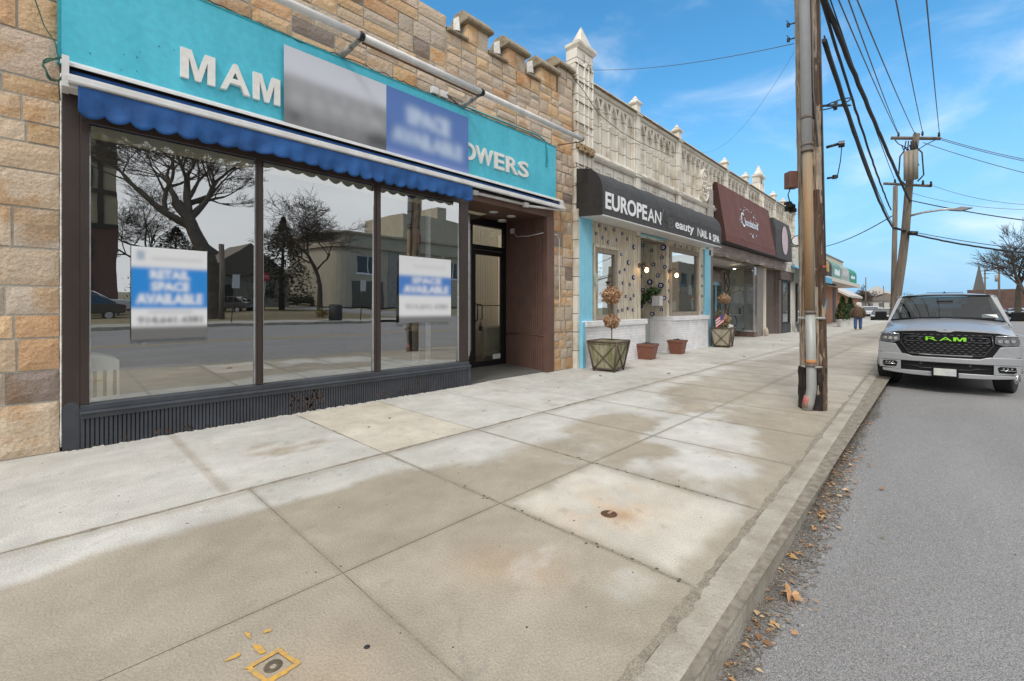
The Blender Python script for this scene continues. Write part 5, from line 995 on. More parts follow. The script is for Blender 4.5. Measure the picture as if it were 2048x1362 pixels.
mb = MB(); mb.box(22.0, 23.8, 8.07, 8.15, .0, 2.75); dr = mb.build('door', mat('pale_blue_door', (.25, .42, .5)), SH)
for a in (22.15, 23.0): mb = MB(); mb.box(a, a + .65, 8.05, 8.07, .25, 2.55); mb.build('door_pane', G2, dr)
mb = MB(); mb.prism([(22.0, 2.3), (21.9, 3.4), (24.0, 3.4), (23.9, 2.3), (23.3, 2.75), (22.6, 2.75)], 'y', 8.02, 8.05); mb.build('brown_drape', mat('mauve_drape', (.2, .15, .14), (.32, .27, .26), 6), SH)
br = MB(); rd = random.Random(3)
for k in range(9):
    x = 18.3; P = [(x, 7.6, .1)]; 
    for i in range(12): P.append((x + .22 * math.sin(i * .7 + k), 7.6 + .12 * math.cos(i + k), .1 + i * .285 if k < 6 else 3.2 + .1 * math.sin(i)))
    if k >= 6: P = [(18.2 + i * .17, 7.6 + .1 * math.sin(i + k), 3.25 + .1 * math.sin(i * .8 + k)) for i in range(13)]
    if k < 6: P = [(p[0] if i > 0 else x, p[1], p[2]) for i, p in enumerate(P)]; P = [(18.3 + (.1 * rd.random() if k % 2 else 1.8) + .1 * math.sin(i * .9 + k), p[1], p[2]) for i, p in enumerate(P)]
    br.tube(P, .02, 5)
br.v = [(vx * 1.3 - 2.6, vy + .15, vz) for vx, vy, vz in br.v]
tag(br.build('branch_garland', mat('twig_brown', (.07, .045, .035), rough=.9)), 'twisted bare branches framing the recessed doorway of the third shop', 'garland')
t = thing('display_table', 'small white display table with curved black legs in the corner shop window', 'table', (25.0, 7.6, .3)); mb = MB(); mb.box(24.75, 25.3, 7.05, 8.15, 1.05, 1.1); mb.build('tabletop', M_white, t)
for sx in (7.3, 7.85):
    mb = MB(); mb.tube([(25, sx, 1.05), (25, sx - .1, .8), (25, sx - .08, .55), (25, sx + .18, .3)], .02, 5); mb.build('leg', M_black, t)
mb = MB(); mb.box(24.85, 25.2, 7.6, 8.0, 1.1, 1.4); tag(mb.build('gift_basket', mat('wicker_grey', (.35, .3, .27), (.5, .42, .4), 9), bevel=.03), 'grey basket on the white display table', 'basket')
mb = MB(); foliage(mb, (25.0, 7.3, 1.4), .2, 200, .1, [(.7, .68, .62), (.6, .6, .5), (.05, .1, .04)], .8, .1, 3); tag(mb.build('flower_arrangement', M_leafc), 'white flower arrangement on the right of the display table', 'flowers')
mb = MB(); mb.obox(0, 0, 0, .02, .5, .6, M=Matrix.Translation((24.9, 7.1, 2.05)) @ Matrix.Rotation(-.25, 4, 'X')); mb.tube([(24.9, 7.9, 2.2), (24.9, 7.1, 2.6)], .012, 4); tag(mb.build('hanging_sign', mat('redwood_board', (.2, .075, .04), (.13, .05, .03), 9)), 'small reddish wooden board hanging askew in the corner shop window', 'sign')
mb = MB(); mb.box(25.74, 25.78, 8.0, 8.5, 2.6, 3.0); mb.box(25.74, 25.78, 7.0, 7.6, 2.3, 3.1); mb.build('wall_print', mat('white_print', (.72, .71, .68), (.5, .5, .48), 4), SH)
mb = MB(); mb.lathe([(.001, 3.33), (.06, 3.32), (.07, 3.34)], 23.2, 7.3, 12); mb.build('soffit_light', mat('lit_disc', (1, .85, .6), emit=6), SH)
t = thing('mailbox', 'black mailbox on the taupe wall between the shop fronts', 'mailbox', (26.95, 7.3, 1.4)); M4 = Matrix.Translation((26.85, 7.42, 1.62)) @ Matrix.Rotation(-math.atan2(1.5, 1.95), 4, 'Z')
mb = MB(); mb.obox(0, 0, 0, .52, .2, .4, M=M4); mb.build('body', M_black, t, bevel=.03); mb = MB(); mb.obox(0, 0, 0, .3, .01, .05, M=M4 @ Matrix.Translation((0, -.105, -.1))); mb.build('plate', M_white, t)
mb = MB(); mb.lathe([(.06, 0), (.12, .1), (.1, .3), (.05, .42), (.001, .47)], 25.3, 6.45, 12); tag(mb.build('stone_ornament', mat('pale_stone', (.5, .42, .33), (.4, .34, .27), 9)), 'small pale stone figure on the pavement at the foot of the taupe pilaster', 'ornament')
mb = MB(); mb.lathe([(.22, 0), (.34, .5), (.37, .52), (.37, .58), (.3, .58), (.28, .5)], 31.0, 6.0, 18); tag(mb.build('flower_pot', mat('grey_pot', (.2, .21, .24), rough=.6)), 'grey round flower pot on the pavement behind the wooden pole', 'plant pot')
# next low white shop with blue awning
WB = thing('white_shop', 'narrow white rendered shop front beyond the terracotta row', 'building', (34, 7, 0)); mb = MB(); mb.box(31, 39, 6.5, 9, 0, 5.3); mb.build('wall', mat('white_render', (.6, .57, .5), (.52, .49, .42), 2), WB); window(WB, 31.8, 33.4, .3, 2.9, 6.42, G2, M_black, .1, name='door')
mb = MB(); mb.prism([(6.5, 4.0), (5.4, 3.4), (5.4, 3.05), (5.44, 3.05), (5.44, 3.38), (6.5, 3.95)], 'x', 30.2, 37); tag(mb.build('blue_awning', mat('sky_canvas', (.08, .36, .58), (.1, .4, .62), 3, .8)), 'light blue sloping fabric awning partly hidden by the wooden pole', 'awning')

t = thing('round_sign', 'small round bracket sign on the terracotta wall right of the black awning', 'sign', (29.6, 6.0, 5.2)); mb = MB(); mb.disc((29.6, 5.95, 5.25), (-1, 0, 0), .3, 18, .06); mb.build('disc', M_black, t); mb = MB(); mb.disc((29.53, 5.95, 5.25), (-1, 0, 0), .25, 18, .01); mb.build('face', M_w2, t); mb = MB(); mb.tube([(29.6, 6.4, 5.0), (29.6, 5.95, 4.9), (29.6, 5.75, 5.1)], .03, 5); mb.build('bracket', M_black, t)
# ------------------------------------------------------------------ utility pole in front
UP = thing('utility_pole', 'thick splintered wooden utility pole at the kerb with a steel conduit on its face', 'utility pole', (7.62, 1.36, 0))
rd = random.Random(11)
def pole_mesh(base, top, r0, r1, n=28, segs=90, rough=.008):
    mb = MB(); B, T = Vector(base), Vector(top); vs = []
    for i in range(segs + 1):
        t = i / segs; c = B.lerp(T, t); r = r0 + (r1 - r0) * t
        for j in range(n):
            a = 2 * math.pi * j / n; rr = r + rough * (vnoise(np.array([j * 1.3 + .2]), np.array([i * .09]))[0] - .5) * 2.4 + rough * .6 * (rd.random() - .5)
            if vnoise(np.array([j * 2.1 + 5]), np.array([i * .16 + 40]))[0] > .78: rr -= rough * 1.3
            vs.append((c.x + rr * math.cos(a), c.y + rr * math.sin(a), c.z))
    mb.add(vs, [(i * n + j, i * n + (j + 1) % n, (i + 1) * n + (j + 1) % n, (i + 1) * n + j) for i in range(segs) for j in range(n)]); return mb
PB = Vector((7.64, 1.33, 0)); PT = Vector((7.6, 1.5, 11.2))
pole_mesh(PB, PT, .16, .13, rough=.013).build('pole', M_wood, UP)
pole_mesh(PB + Vector((-.02, .02, -.01)), PB + Vector((-.02, .02, .6)), .166, .163, segs=12, rough=.016).build('tar_collar', mat('creosote', (.012, .01, .009), (.06, .035, .022), 9, .9, bump=.8, stretch=(2, 2, .3), contrast=(.45, .7)), UP)
def onp(t, ax, ay): c = PB.lerp(PT, t / 11.2); return Vector((c.x + ax, c.y + ay, t))
sp_ = pole_mesh(PB, PT, .163, .133, segs=90, rough=.013); keep = []
for fi, f in enumerate(sp_.f):
    i_, j_q = divmod(fi, 28); a = 2 * math.pi * (j_q + .5) / 28; rg = math.cos(a) * .17 - math.sin(a) * .985; zz = i_ * 11.2 / 90
    if rg > .15 and vnoise(np.array([j_q * .55 + 3.3]), np.array([zz * 1.1 + 7]))[0] > (.42 if zz < 3 else .6) + .1 * (rg < .5): keep.append(f)
sp_.f = keep; sp_.build('split_surface', mat('dark_split_wood', (.05, .028, .018), (.16, .095, .06), 12, .95, bump=1.2, stretch=(3, 3, .2)), UP)
# towards the camera is (-.72,-.69) side
cx_, cy_ = -.2, -.01
M_con = mat('galvanised_conduit', (.3, .31, .29), (.42, .42, .39), 5, .5, metal=.2, stretch=(1, 1, .3)); M_conrust = mat('rusting_conduit', (.26, .25, .19), (.3, .17, .08), 3.2, .7, stretch=(3.5, 3.5, .12), contrast=(.45, .6)); M_pvc = mat('grey_pvc', (.48, .49, .5), (.42, .43, .44), 4, .5)
mb = MB(); mb.tube([onp(0, cx_ + .0, cy_ + .06), onp(.12, cx_ + .0, cy_ + .03), onp(.3, cx_, cy_ + .002), onp(.8, cx_, cy_), onp(1.35, cx_, cy_)], .062, 16); mb.build('conduit', M_con, UP)
mb = MB(); mb.tube([onp(1.35, cx_, cy_), onp(3.66, cx_, cy_)], .06, 16); mb.build('conduit', M_conrust, UP)
mb = MB(); mb.tube([onp(3.66, cx_, cy_), onp(11, cx_, cy_)], .066, 16); mb.build('plastic_riser', M_pvc, UP)
for z, r in ((.62, .075), (1.36, .07), (3.64, .078), (3.72, .078), (4.1, .07)): mb = MB(); mb.tube([onp(z, cx_, cy_), onp(z + .045, cx_, cy_)], r, 16); mb.build('conduit_strap', mat('strap_iron', (.1, .08, .07), (.2, .17, .14), 14, .7), UP)
mb = MB(); mb.tube([onp(.66, cx_, cy_), onp(.72, cx_, cy_)], .064, 16); mb.build('rust_band', mat('rust_band', (.42, .2, .08), rough=.8), UP)
mb = MB(); mb.tube([onp(.04, cx_ - .002, cy_ + .062), onp(.2, cx_ - .002, cy_ + .03)], .064, 12); mb.build('red_mark', mat('red_paint_patch', (.42, .12, .11), (.3, .27, .24), 12, .7, contrast=(.45, .6)), UP)
for a, b, r in ((onp(1.3, -.1, -.17), onp(1.3, -.2, .14), .02), (onp(.62, -.25, -.06), onp(.62, -.17, -.13), .013), (onp(.62, -.25, .06), onp(.62, -.17, .12), .013)): mb = MB(); mb.tube([a, b], r, 6); mb.build('bracket', M_con, UP)
rgt = Vector((.17, -.985, 0))
def side(z, s, f=0): c = onp(z, 0, 0); return c + rgt * s + Vector((-.985, -.17, 0)) * f
mb = MB(); mb.tube([side(1.9, .163, .02), side(11, .135, .02)], .013, 6); mb.tube([side(3.7, .1, .17), side(4.5, .06, .17), side(11, .05, .15)], .012, 5); mb.build('ground_wire', M_greycable, UP)
mb = MB(); mb.obox(0, 0, 0, .15, .14, .24, M=Matrix.Translation(side(3.32, -.22, .0)) @ Matrix.Rotation(AZ - R(90), 4, 'Z')); mb.build('junction_box', mat('brown_box', (.17, .08, .06), (.12, .06, .05), 8, .7), UP, bevel=.008)
mb = MB()
for k in range(9): mb.obox(0, 0, 0, rd.uniform(.04, .1), .06, rd.uniform(.03, .08), M=Matrix.Translation(side(2.95 + rd.uniform(-.13, .1), -.24 + rd.uniform(-.04, .03), rd.uniform(0, .08))) @ Matrix.Rotation(AZ, 4, 'Z'))
mb.tube([side(3.2, -.24, .02), side(3.1, -.27, .05), side(2.95, -.24, .05)], .008, 5); mb.build('metal_fitting', M_black, UP)
for z in (5.62, 5.4): mb = MB(); mb.tube([side(z, -.13), side(z, -.24)], .01, 5); mb.disc(side(z, -.23) - Vector((0, 0, .03)), (0, 0, 1), .022, 8, .05); mb.tube([side(z, -.21), side(z + .07, -.25)], .006, 4); mb.build('insulator', M_black, UP)
mb = MB(); mb.tube([side(3.72, .2), side(3.74, .34)], .02, 6); mb.disc(side(3.73, .34), rgt, .045, 10, .07); mb.tube([side(3.72, .38), side(3.5, .36), side(3.28, .32)], .006, 4); mb.tube([side(3.28, .2), side(3.28, .33)], .016, 5); mb.disc(side(3.26, .29), (0, 0, 1), .03, 8, .05); mb.build('insulator', M_black, UP)
mb = MB(); mb.obox(0, 0, 0, .05, .012, .025, M=Matrix.Translation(side(2.02, .15, .165)) @ Matrix.Rotation(AZ - R(90), 4, 'Z')); mb.build('pole_tag', mat('red_tag', (.45, .07, .04)), UP)
mb = MB(); mb.tube([(7.36, .0, 8.9), (7.36, 2.8, 8.9)], .06, 4); mb.build('crossarm', M_wood, UP)
# ------------------------------------------------------------------ leaning second pole with crossarm and transformer bank
P2 = thing('utility_pole', 'leaning wooden utility pole beyond the silver truck carrying a crossarm, transformer shield and street lamp', 'utility pole', (24.6, 1.6, 0))
def raypt(px, py, X): u = (px - 1024) / 895; v = (615 - py) / 895; k = X / (math.cos(AZ) + u * math.sin(AZ)); return Vector((X, (math.sin(AZ) - u * math.cos(AZ)) * k, 1.45 + v * k))
M_wd2 = mat('grey_pole_wood', (.2, .165, .13), (.11, .085, .065), 4, .9, bump=.4, stretch=(2, 2, .2))
b2 = raypt(1784, 640, 24.6); b2.z = 0; t2 = raypt(1832, 268, 24.6)
mb = MB(); mb.tube([b2.lerp(t2, k / 10) + Vector((0, .03 * math.sin(k), 0)) for k in range(11)], [.175 - .006 * k for k in range(11)], 14); mb.build('pole', M_wd2, P2)
A2, B2 = raypt(1782, 276, 24.3), raypt(1881, 277, 24.9)
mb = MB(); mb.tube([A2, B2], .07, 4); mb.build('crossarm', M_wd2, P2)
A3, B3 = raypt(1767, 367, 24.3), raypt(1864, 372, 24.7)
mb = MB(); mb.tube([A3, B3], .055, 4); mb.build('crossarm', M_wd2, P2)
mb = MB()
for p, q in ((1797, 268), (1845, 266), (1878, 268), (1830, 268), (1862, 366), (1790, 362), (1846, 364)):
    mb = MB(); c = raypt(p, q, 24.6); mb.lathe([(.02, c.z - .12), (.045, c.z - .06), (.03, c.z), (.045, c.z + .03), (.01, c.z + .08)], c.x, c.y, 8); mb.build('insulator', M_black, P2)
mb = MB(); c = raypt(1822, 330, 24.2)
for dx in (-.14, .0, .14): mb.tube([c + Vector((-.1, dx, -.62)), c + Vector((-.1, dx, .55))], .085, 10)
mb.build('transformer_shield', mat('shield_grey', (.2, .2, .185), (.3, .23, .15), 5, .6, stretch=(2, 2, .4)), P2)
mb = MB()
for s_ in (-1, 1): mb.tube([c + Vector((-.1, s_ * .2, .6)), c + Vector((-.1, s_ * .33, .4)), c + Vector((-.1, s_ * .38, -.5)), c + Vector((-.1, s_ * .2, -.72))], .028, 6)
for k in range(5): mb.tube([raypt(1803 + 8 * k, 290 + (k % 2) * 6, 24.4), raypt(1808 + 7 * k, 302, 24.3), raypt(1812 + 5 * k, 282, 24.5)], .022, 5)
mb.tube([raypt(1790, 280, 24.4), raypt(1797, 288, 24.4), raypt(1815, 296, 24.3), raypt(1838, 330, 24.2), raypt(1812, 358, 24.2)], .018, 5); mb.tube([raypt(1870, 280, 24.5), raypt(1850, 290, 24.4), raypt(1835, 300, 24.3), raypt(1824, 350, 24.2)], .018, 5)
mb.build('jumper_wires', M_rubber, P2)
mb = MB(); mb.tube([raypt(1815, 433, 24.6), raypt(1845, 425, 24.5), raypt(1885, 419, 24.4), raypt(1908, 418, 24.4)], .045, 8); mb.build('lamp_arm', M_alu, P2)
mb = MB(); h = raypt(1915, 418, 24.4); mb.prism([(h.y + .25, h.z - .02), (h.y - .1, h.z - .1), (h.y - .42, h.z - .02), (h.y - .1, h.z + .07)], 'x', h.x - .12, h.x + .12); mb.build('lamp_head', mat('lamp_grey', (.25, .25, .26)), P2, bevel=.02)
mb = MB(); k = raypt(1816, 466, 24.4); mb.tube([k, k + Vector((0, -.3, -.05))], .09, 8); mb.tube([raypt(1790, 456, 24.5), raypt(1812, 462, 24.4)], .05, 6); mb.build('splice_case', M_black, P2)
b3 = raypt(1786, 640, 31); b3.z = 0; t3 = raypt(1791, 372, 31)
mb = MB(); mb.tube([b3, t3], [.13, .1], 12); tag(mb.build('utility_pole', M_wd2), 'thinner wooden pole standing right behind the leaning utility pole', 'utility pole')
# ------------------------------------------------------------------ overhead wires
def wire(label, a, b, r, sag=.0, m=None, n=40, group=None, wob=0):
    a, b = Vector(a), Vector(b); mb = MB(); P = []
    for i in range(n + 1):
        t = i / n; p = a.lerp(b, t); p.z -= sag * 4 * t * (1 - t); p.z += wob * (random.random() - .5); p.y += wob * (random.random() - .5); P.append(p)
    mb.tube(P, r, 5); return tag(mb.build('overhead_wire', m or M_greycable), label, 'wire', group)
def back(pa, pb, X0, X1, t0):   # extend line pa->pb (world) beyond pa to X=t0
    d = (pb - pa) / (pb.x - pa.x); return pa + d * (t0 - pa.x)
for lab, (px, py), Xs, end in (('first bare power wire from the left reaching the crossarm', (1682, 0), 9, (1796, 268)), ('second bare power wire from the left reaching the crossarm', (1701, 0), 9, (1798, 270)), ('third power wire from the left, reaching the pole top', (1719, 0), 9, (1831, 270)), ('power wire dropping steeply to the middle right of the crossarm', (1794, 0), 9.5, (1846, 268)), ('rightmost power wire dropping steeply to the end of the crossarm', (1854, 0), 9.5, (1879, 268))):
    e_ = raypt(*end, 24.6); s_ = raypt(px, py, Xs); st = back(s_, e_, 0, 0, 4.0); wire(lab, st, e_, .011, .12)
for lab, (px, py), Xs, end, r, sg in (('thick bundled phone cable running from the top of the near pole to the leaning pole', (1650, 0), 8.2, (1820, 402), .04, .12), ('thinner phone cable just left of the thick bundle', (1645, 0), 8.2, (1782, 420), .024, .22), ('fine wire lashed beside the thick bundle', (1662, 0), 8.2, (1792, 366), .01, .1)):
    e_ = raypt(*end, 24.5); s_ = raypt(px, py, Xs); st = back(s_, e_, 0, 0, 7.0); wire(lab, st, e_, r, sg, M_rubber, wob=.012 if r > .02 else 0)
s_ = side(5.25, .2); e_ = raypt(1788, 458, 24.5)
wire('black communication cable from the side of the near pole sagging to the leaning pole', s_, e_, .034, .35, M_rubber, wob=.01); wire('fine steel wire above the sagging communication cable', s_ + Vector((0, 0, .06)), e_ + Vector((0, 0, .12)), .01, .28, M_rubber)
e_ = raypt(2150, 514, 24.5); wire('thick cable running right from the leaning pole towards the bare trees', raypt(1812, 465, 24.5), e_, .035, .15, M_rubber, wob=.01)
wire('thin cable just above the thick one running right from the leaning pole', raypt(1812, 461, 24.5), raypt(2150, 508, 24.5), .014, .1, M_rubber)
wire('cable running right past the street lamp head', raypt(1818, 400, 24.5), raypt(2150, 452, 24.5), .02, .1, M_rubber)
for i, (a, b) in enumerate((((1880, 276), (2150, 336)), ((1880, 279), (2150, 340)), ((1846, 285), (2150, 369)))):
    wire(('upper', 'second', 'lowest')[i] + ' power wire leaving the right side of the crossarm', raypt(*a, 24.7), raypt(*b, 24.7), .013, .1)
for i, (a, b) in enumerate((((1862, 370), (2150, 408)), ((1820, 385), (2150, 415)))): wire(('fine twisted wire leaving the lower crossarm', 'fine wire below the lower crossarm')[i], raypt(*a, 24.7), raypt(*b, 24.7), .008, .3)
wire('service drop from the leaning pole up left to the brick shops', raypt(1784, 432, 24.5), (39.7, 7.3, 5.9), .022, .35, M_rubber)
wire('thin service wire crossing from the near pole to the corner pinnacle', side(5.32, -.16), (9.35, 6.3, 7.35), .0055, .12, M_greycable)
w_ = wire('very thin wire curving down from the near pole to the terracotta parapet', side(5.2, -.16), (15.0, 6.4, 7.2), .0022, .9, M_greycable)
# snow-shoe coil
t = thing('cable_loop', 'dark flat loop of spare cable hanging on the sagging cable beside the near pole', 'cable loop', raypt(1671, 212, 10.5)); c = raypt(1671, 211, 10.3)
mb = MB()
for dz, ax in ((.0, .0), (.03, .35)): mb.tube([c + Vector((.22 * math.cos(a), .0, 0)) * .6 + rgt * .2 * math.cos(a) + Vector((0, 0, .075 * math.sin(a) + ax * .3 * math.cos(a) + dz)) + Vector((.1, .1, 0)) * math.sin(a) for a in np.linspace(0, 6.28, 26)], .012, 5)
mb.build('loop', M_rubber, t); mb = MB(); mb.obox(0, 0, 0, .07, .06, .17, M=Matrix.Translation(c + Vector((0, 0, -.0))) @ Matrix.Rotation(.5, 4, 'Y')); mb.build('clip', M_black, t)
wob_cable('cable', 'thin black cable draped across the terracotta arcade', [(8.2, 6.25, 7.0), (9.0, 6.2, 6.6), (9.6, 6.22, 6.3), (10.8, 6.22, 6.15), (12, 6.2, 6.15), (14, 6.24, 6.3)], .008, M_rubber, .008)

# ------------------------------------------------------------------ pickup truck
TX, TY = 11.55, -.03
PU = thing('pickup_truck', 'silver pickup truck parked facing the camera with lime green grille letters', 'pickup truck', (TX + 2.9, TY, RZ))
M_sil = mat('silver_paint', (.35, .355, .365), rough=.36, metal=.35, coat=.4); M_pl = mat('black_plastic', (.006, .006, .007), rough=.55, spec=.25); M_tyre = mat('tyre_rubber', (.018, .018, .019), rough=.85, bump=.2, bscale=40)
M_chr = mat('chrome', (.7, .7, .72), rough=.12, metal=1); M_cgl = mat('car_glass', (.012, .016, .016), rough=.03, spec=.9, coat=1)
W3 = lambda a, s, z: (TX + a, TY + s, RZ + z)
def loft(mb, secs, mirror=True, cap=True, smooth=False):
    """secs: list of (a, [(s,z)...]) -> skin across sections, mirrored in s"""
    for sg in ((1, -1) if mirror else (1,)):
        n = len(secs[0][1]); vs = [W3(a, sg * s, z) for a, pr in secs for s, z in pr]
        fs = [(i * n + j, (i + 1) * n + j, (i + 1) * n + j + 1, i * n + j + 1) for i in range(len(secs) - 1) for j in range(n - 1)]
        mb.add(vs, fs if sg > 0 else [f[::-1] for f in fs], smooth=smooth)
# main body shell: sill -> waist -> bonnet/bed top
mb = MB()
loft(mb, smooth=True, secs=[(.22, [(.8, .5), (.93, .55), (.955, .7), (.95, .9), (.9, 1.02), (.84, 1.1), (.6, 1.15), (.3, 1.175), (0, 1.18)]),
          (.45, [(.93, .5), (.975, .6), (.99, .75), (.985, .92), (.95, 1.05), (.87, 1.15), (.62, 1.21), (.35, 1.255), (0, 1.26)]),
          (1.1, [(.96, .95), (.995, .98), (1.0, 1.0), (.99, 1.03), (.955, 1.1), (.88, 1.24), (.62, 1.29), (.35, 1.33), (0, 1.335)]),
          (1.62, [(.96, .5), (.985, .6), (.995, .8), (.985, 1.0), (.955, 1.12), (.89, 1.3), (.62, 1.35), (.35, 1.375), (0, 1.38)]),
          (2.2, [(.96, .4), (.985, .6), (.995, .8), (.985, 1.0), (.96, 1.14), (.93, 1.27), (.9, 1.3), (.5, 1.3), (0, 1.3)]),
          (4.1, [(.96, .4), (.985, .6), (.995, .8), (.985, 1.0), (.965, 1.14), (.93, 1.24), (.9, 1.24), (.5, 1.24), (0, 1.24)]),
          (5.75, [(.94, .5), (.97, .6), (.98, .8), (.97, 1.0), (.955, 1.14), (.93, 1.28), (.9, 1.29), (.5, 1.29), (0, 1.29)]),
          (5.8, [(0, .5), (0, .6), (0, .8), (0, 1.0), (0, 1.14), (0, 1.25), (0, 1.27), (0, 1.28), (0, 1.29)])])
for sg in (-1, 1):
    mb.tube([W3(1.02 + .52 * math.cos(t), sg * .965, .42 + .52 * math.sin(t)) for t in np.linspace(0, math.pi, 16)], .04, 6)
    mb.add([W3(a, sg * .93, z) for a, z in ((.3, .45), (1.7, .45), (1.7, 1.1), (.3, 1.1))], [(0, 1, 2, 3)])
    mb.prism([(TX + .45, RZ + 1.22), (TX + 1.62, RZ + 1.36), (TX + 1.62, RZ + 1.33), (TX + .45, RZ + 1.19)], 'y', TY + sg * .3, TY + sg * .36)
# roof and pillars
loft(mb, [(2.32, [(.74, 1.845), (.66, 1.870), (.3, 1.885), (0, 1.890)]), (2.5, [(.76, 1.870), (.68, 1.8), (.3, 1.920), (0, 1.925)]), (3.6, [(.76, 1.880), (.68, 1.910), (.3, 1.930), (0, 1.935)]), (4.05, [(.74, 1.840), (.66, 1.865), (.3, 1.880), (0, 1.885)])])
mb.build('body', M_sil, PU)
for sg in (-1, 1):
    mb = MB(); mb.add([W3(1.5, sg * .95, 1.2), W3(1.68, sg * .87, 1.33), W3(2.36, sg * .69, 1.865), W3(2.33, sg * .78, 1.830)], [(0, 1, 2, 3)]); mb.add([W3(1.5, sg * .95, 1.2), W3(2.33, sg * .78, 1.830), W3(2.5, sg * .79, 1.820), W3(1.85, sg * .96, 1.2)], [(0, 1, 2, 3)])
    mb.add([W3(2.3, sg * .77, 1.860), W3(2.3, sg * .8, 1.820), W3(4.05, sg * .79, 1.820), W3(4.05, sg * .75, 1.880)], [(0, 1, 2, 3)])
    mb.build('roof_pillar', M_sil, PU, solid=.01)
mb = MB(); mb.grid(lambda u, v: W3(1.66 + .68 * v - .1 * (1 - (2 * u - 1) ** 2) * (1 - v), (.87 - .17 * v) * (2 * u - 1), 1.34 + .515 * v + .0), 16, 8)
mb.build('windscreen', glass('windscreen_glass', (.4, .46, .46), .09, refl=.42), PU)
mb = MB()
for sg in (-1, 1): mb.add([W3(1.9, sg * .955, 1.23), W3(2.45, sg * .8, 1.820), W3(4.0, sg * .8, 1.820), W3(4.1, sg * .955, 1.24)], [(0, 1, 2, 3)])
mb.add([W3(4.1, -.9, 1.24), W3(4.06, -.74, 1.860), W3(4.06, .74, 1.860), W3(4.1, .9, 1.24)], [(0, 1, 2, 3)]); mb.build('side_glass', glass('privacy_glass', (.12, .14, .14), .05, refl=.6), PU)
mb = MB(); mb.box(TX + 1.8, TX + 2.0, TY - .8, TY + .8, RZ + 1.1, RZ + 1.22)
for s_ in (-.4, .4): mb.box(TX + 2.7, TX + 2.9, TY + s_ - .26, TY + s_ + .26, RZ + 1.0, RZ + 1.5); mb.box(TX + 2.7, TX + 2.85, TY + s_ - .13, TY + s_ + .13, RZ + 1.5, RZ + 1.68)
mb.build('seats', mat('seat_grey', (.05, .05, .05), rough=.8), PU)
mb = MB(); mb.box(TX + 2.15, TX + 2.19, TY - .13, TY + .13, RZ + 1.68, RZ + 1.75); mb.build('rear_view_mirror', M_pl, PU)
mb = MB(); mb.tube([W3(1.52, .7, 1.355), W3(1.5, .4, 1.380), W3(1.52, .05, 1.385)], .012, 5); mb.tube([W3(1.5, -.1, 1.390), W3(1.5, -.4, 1.390), W3(1.56, -.72, 1.370)], .012, 5); mb.tube([W3(1.53, .85, 1.325), W3(1.45, .4, 1.380), W3(1.43, 0, 1.395), W3(1.45, -.4, 1.380), W3(1.53, -.85, 1.325)], .016, 5); mb.build('wiper', M_pl, PU)
mb = MB(); mb.add([W3(1.69 + .02, -.55, 1.390), W3(1.69 + .02, -.78, 1.390), W3(1.78, -.76, 1.460), W3(1.78, -.55, 1.460)], [(0, 1, 2, 3)]); mb.build('registration_sticker', M_white, PU)
# front face: black grille surround
front = lambda s, z, d=0: W3(.04 + .16 * (abs(s) / .95) ** 2.2 - d + .1 * max(0, z - .9), s, z)
def fpoly(name, poly, m, d=0, th=.03, par=PU, bev=0, mirror=False, n=1):
    mb = MB()
    for sg in ((1, -1) if mirror else (1,)):
        P_ = [(s * sg, z) for s, z in poly]; k = len(P_)
        mb.add([front(s, z, d) for s, z in P_] + [tuple(Vector(front(s, z, d)) + Vector((th, 0, 0))) for s, z in P_], [tuple(range(k)), tuple(range(2 * k - 1, k - 1, -1))] + [(i, i + k, (i + 1) % k + k, (i + 1) % k) for i in range(k)])
    return mb.build(name, m, par, bevel=bev)
def strips(poly_fn, s0, s1, n, m, name, d=0, th=.06, bev=0):   # poly_fn(s) -> (zlo, zhi): curved band across the front
    mb = MB(); S = np.linspace(s0, s1, n + 1); vs = []
    for s in S:
        a, b = poly_fn(s); vs += [front(s, a, d), front(s, b, d), tuple(Vector(front(s, b, d)) + Vector((th, 0, 0))), tuple(Vector(front(s, a, d)) + Vector((th, 0, 0)))]
    mb.add(vs, [(i * 4 + j, (i + 1) * 4 + j, (i + 1) * 4 + (j + 1) % 4, i * 4 + (j + 1) % 4) for i in range(n) for j in range(4)] + [(0, 1, 2, 3), tuple(range(n * 4 + 3, n * 4 - 1, -1))]); return mb.build(name, m, PU, bevel=bev)
strips(lambda s: (.66, 1.17 - .035 * (abs(s) / .66) ** 2 if abs(s) < .66 else 1.13 - .3 * (abs(s) - .66)), -.93, .93, 24, M_pl, 'grille_surround', 0, .2)
gx = lambda s: (.72 if abs(s) < .46 else .72 + (abs(s) - .46) * 1.7, 1.1 - .0 if abs(s) < .5 else 1.1 - (abs(s) - .5) * .5)
mb = MB()
for r_i, z in enumerate(np.arange(.75, 1.09, .042)):
    for k in range(-7, 8):
        s = k * .092 + (.046 if r_i % 2 else 0)
        if abs(s) > .56 - max(0, .86 - z) * .5 or (.93 < z < 1.08 and (abs(s) < .3)): continue
        mb.add([front(s - .026, z, .012), front(s + .026, z, .012), front(s + .02, z + .007, .012), front(s - .02, z + .007, .012)], [(0, 1, 2, 3)])
mb.build('grille', mat('grille_grey', (.16, .16, .17), rough=.35, metal=.5), PU)
mb = MB(); loop = [(-.6, 1.09), (.6, 1.09), (.62, .92), (.5, .72), (-.5, .72), (-.62, .92), (-.6, 1.09)]
mb.tube([front(*p, .02) for p in loop], .012, 6)
for sg in (-1, 1): mb.tube([front(sg * s, z, .025) for s, z in ((.36, 1.05), (.56, 1.04), (.58, .99), (.54, .96), (.38, .96), (.33, 1.0), (.36, 1.05))], .011, 6)
mb.build('grille_trim', mat('satin_dark', (.06, .06, .065), rough=.3, metal=.6), PU)
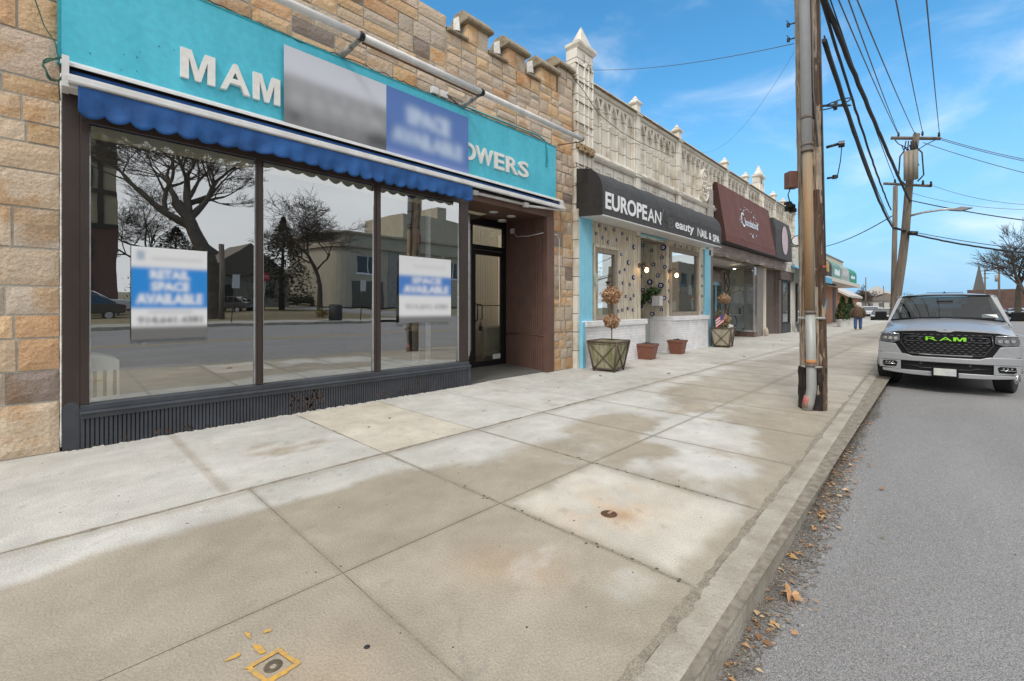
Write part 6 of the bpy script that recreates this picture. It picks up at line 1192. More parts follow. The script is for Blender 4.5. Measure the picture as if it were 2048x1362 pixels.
strips(lambda s: (1.165 - .03 * (abs(s) / .66) ** 2 - (.025 if abs(s) < .08 else 0), 1.19 - .03 * (abs(s) / .66) ** 2 - (.02 if abs(s) < .05 else 0)), -.66, .66, 20, M_sil, 'bonnet_lip', .012, .25)
strips(lambda s: (.705, .722), -.36, .36, 8, M_chr, 'grille_bar', .015, .02)
M_lime = mat('lime_paint', (.22, .62, .02), rough=.4, emit=0)
for ch, a, b in (('R', .265, .1), ('A', .075, -.095), ('M', -.11, -.28)):
    (poly_letter if ch == 'M' else text_part)('letter', ch, (0, 1, .98, 1.05), lambda u, v, w_, a=a, b=b: front(a + (b - a) * u, v, .03 + w_), M_lime, PU, .004)
# headlamps
for sg in (1, -1):
    mb = MB(); q = [(.64, .96), (.64, 1.07), (.9, 1.08), (.945, 1.02), (.93, .93), (.75, .91)]
    mb.add([front(sg * s, z, .02) for s, z in q], [tuple(range(6))]); mb.add([tuple(Vector(front(sg * s, z, .02)) + Vector((.1, 0, 0))) for s, z in q], [tuple(range(6))]); hl = mb.build('headlight', mat('headlamp_dark', (.025, .025, .03), (.09, .09, .1), 14, .12, coat=1), PU)
    mb = MB()
    for s, z, r in ((.7, 1.0, .032), (.78, 1.0, .032), (.86, 1.005, .03)): mb.disc(front(sg * s, z, .035), (-1, 0, 0), r, 12, .012)
    mb.tube([front(sg * s, z, .03) for s, z in ((.645, 1.085), (.8, 1.092), (.93, 1.09))], .01, 5); mb.build('lens', M_chr, hl)
strips(lambda s: (.93 - .0, 1.0), .94, .95, 1, M_sil, 'corner_trim', 0, .2)
# silver cheeks under the headlamps
for sg in (1, -1): fpoly('fender_cheek', [(sg * s, z) for s, z in [(.6, .7), (.68, .85), (.7, .89), (.76, .9), (.95, .92), (.95, .72), (.8, .69)]], M_sil, .03, .12, bev=.01)
# bumper
def bz(s): s = abs(s); return (.56 if s < .62 else .36, .675 if s < .5 else (.675 + (s - .5) * .3 if s < .6 else .705))
strips(lambda s: (.575, .67 + (.0 if abs(s) < .45 else min(.04, (abs(s) - .45) * .4))), -.97, .97, 30, M_sil, 'bumper', .075, .2, bev=.012)
strips(lambda s: (.31 + .05 * (abs(s) / .95) ** 3, .4 if abs(s) > .35 or True else .37), -.9, .9, 24, M_sil, 'bumper_valance', .06, .15, bev=.01)
for sg in (1, -1): 
    S = [(.62, .39), (.62, .58), (.96, .58), (.95, .42)]; fpoly('bumper_corner', [(sg * s, z) for s, z in S], M_sil, .068, .2, bev=.012)
    fo = fpoly('fog_lamp_recess', [(sg * s, z) for s, z in ((.69, .45), (.67, .53), (.7, .555), (.89, .55), (.9, .47), (.86, .44))], M_pl, .073, .02)
    mb = MB(); 
    for s in (.74, .79, .84): mb.disc(front(sg * s, .525, .08), (-1, 0, 0), .014, 8, .01)
    mb.tube([front(sg * .7, .495, .08), front(sg * .89, .49, .08)], .008, 5); mb.build('fog_lamp', M_chr, fo)
strips(lambda s: (.39, .58), -.62, .62, 16, M_pl, 'lower_intake', .03, .1)
mb = MB(); mb.tube([front(s, z, .04) for s, z in ((.6, .49), (.4, .49), (.33, .46), (-.33, .46), (-.4, .49), (-.6, .49))], .008, 5); mb.disc(front(.33, .54, .03), (-1, 0, 0), .022, 10, .01); mb.disc(front(-.33, .54, .03), (-1, 0, 0), .022, 10, .01); mb.build('intake_trim', MATS['satin_dark'], PU)
mb = MB(); mb.box(TX - .1, TX - .06, TY - .18, TY + .18, RZ + .32, RZ + .5); pf = mb.build('plate_frame', M_pl, PU, bevel=.006)
mb = MB(); mb.box(TX - .108, TX - .1, TY - .15, TY + .15, RZ + .345, RZ + .475); mb.build('licence_plate', mat('plate_pale', (.6, .6, .52), (.45, .47, .5), 9, .5), pf)
mb = MB(); mb.box(TX + .25, TX + 5.6, TY - .8, TY + .8, RZ + .3, RZ + .55); mb.build('underbody', M_pl, PU)
# wheels, front pair steered a little
for a, s, st in ((1.02, .83, .2), (1.02, -.83, .2), (4.75, .84, 0), (4.75, -.84, 0)):
    c = Vector(W3(a, s, .41)); ax = Vector((math.sin(st), math.cos(st), 0)) * (1 if s > 0 else -1)
    mb = MB(); P_ = [c - ax * .13, c - ax * .11, c + ax * .11, c + ax * .13]; mb.tube(P_, [.37, .405, .405, .37], 32, smooth=False); wh = mb.build('wheel', M_tyre, PU)
    mb = MB(); mb.tube([c + ax * .125, c + ax * .14], [.25, .24], 24)
    for k in range(6):
        t = k * math.pi / 3; up = Vector((0, 0, 1)); tg = ax.cross(up); d_ = up * math.sin(t) + tg * math.cos(t); mb.tube([c + ax * .15, c + ax * .15 + d_ * .23], .03, 4)
    mb.build('rim', M_chr, wh)
for sg in (1, -1):
    c = W3(1.98, sg * 1.07, 1.41); mb = MB(); mb.box(c[0] - .05, c[0] + .07, c[1] - .1, c[1] + .1, c[2] - .09, c[2] + .1); mb.tube([W3(1.98, sg * .9, 1.3), c], .03, 5); mb.build('door_mirror', M_pl, PU, bevel=.025)
mb = MB(); mb.box(TX + 2.6, TX + 2.62, TY - .3, TY + .3, RZ + 1.935, RZ + 1.945); mb.tube([W3(3.7, .0, 1.93), W3(3.72, 0, 1.98)], .02, 5); mb.build('roof_fitting', M_pl, PU)

# ------------------------------------------------------------------ generic cars
def car(name, label, x, y, rz, c, L_=4.4, W_=1.75, H_=1.45, kind='car', front_light=True, cat='car', group=None):
    t = thing(name, label, cat, (x, y, RZ), rz, group); m_ = mat('paint_%d_%d_%d' % tuple(int(v * 255) for v in c), c, rough=.3, coat=.8, spec=.6); h = H_; w2 = W_ / 2
    if kind == 'suv': side_ = [(-.5, .28), (-.5, .62), (-.47, .66), (-.24, .7), (-.1, .98), (.35, 1.0), (.46, .72), (.5, .66), (.5, .28)]
    else: side_ = [(-.5, .28), (-.5, .5), (-.46, .58), (-.22, .64), (-.06, .98), (.22, 1.0), (.38, .68), (.49, .62), (.5, .28)]
    low = [side_[0], side_[1], side_[2], side_[3], side_[-3] if kind == 'suv' else side_[-3], side_[-2], side_[-1]]
    mb = MB(); mb.prism([(a * L_, z * h) for a, z in low], 'y', -w2, w2); mb.build('body', m_, t, local=True, bevel=.06)
    gh = [side_[3], side_[4], side_[5], side_[6]] if kind != 'suv' else [side_[3], side_[4], side_[5], (side_[6][0], side_[3][1])]
    mb = MB(); P0 = [(a * L_, z * h) for a, z in gh]; k = 4
    vs = [(a, -w2 * (.97 if i in (0, 3) else .78), z) for i, (a, z) in enumerate(P0)] + [(a, w2 * (.97 if i in (0, 3) else .78), z) for i, (a, z) in enumerate(P0)]
    mb.add(vs, [(0, 1, 2, 3), (7, 6, 5, 4), (0, 4, 5, 1), (2, 6, 7, 3), (3, 7, 4, 0)]); mb.build('windows', M_cgl, t, local=True)
    mb = MB(); mb.add([(P0[1][0] - .05, -w2 * .8, P0[1][1] - .02), (P0[1][0] - .05, w2 * .8, P0[1][1] - .02), (P0[2][0] + .05, w2 * .8, P0[2][1] - .02), (P0[2][0] + .05, -w2 * .8, P0[2][1] - .02), (P0[1][0] + .1, -w2 * .74, h + .02), (P0[1][0] + .1, w2 * .74, h + .02), (P0[2][0] - .1, w2 * .74, h + .02), (P0[2][0] - .1, -w2 * .74, h + .02)], [(0, 1, 5, 4), (1, 2, 6, 5), (2, 3, 7, 6), (3, 0, 4, 7), (4, 5, 6, 7)])
    for a in (0, 1, 2, 3):
        for sg in (-1, 1): pass
    for sg in (-1, 1):
        for i0, i1 in ((0, 1), (3, 2)): mb.tube([vs[i0 + (4 if sg > 0 else 0)], vs[i1 + (4 if sg > 0 else 0)]], .04, 4)
        am = (P0[1][0] + P0[2][0]) / 2; mb.tube([(am, sg * w2 * .97, P0[0][1]), (am, sg * w2 * .79, P0[1][1])], .04, 4)
    mb.build('roof', m_, t, local=True)
    for a in (-.31, .31):
        for sg in (-1, 1):
            mb = MB(); mb.tube([(a * L_, sg * (w2 - .18), .31), (a * L_, sg * (w2 + .01), .31)], .31, 18, smooth=False); wl = mb.build('wheel', M_tyre, t, local=True)
            mb = MB(); mb.tube([(a * L_, sg * (w2 + .01), .31), (a * L_, sg * (w2 + .02), .31)], .19, 12, smooth=False); mb.build('rim', M_alu, wl, local=True)
    for sg in (-1, 1):
        mb = MB(); mb.box(-.505 * L_, -.47 * L_, sg * w2 * .75 - .18, sg * w2 * .75 + .18, .42 * h, .52 * h); mb.build('headlight', mat('lamp_clear', (.6, .62, .64), rough=.1), t, local=True)
        mb = MB(); mb.box(.48 * L_, .505 * L_, sg * w2 * .8 - .15, sg * w2 * .8 + .15, .44 * h, .58 * h); mb.build('tail_light', mat('lamp_red', (.4, .01, .01), rough=.15), t, local=True)
    mb = MB(); mb.box(-.51 * L_, -.49 * L_, -.45, .45, .3 * h, .4 * h); mb.box(-.51 * L_, -.49 * L_, -w2 * .8, w2 * .8, .22 * h, .29 * h); mb.build('grille', M_pl, t, local=True)
    return t
def gxy(px, Z): u = (px - 1024) / 895; return Z * (math.cos(AZ) + u * math.sin(AZ)), Z * (math.sin(AZ) - u * math.cos(AZ))
x, y = gxy(1741, 62); car('suv', 'silver suv parked head on behind the walking person', x, y, .05, (.55, .58, .62), 4.6, 2.0, 1.75, 'suv', cat='suv')
x, y = gxy(1772, 74); car('parked_car', 'white car partly hidden between the silver suv and the truck', x, y, .1, (.6, .6, .6), cat='car')
x, y = gxy(1764, 52); car('parked_car', 'black car nose just left of the silver truck mirror', x, y, .0, (.012, .012, .014))
x, y = gxy(1994, 76); car('parked_car', 'black car parked across the road beside the truck roof', x, y, .9, (.015, .015, .017), H_=1.5)
x, y = gxy(2018, 84); car('parked_car', 'red car parked across the road between a black and a white car', x, y, .95, (.42, .015, .02))
x, y = gxy(2046, 78); car('parked_car', 'white car at the far right edge across the road', x, y, .9, (.6, .6, .61), H_=1.5)
x, y = gxy(1982, 100); car('parked_car', 'small dark grey car far across the road beside the truck pillar', x, y, .9, (.06, .06, .07))
# ------------------------------------------------------------------ person walking away
PX, PY = gxy(1716, 29.5)
PE = thing('person', 'person seen from behind walking away in a brown padded jacket, blue jeans and pale cap', 'person', (PX, PY, 0), math.atan2(PY, PX) * 0 + .05)
def skin(name, nodes, edges, m, par, subd=2):
    me = bpy.data.meshes.new(name); me.from_pydata([n[:3] for n in nodes], edges, []); o = bpy.data.objects.new(name, me); col.objects.link(o); o.parent = par; me.materials.append(m)
    sk = o.modifiers.new('skin', 'SKIN'); sv = me.skin_vertices[0].data if me.skin_vertices else None
    if sv is None: return o
    for v, n in zip(sv, nodes): v.radius = n[3] if isinstance(n[3], tuple) else (n[3], n[3])
    sv[0].use_root = True
    s_ = o.modifiers.new('sub', 'SUBSURF'); s_.levels = subd; s_.render_levels = subd; return o
def skinned(name, nodes, edges, m, par, **k):
    # ensure the skin layer exists by adding the modifier through data api
    return skin(name, nodes, edges, m, par, **k)
M_jean = mat('blue_denim', (.035, .07, .17), (.055, .1, .22), 12, .85); M_jack = mat('brown_jacket', (.075, .045, .025), (.1, .062, .035), 9, .8, bump=.3); M_skin = mat('skin', (.5, .3, .22), rough=.6)
def limb(name, pts, rr, m, n=14, flat=1.0):
    mb = MB(); P_ = [Vector(p) for p in pts]; PP, RR = [], []
    for i in range(len(P_) - 1):
        for k in range(4):
            t = k / 4; PP.append(P_[i].lerp(P_[i + 1], t)); s = t * t * (3 - 2 * t); RR.append(rr[i] * (1 - s) + rr[i + 1] * s)
    PP.append(P_[-1]); RR.append(rr[-1]); mb.tube(PP, RR, n); return mb
bodyM = MB()
for q in (limb('', [(0, .1, .86), (-.02, .12, .5), (-.1, .12, .1)], [.1, .068, .048], None), limb('', [(0, -.1, .86), (.12, -.11, .5), (.1, -.11, .08)], [.1, .068, .048], None), limb('', [(0, 0, .8), (0, 0, 1.0), (0, 0, 1.35), (0, 0, 1.47), (0.01, 0, 1.54), (.01, 0, 1.6), (.01, 0, 1.7), (.01, 0, 1.76)], [.12, .14, .17, .08, .055, .085, .1, .03], None)):
    bodyM.add(q.v, [f for f in q.f], smooth=True)
bodyM.build('body', M_skin, PE, local=True)
mb = MB()
for pts, rr in (([(0, .1, .95), (0, .11, .86), (-.03, .13, .5), (-.11, .13, .09)], [.11, .125, .1, .085]), ([(0, -.1, .95), (0, -.11, .86), (.1, -.12, .5), (.09, -.12, .09)], [.11, .125, .1, .085])):
    q = limb('', pts, rr, None); mb.add(q.v, q.f, smooth=True)
mb.build('jeans', M_jean, PE, local=True)
mb = MB(); vs = []; prof = [(.78, .24, .17), (.82, .27, .2), (.95, .285, .215), (1.1, .285, .21), (1.25, .275, .2), (1.38, .245, .17), (1.46, .16, .12), (1.5, .1, .09)]
n = 20
for z, a, b in prof: vs += [((b + .008 * math.sin(j * 3 + z * 60)) * math.cos(2 * math.pi * j / n), a * math.sin(2 * math.pi * j / n), z) for j in range(n)]
mb.add(vs, [(i * n + j, i * n + (j + 1) % n, (i + 1) * n + (j + 1) % n, (i + 1) * n + j) for i in range(len(prof) - 1) for j in range(n)], smooth=True)
mb.f.append(list(range(n))[::-1])
for pts, rr in (([(0, .2, 1.4), (-.02, .31, 1.2), (.0, .36, .98), (.1, .3, .84)], [.09, .095, .085, .06]), ([(0, -.2, 1.4), (.0, -.31, 1.2), (.02, -.36, .98), (.1, -.3, .84)], [.09, .095, .085, .06])):
    q = limb('', pts, rr, None); mb.add(q.v, q.f, smooth=True)
mb.build('jacket', M_jack, PE, local=True)
mb = MB(); mb.tube([(0, -.13, 1.44), (-.05, 0, 1.42), (0, .13, 1.44), (.05, 0, 1.5), (0, -.13, 1.44)], .06, 8); mb.build('collar', mat('dark_fur', (.02, .015, .012), rough=.9, bump=.6, bscale=60), PE, local=True)
mb = MB(); mb.lathe([(.1, 1.58), (.112, 1.64), (.108, 1.7), (.08, 1.76), (.03, 1.79), (.001, 1.795)], .01, 0, 16); mb.build('cap', mat('pale_knit', (.6, .56, .5), rough=.9), PE, local=True)
for sx, sy in ((-.1, .12), (.11, -.12)):
    mb = MB(); mb.box(sx - .1, sx + .17, sy - .05, sy + .05, .0, .09); mb.build('shoe', mat('dark_shoe', (.04, .035, .03)), PE, local=True, bevel=.03)

# ------------------------------------------------------------------ far brick shops with awnings
FB = thing('brick_shops', 'low orange brick shop row with cream upper wall and flat canopy beyond the wooden pole', 'building', (48, 8, 0)); M_rb = brick_mat('orange_brick', (.33, .12, .055), (.4, .16, .08), (.35, .25, .18))
mb = MB(); mb.box(39.5, 56.0, 7.3, 18, 3.6, 6.0); mb.build('upper_wall', mat('cream_wall', (.58, .52, .4), (.5, .45, .35), 1.2), FB)
mb = MB(); mb.box(39.5, 56.1, 7.25, 18, 6.0, 6.12); mb.build('roof_edge', mat('grey_flashing', (.2, .2, .2)), FB)
mb = MB(); mb.box(45.5, 56, 7.7, 18, 0, 3.6); mb.box(39.5, 45.5, 9.0, 18, 0, 3.6); mb.build('brick_wall', M_rb, FB)
mb = MB(); mb.box(39.5, 57, 6.0, 8, 3.45, 3.75); mb.build('canopy', mat('canopy_white', (.6, .57, .5)), FB)
mb = MB()
for k in range(14): mb.box(41 + k * .45, 41.2 + k * .45, 6.6, 6.75, 3.3, 3.45)
mb.build('soffit_vents', M_slate, FB)
mb = MB(); mb.box(53.0, 54.4, 7.66, 7.7, 0, 3.4); mb.build('doorway', M_slate, FB)
for x0, x1, c, lab in ((39.8, 43.2, (.018, .018, .02), 'black rounded shop awning with yellow sign panel'), (43.5, 47.8, (.14, .28, .25), 'sage green rounded shop awning with white lettering'), (48.0, 52.6, (.32, .36, .36), 'pale grey rounded shop awning with faint lettering'), (52.8, 57.5, (.02, .26, .19), 'bright green rounded shop awning at the end of the row')):
    t = thing('shop_awning', lab, 'awning', ((x0 + x1) / 2, 6.8, 3.8)); mb = MB(); mb.prism([(7.3, 3.78), (6.35, 3.78), (6.35, 4.7)] + [(6.35 + .9 * (1 - math.cos(q)), 4.7 + .75 * math.sin(q)) for q in np.linspace(.2, 1.57, 6)] + [(7.3, 5.45)], 'x', x0, x1); mb.build('canvas', mat('canvas_%d' % int(x0), c, rough=.7), t)
    Pq = lambda u, v, w_: (u, 6.345 - w_, v)
    if x0 < 40: mb = MB(); mb.box(40.2, 42.0, 6.33, 6.34, 4.2, 5.0); mb.build('sign_panel', mat('amber_panel', (.6, .36, .06), (.25, .2, .12), 3), t)
    else:                                                             # lettering too small to read in the photo: uneven pale strokes
        rb = random.Random(int(x0)); a0, a1, z0, z1, mm = ((44.6, 47.0, 4.0, 4.7, M_w2), (48.7, 51.8, 4.2, 4.9, mat('pale_lettering', (.5, .52, .53))), (53.6, 56.2, 4.2, 4.6, M_w2))[0 if x0 < 44 else (1 if x0 < 49 else 2)]; mb = MB(); u = a0
        while u < a1: ln = rb.uniform(.12, .3); zz = z0 + rb.uniform(0, .3) * (z1 - z0); mb.box(u, u + ln, 6.335, 6.35, zz, z1 - rb.uniform(0, .35) * (z1 - z0)); u += ln + rb.uniform(.05, .12)
        mb.build('lettering', mm, t)
t = thing('payphone', 'blue wall telephone box on the orange brick wall', 'telephone', (46.6, 7.6, 1.2)); mb = MB(); mb.box(46.2, 48.3, 7.4, 7.7, 1.3, 2.25); mb.build('hood', mat('bright_blue', (.04, .3, .5)), t, bevel=.03); mb = MB(); mb.box(46.3, 47.0, 7.3, 7.42, 1.1, 1.7); mb.build('phone', M_black, t)
rdx = 0
for px, Z, s in ((1685, 33.5, 1.0), (1700, 38, 1.0)):
    x, y = gxy(px, Z); t = thing('potted_shrub', 'conical evergreen in a white tub on the pavement, ' + ('nearer' if s and px == 1685 else 'farther') + ' of two by the brick shop', 'potted shrub', (x, y, 0))
    mb = MB(); mb.lathe([(.26, 0), (.3, .1), (.37, .5), (.4, .52), (.4, .58), (.33, .58)], x, y, 18); mb.build('tub', M_white, t)
    mb = MB(); rr = random.Random(4)
    for i in range(2200):
        z = rr.random() ** 1.2; a = rr.random() * 6.28; r = .52 * (1 - z) ** .7 * (.6 + .4 * rr.random()) * (1 if z > .06 else .8); p = Vector((x + r * math.cos(a), y + r * math.sin(a), .55 + z * 1.75)); q = .1; d1 = Vector((rr.gauss(0, 1), rr.gauss(0, 1), rr.gauss(0, 1))).normalized(); d2 = d1.cross(Vector((0, 0, 1)))
        mb.add([p, p + d1 * q, p + d1 * q * .6 + d2 * q, p + d2 * q * .8], [(0, 1, 2, 3)], rr.choice(GRN))
    mb.build('foliage', M_leafc, t)
mb = MB()
for i in range(14): a = random.random() * 6.28; mb.tube([(39.8, 6.2, 3.4), (39.8 + .1 * math.cos(a), 6.2 + .15 * math.sin(a), 3.2 - .3 * random.random())], .02, 4)
tag(mb.build('hanging_basket', mat('dry_stem', (.15, .12, .06))), 'dark hanging basket under the canopy of the brick shops', 'hanging basket')
x, y = 60, 8
GH = thing('gabled_brick_house', 'orange brick gabled building behind the shop row', 'building', (68, 12, 0)); mb = MB(); mb.prism([(8.0, 0), (8.0, 2.9), (11.3, 4.7), (15, 2.9), (15, 0)], 'x', 64, 74); mb.build('wall', M_rb, GH); mb = MB(); mb.prism([(7.6, 2.6), (11.3, 4.75), (15.4, 2.6), (15.4, 2.85), (11.3, 5.0), (7.6, 2.85)], 'x', 63.4, 74.5); mb.build('roof', mat('pale_roof', (.5, .46, .42)), GH); window(GH, 64.5, 66.5, 1, 2.2, 7.95, G2, M_white, .1)
for px, Z, w_, h, c, rc, lab in ((1770, 130, 16, 5.5, (.5, .48, .45), (.2, .17, .15), 'distant pale house with low brown roof left of the leaning pole'), (1752, 150, 14, 8.5, (.62, .6, .58), (.55, .52, .5), 'distant white gabled house behind the small bare trees'), (1728, 170, 18, 7.5, (.3, .16, .1), (.35, .33, .32), 'distant brown brick house beside the thin dark pole')):
    x, y = gxy(px, Z); t = thing('house', lab, 'house', (x, y, 0), .1); mb = MB(); mb.box(-w_ / 2, w_ / 2, -w_ / 3, w_ / 3, 0, h * .62); mb.build('wall', mat('far_%d' % px, c), t, local=True); mb = MB(); mb.prism([(-w_ / 3 - .5, h * .6), (0, h), (w_ / 3 + .5, h * .6)], 'x', -w_ / 2 - .4, w_ / 2 + .4); mb.build('roof', mat('farr_%d' % px, rc), t, local=True)
    for k in range(4): mb = MB(); mb.box(-w_ / 2 - .03, -w_ / 2, -w_ / 4 + k * w_ / 7, -w_ / 4 + k * w_ / 7 + 1, h * .3, h * .5); mb.build('window', M_cgl, t, local=True)
# church and school wall on the right
CH = thing('church', 'distant brown brick church with slate pyramid spire and cross', 'church', (0, 0, 0)); x, y = gxy(1958, 150)
M_bb = mat('brown_brick', (.1, .062, .048), (.14, .088, .068), .6, .9); CH.location = (x, y, 0)
mb = MB(); mb.box(-1.9, 1.9, -1.9, 1.9, 0, 7); mb.build('tower', M_bb, CH, local=True); mb = MB(); mb.frustum(0, 0, 7, 14.9, 1.45, 1.45, .2, .2); mb.frustum(0, 0, 14.9, 15.3, .4, .4, .1, .1); mb.tube([(0, 0, 15.2), (0, 0, 16.6)], .07, 5); mb.tube([(0, -.35, 16.1), (0, .35, 16.1)], .07, 5); mb.build('spire', mat('slate_roof', (.09, .085, .08)), CH, local=True)
x0, y0 = gxy(1963, 148); x1, y1 = gxy(2160, 130)
SC = thing('brick_block', 'long dark brown flat roofed brick building across the road on the right', 'building', (x0, y0, 0), math.atan2(y1 - y0, x1 - x0)); Lq = math.hypot(x1 - x0, y1 - y0)
mb = MB(); mb.box(0, Lq, -12, 0, 0, 7.0); mb.build('wall', M_bb, SC, local=True)
for k in range(8): mb = MB(); mb.box(3 + k * Lq / 9, 5.2 + k * Lq / 9, 0, .05, 2, 4); mb.build('window', M_cgl, SC, local=True)
mb = MB(); mb.box(-1, Lq + 1, .5, 1.4, -.1, 1.3); tag(mb.build('hedge', mat('winter_hedge', (.12, .1, .07), (.3, .28, .26), 1.5)), 'low grey brown hedge bank behind the parked cars', 'hedge')
SC2 = [c for c in col.objects if c.name.startswith('hedge')][0]; SC2.location = (x0, y0, -.1); SC2.rotation_euler = SC.rotation_euler
def simple_pole(label, px, ytop, Z, r, arm=None, tr=False):
    x, y = gxy(px, Z); h = 1.45 + (615 - ytop) / 895 * Z; t = thing('utility_pole', label, 'utility pole', (x, y, RZ)); mb = MB(); mb.tube([(x, y, RZ), (x, y, h)], [r, r * .75], 8); mb.build('pole', M_wd2, t)
    if arm:
        for dz, wd in arm: a = gxy(px - wd, Z); b = gxy(px + wd, Z); mb = MB(); mb.tube([(*a, h - dz), (*b, h - dz)], .08, 4); mb.build('crossarm', M_wd2, t)
    if tr: a = gxy(px - 5, Z); mb = MB(); mb.tube([(*a, h - 2.6), (*a, h - 1.4)], .22, 10); mb.build('transformer', mat('dull_grey', (.3, .3, .3)), t)
simple_pole('distant thin dark pole left of the walking person', 1731.5, 555, 85, .1); simple_pole('distant pole between the white suv and the leaning pole', 1767, 572, 100, .1)
simple_pole('distant utility pole with two crossarms next to the church spire', 1970, 539, 95, .17, ((.3, 12), (1.8, 7))); simple_pole('distant utility pole with crossarm and grey transformer in front of the brick block', 1998, 534, 80, .18, ((.2, 15),), True)
wire('far wire between the two distant poles on the right', (*gxy(1970, 95), 9.4), (*gxy(1998, 80), 8.6), .03, .2); wire('far wire running off right from the transformer pole', (*gxy(1998, 80), 8.5), (*gxy(2100, 70), 7.4), .03, .5)

# ------------------------------------------------------------------ bare trees
def bare_tree(name, label, x, y, H_, r0, seed, levels=5, spread=.55, twig=True, c=None, first=.28, kids=(3, 5), n0=7, group=None, lean=(0, 0), nmax=9000, low=False, gz=RZ, tw=1.0):
    rd = random.Random(seed); t = thing(name, label, 'tree', (x, y, gz), 0, group); tr = MB(); cr = MB(); cnt = [0]
    def grow(p, d, L_, r, lv):
        if cnt[0] > nmax: return
        cnt[0] += 1; segs = 4 if lv < 2 else 3; pts = [p]; rr = [r]; q = d.copy()
        for i in range(segs):
            q = (q + Vector((rd.gauss(0, .16), rd.gauss(0, .16), rd.gauss(0, .1) + (.03 if lv > 1 else .02)))).normalized(); pts.append(pts[-1] + q * L_ / segs); rr.append(r * (1 - .5 * (i + 1) / segs))
        (tr if lv < 2 else cr).tube(pts, rr, (n0 if lv < 1 else (6 if lv < 2 else (4 if lv < 4 else 3))), cap=False)
        if lv >= levels: return
        k = rd.randint(*kids) + (1 if lv == 0 else 0)
        for i in range(k):
            f = rd.uniform(.35, 1) if (lv or low) else rd.uniform(.6, 1); f = 1 if i == 0 else f; j = min(segs - 1, int(f * segs)); pp = pts[j].lerp(pts[j + 1], f * segs - j) if f < 1 else pts[-1]
            az = rd.uniform(0, 6.28); ax = q.cross(Vector((math.cos(az), math.sin(az), .2))).normalized(); ang = rd.uniform(.35, 1.0) * spread * 1.7 * (.5 if i == 0 else 1)
            nd = (Matrix.Rotation(ang, 3, ax) @ q); nd.z = nd.z * .8 + (.1 if lv < 3 else 0); nd.normalize(); grow(pp, nd, L_ * rd.uniform(.58, .82), max(.006 * tw, rr[j] * rd.uniform(.5, .72)), lv + 1)
    tr.tube([Vector((x, y, gz)) + Vector((0, 0, -.1)), Vector((x, y, gz + .3)), Vector((x, y, gz + H_ * first * .6))], [r0 * 1.35, r0 * 1.08, r0], n0, cap=False)
    grow(Vector((x, y, gz + H_ * first * .5)), Vector((lean[0], lean[1], 1)).normalized(), H_ * .3, r0, 0)
    tr.build('trunk', c or mat('bark', (.055, .045, .035), (.1, .08, .06), 3, .95), t); cr.build('crown', mat('twigs', (.075, .058, .045), rough=.95), t); return t
x, y = gxy(2036, 68); bare_tree('bare_tree', 'tall bare winter tree at the right edge above the parked cars', x, y, 14, .36, 15, 5, .4, c=None, tw=4)
x, y = gxy(2068, 62); bare_tree('bare_tree', 'bare tree partly outside the right edge behind the first', x, y, 13, .35, 8, 5, .38, tw=4)
x, y = gxy(1744, 110); bare_tree('bare_tree', 'small distant bare tree above the silver suv', x, y, 7.5, .2, 21, 5, .8, c=mat('pale_bark', (.2, .17, .15)), tw=4)
x, y = gxy(1728, 125); bare_tree('bare_tree', 'small distant bare tree left of the thin dark pole', x, y, 7.5, .2, 22, 5, .8, c=MATS['pale_bark'], tw=4)
x, y = gxy(1812, 130); bare_tree('bare_tree', 'low distant bare tree just above the left of the truck roof', x, y, 7.5, .2, 23, 4, .9, c=MATS['pale_bark'], tw=4)
x, y = gxy(1928, 170); bare_tree('bare_tree', 'low distant bare tree left of the church spire', x, y, 8, .25, 24, 4, .9, c=MATS['pale_bark'], tw=4)
# ------------------------------------------------------------------ the other side of the street (seen mirrored in the shop windows)
def mxy(px, py, Y):   # mirror view: pixel -> X and Z on the plane y=Y
    u = (px - 1024) / 895; v = (615 - (py + 25)) / 895; k = (12.74 - Y) / (math.sin(AZ) - u * math.cos(AZ)); return (math.cos(AZ) + u * math.sin(AZ)) * k, 1.45 + v * k
kb = MB(); kb.prism([(-14, RZ - .1), (-14, 0), (-14.2, 0), (-14.2, RZ - .1)], 'x', -60, 15); kb.prism([(-14, RZ - .1), (-14, 0), (-14.2, 0), (-14.2, RZ - .1)], 'x', 28, 110); struct('far_kerb', kb, MATS['kerb_concrete'], org=False)
vg = MB(); vg.quad((-60, -16.5, -.01), (19, -16.5, -.01), (19, -14.2, -.01), (-60, -14.2, -.01)); vg.quad((28, -16.5, -.01), (110, -16.5, -.01), (110, -14.2, -.01), (28, -14.2, -.01)); struct('far_pavement', vg, mat('far_concrete', (.3, .28, .25), (.38, .36, .32), 1.5), org=False)
gr_ = MB(); gr_.quad((-90, -60, -.03), (19.5, -60, -.03), (19.5, -16.5, -.03), (-90, -16.5, -.03)); struct('lawn', gr_, mat('winter_grass', (.17, .135, .07), (.25, .2, .11), .8, .95, bump=.5, bscale=30), org=False)
X, _ = mxy(420, 640, -20); bare_tree('bare_tree', 'huge spreading bare tree on the lawn across the road, mirrored in the shop window', X, -20, 17, .55, 33, 7, .62, n0=12, first=.34, kids=(3, 4), nmax=24000, low=False, tw=2.0)
X, _ = mxy(640, 640, -27); bare_tree('bare_tree', 'slender bare tree across the road right of the huge one', X, -27, 12, .25, 37, 6, .75, nmax=9000, tw=2)
X, _ = mxy(300, 640, -34); bare_tree('bare_tree', 'bare tree across the road near the brick house', X, -36, 12, .25, 41, 6, .7, nmax=8000, tw=2)
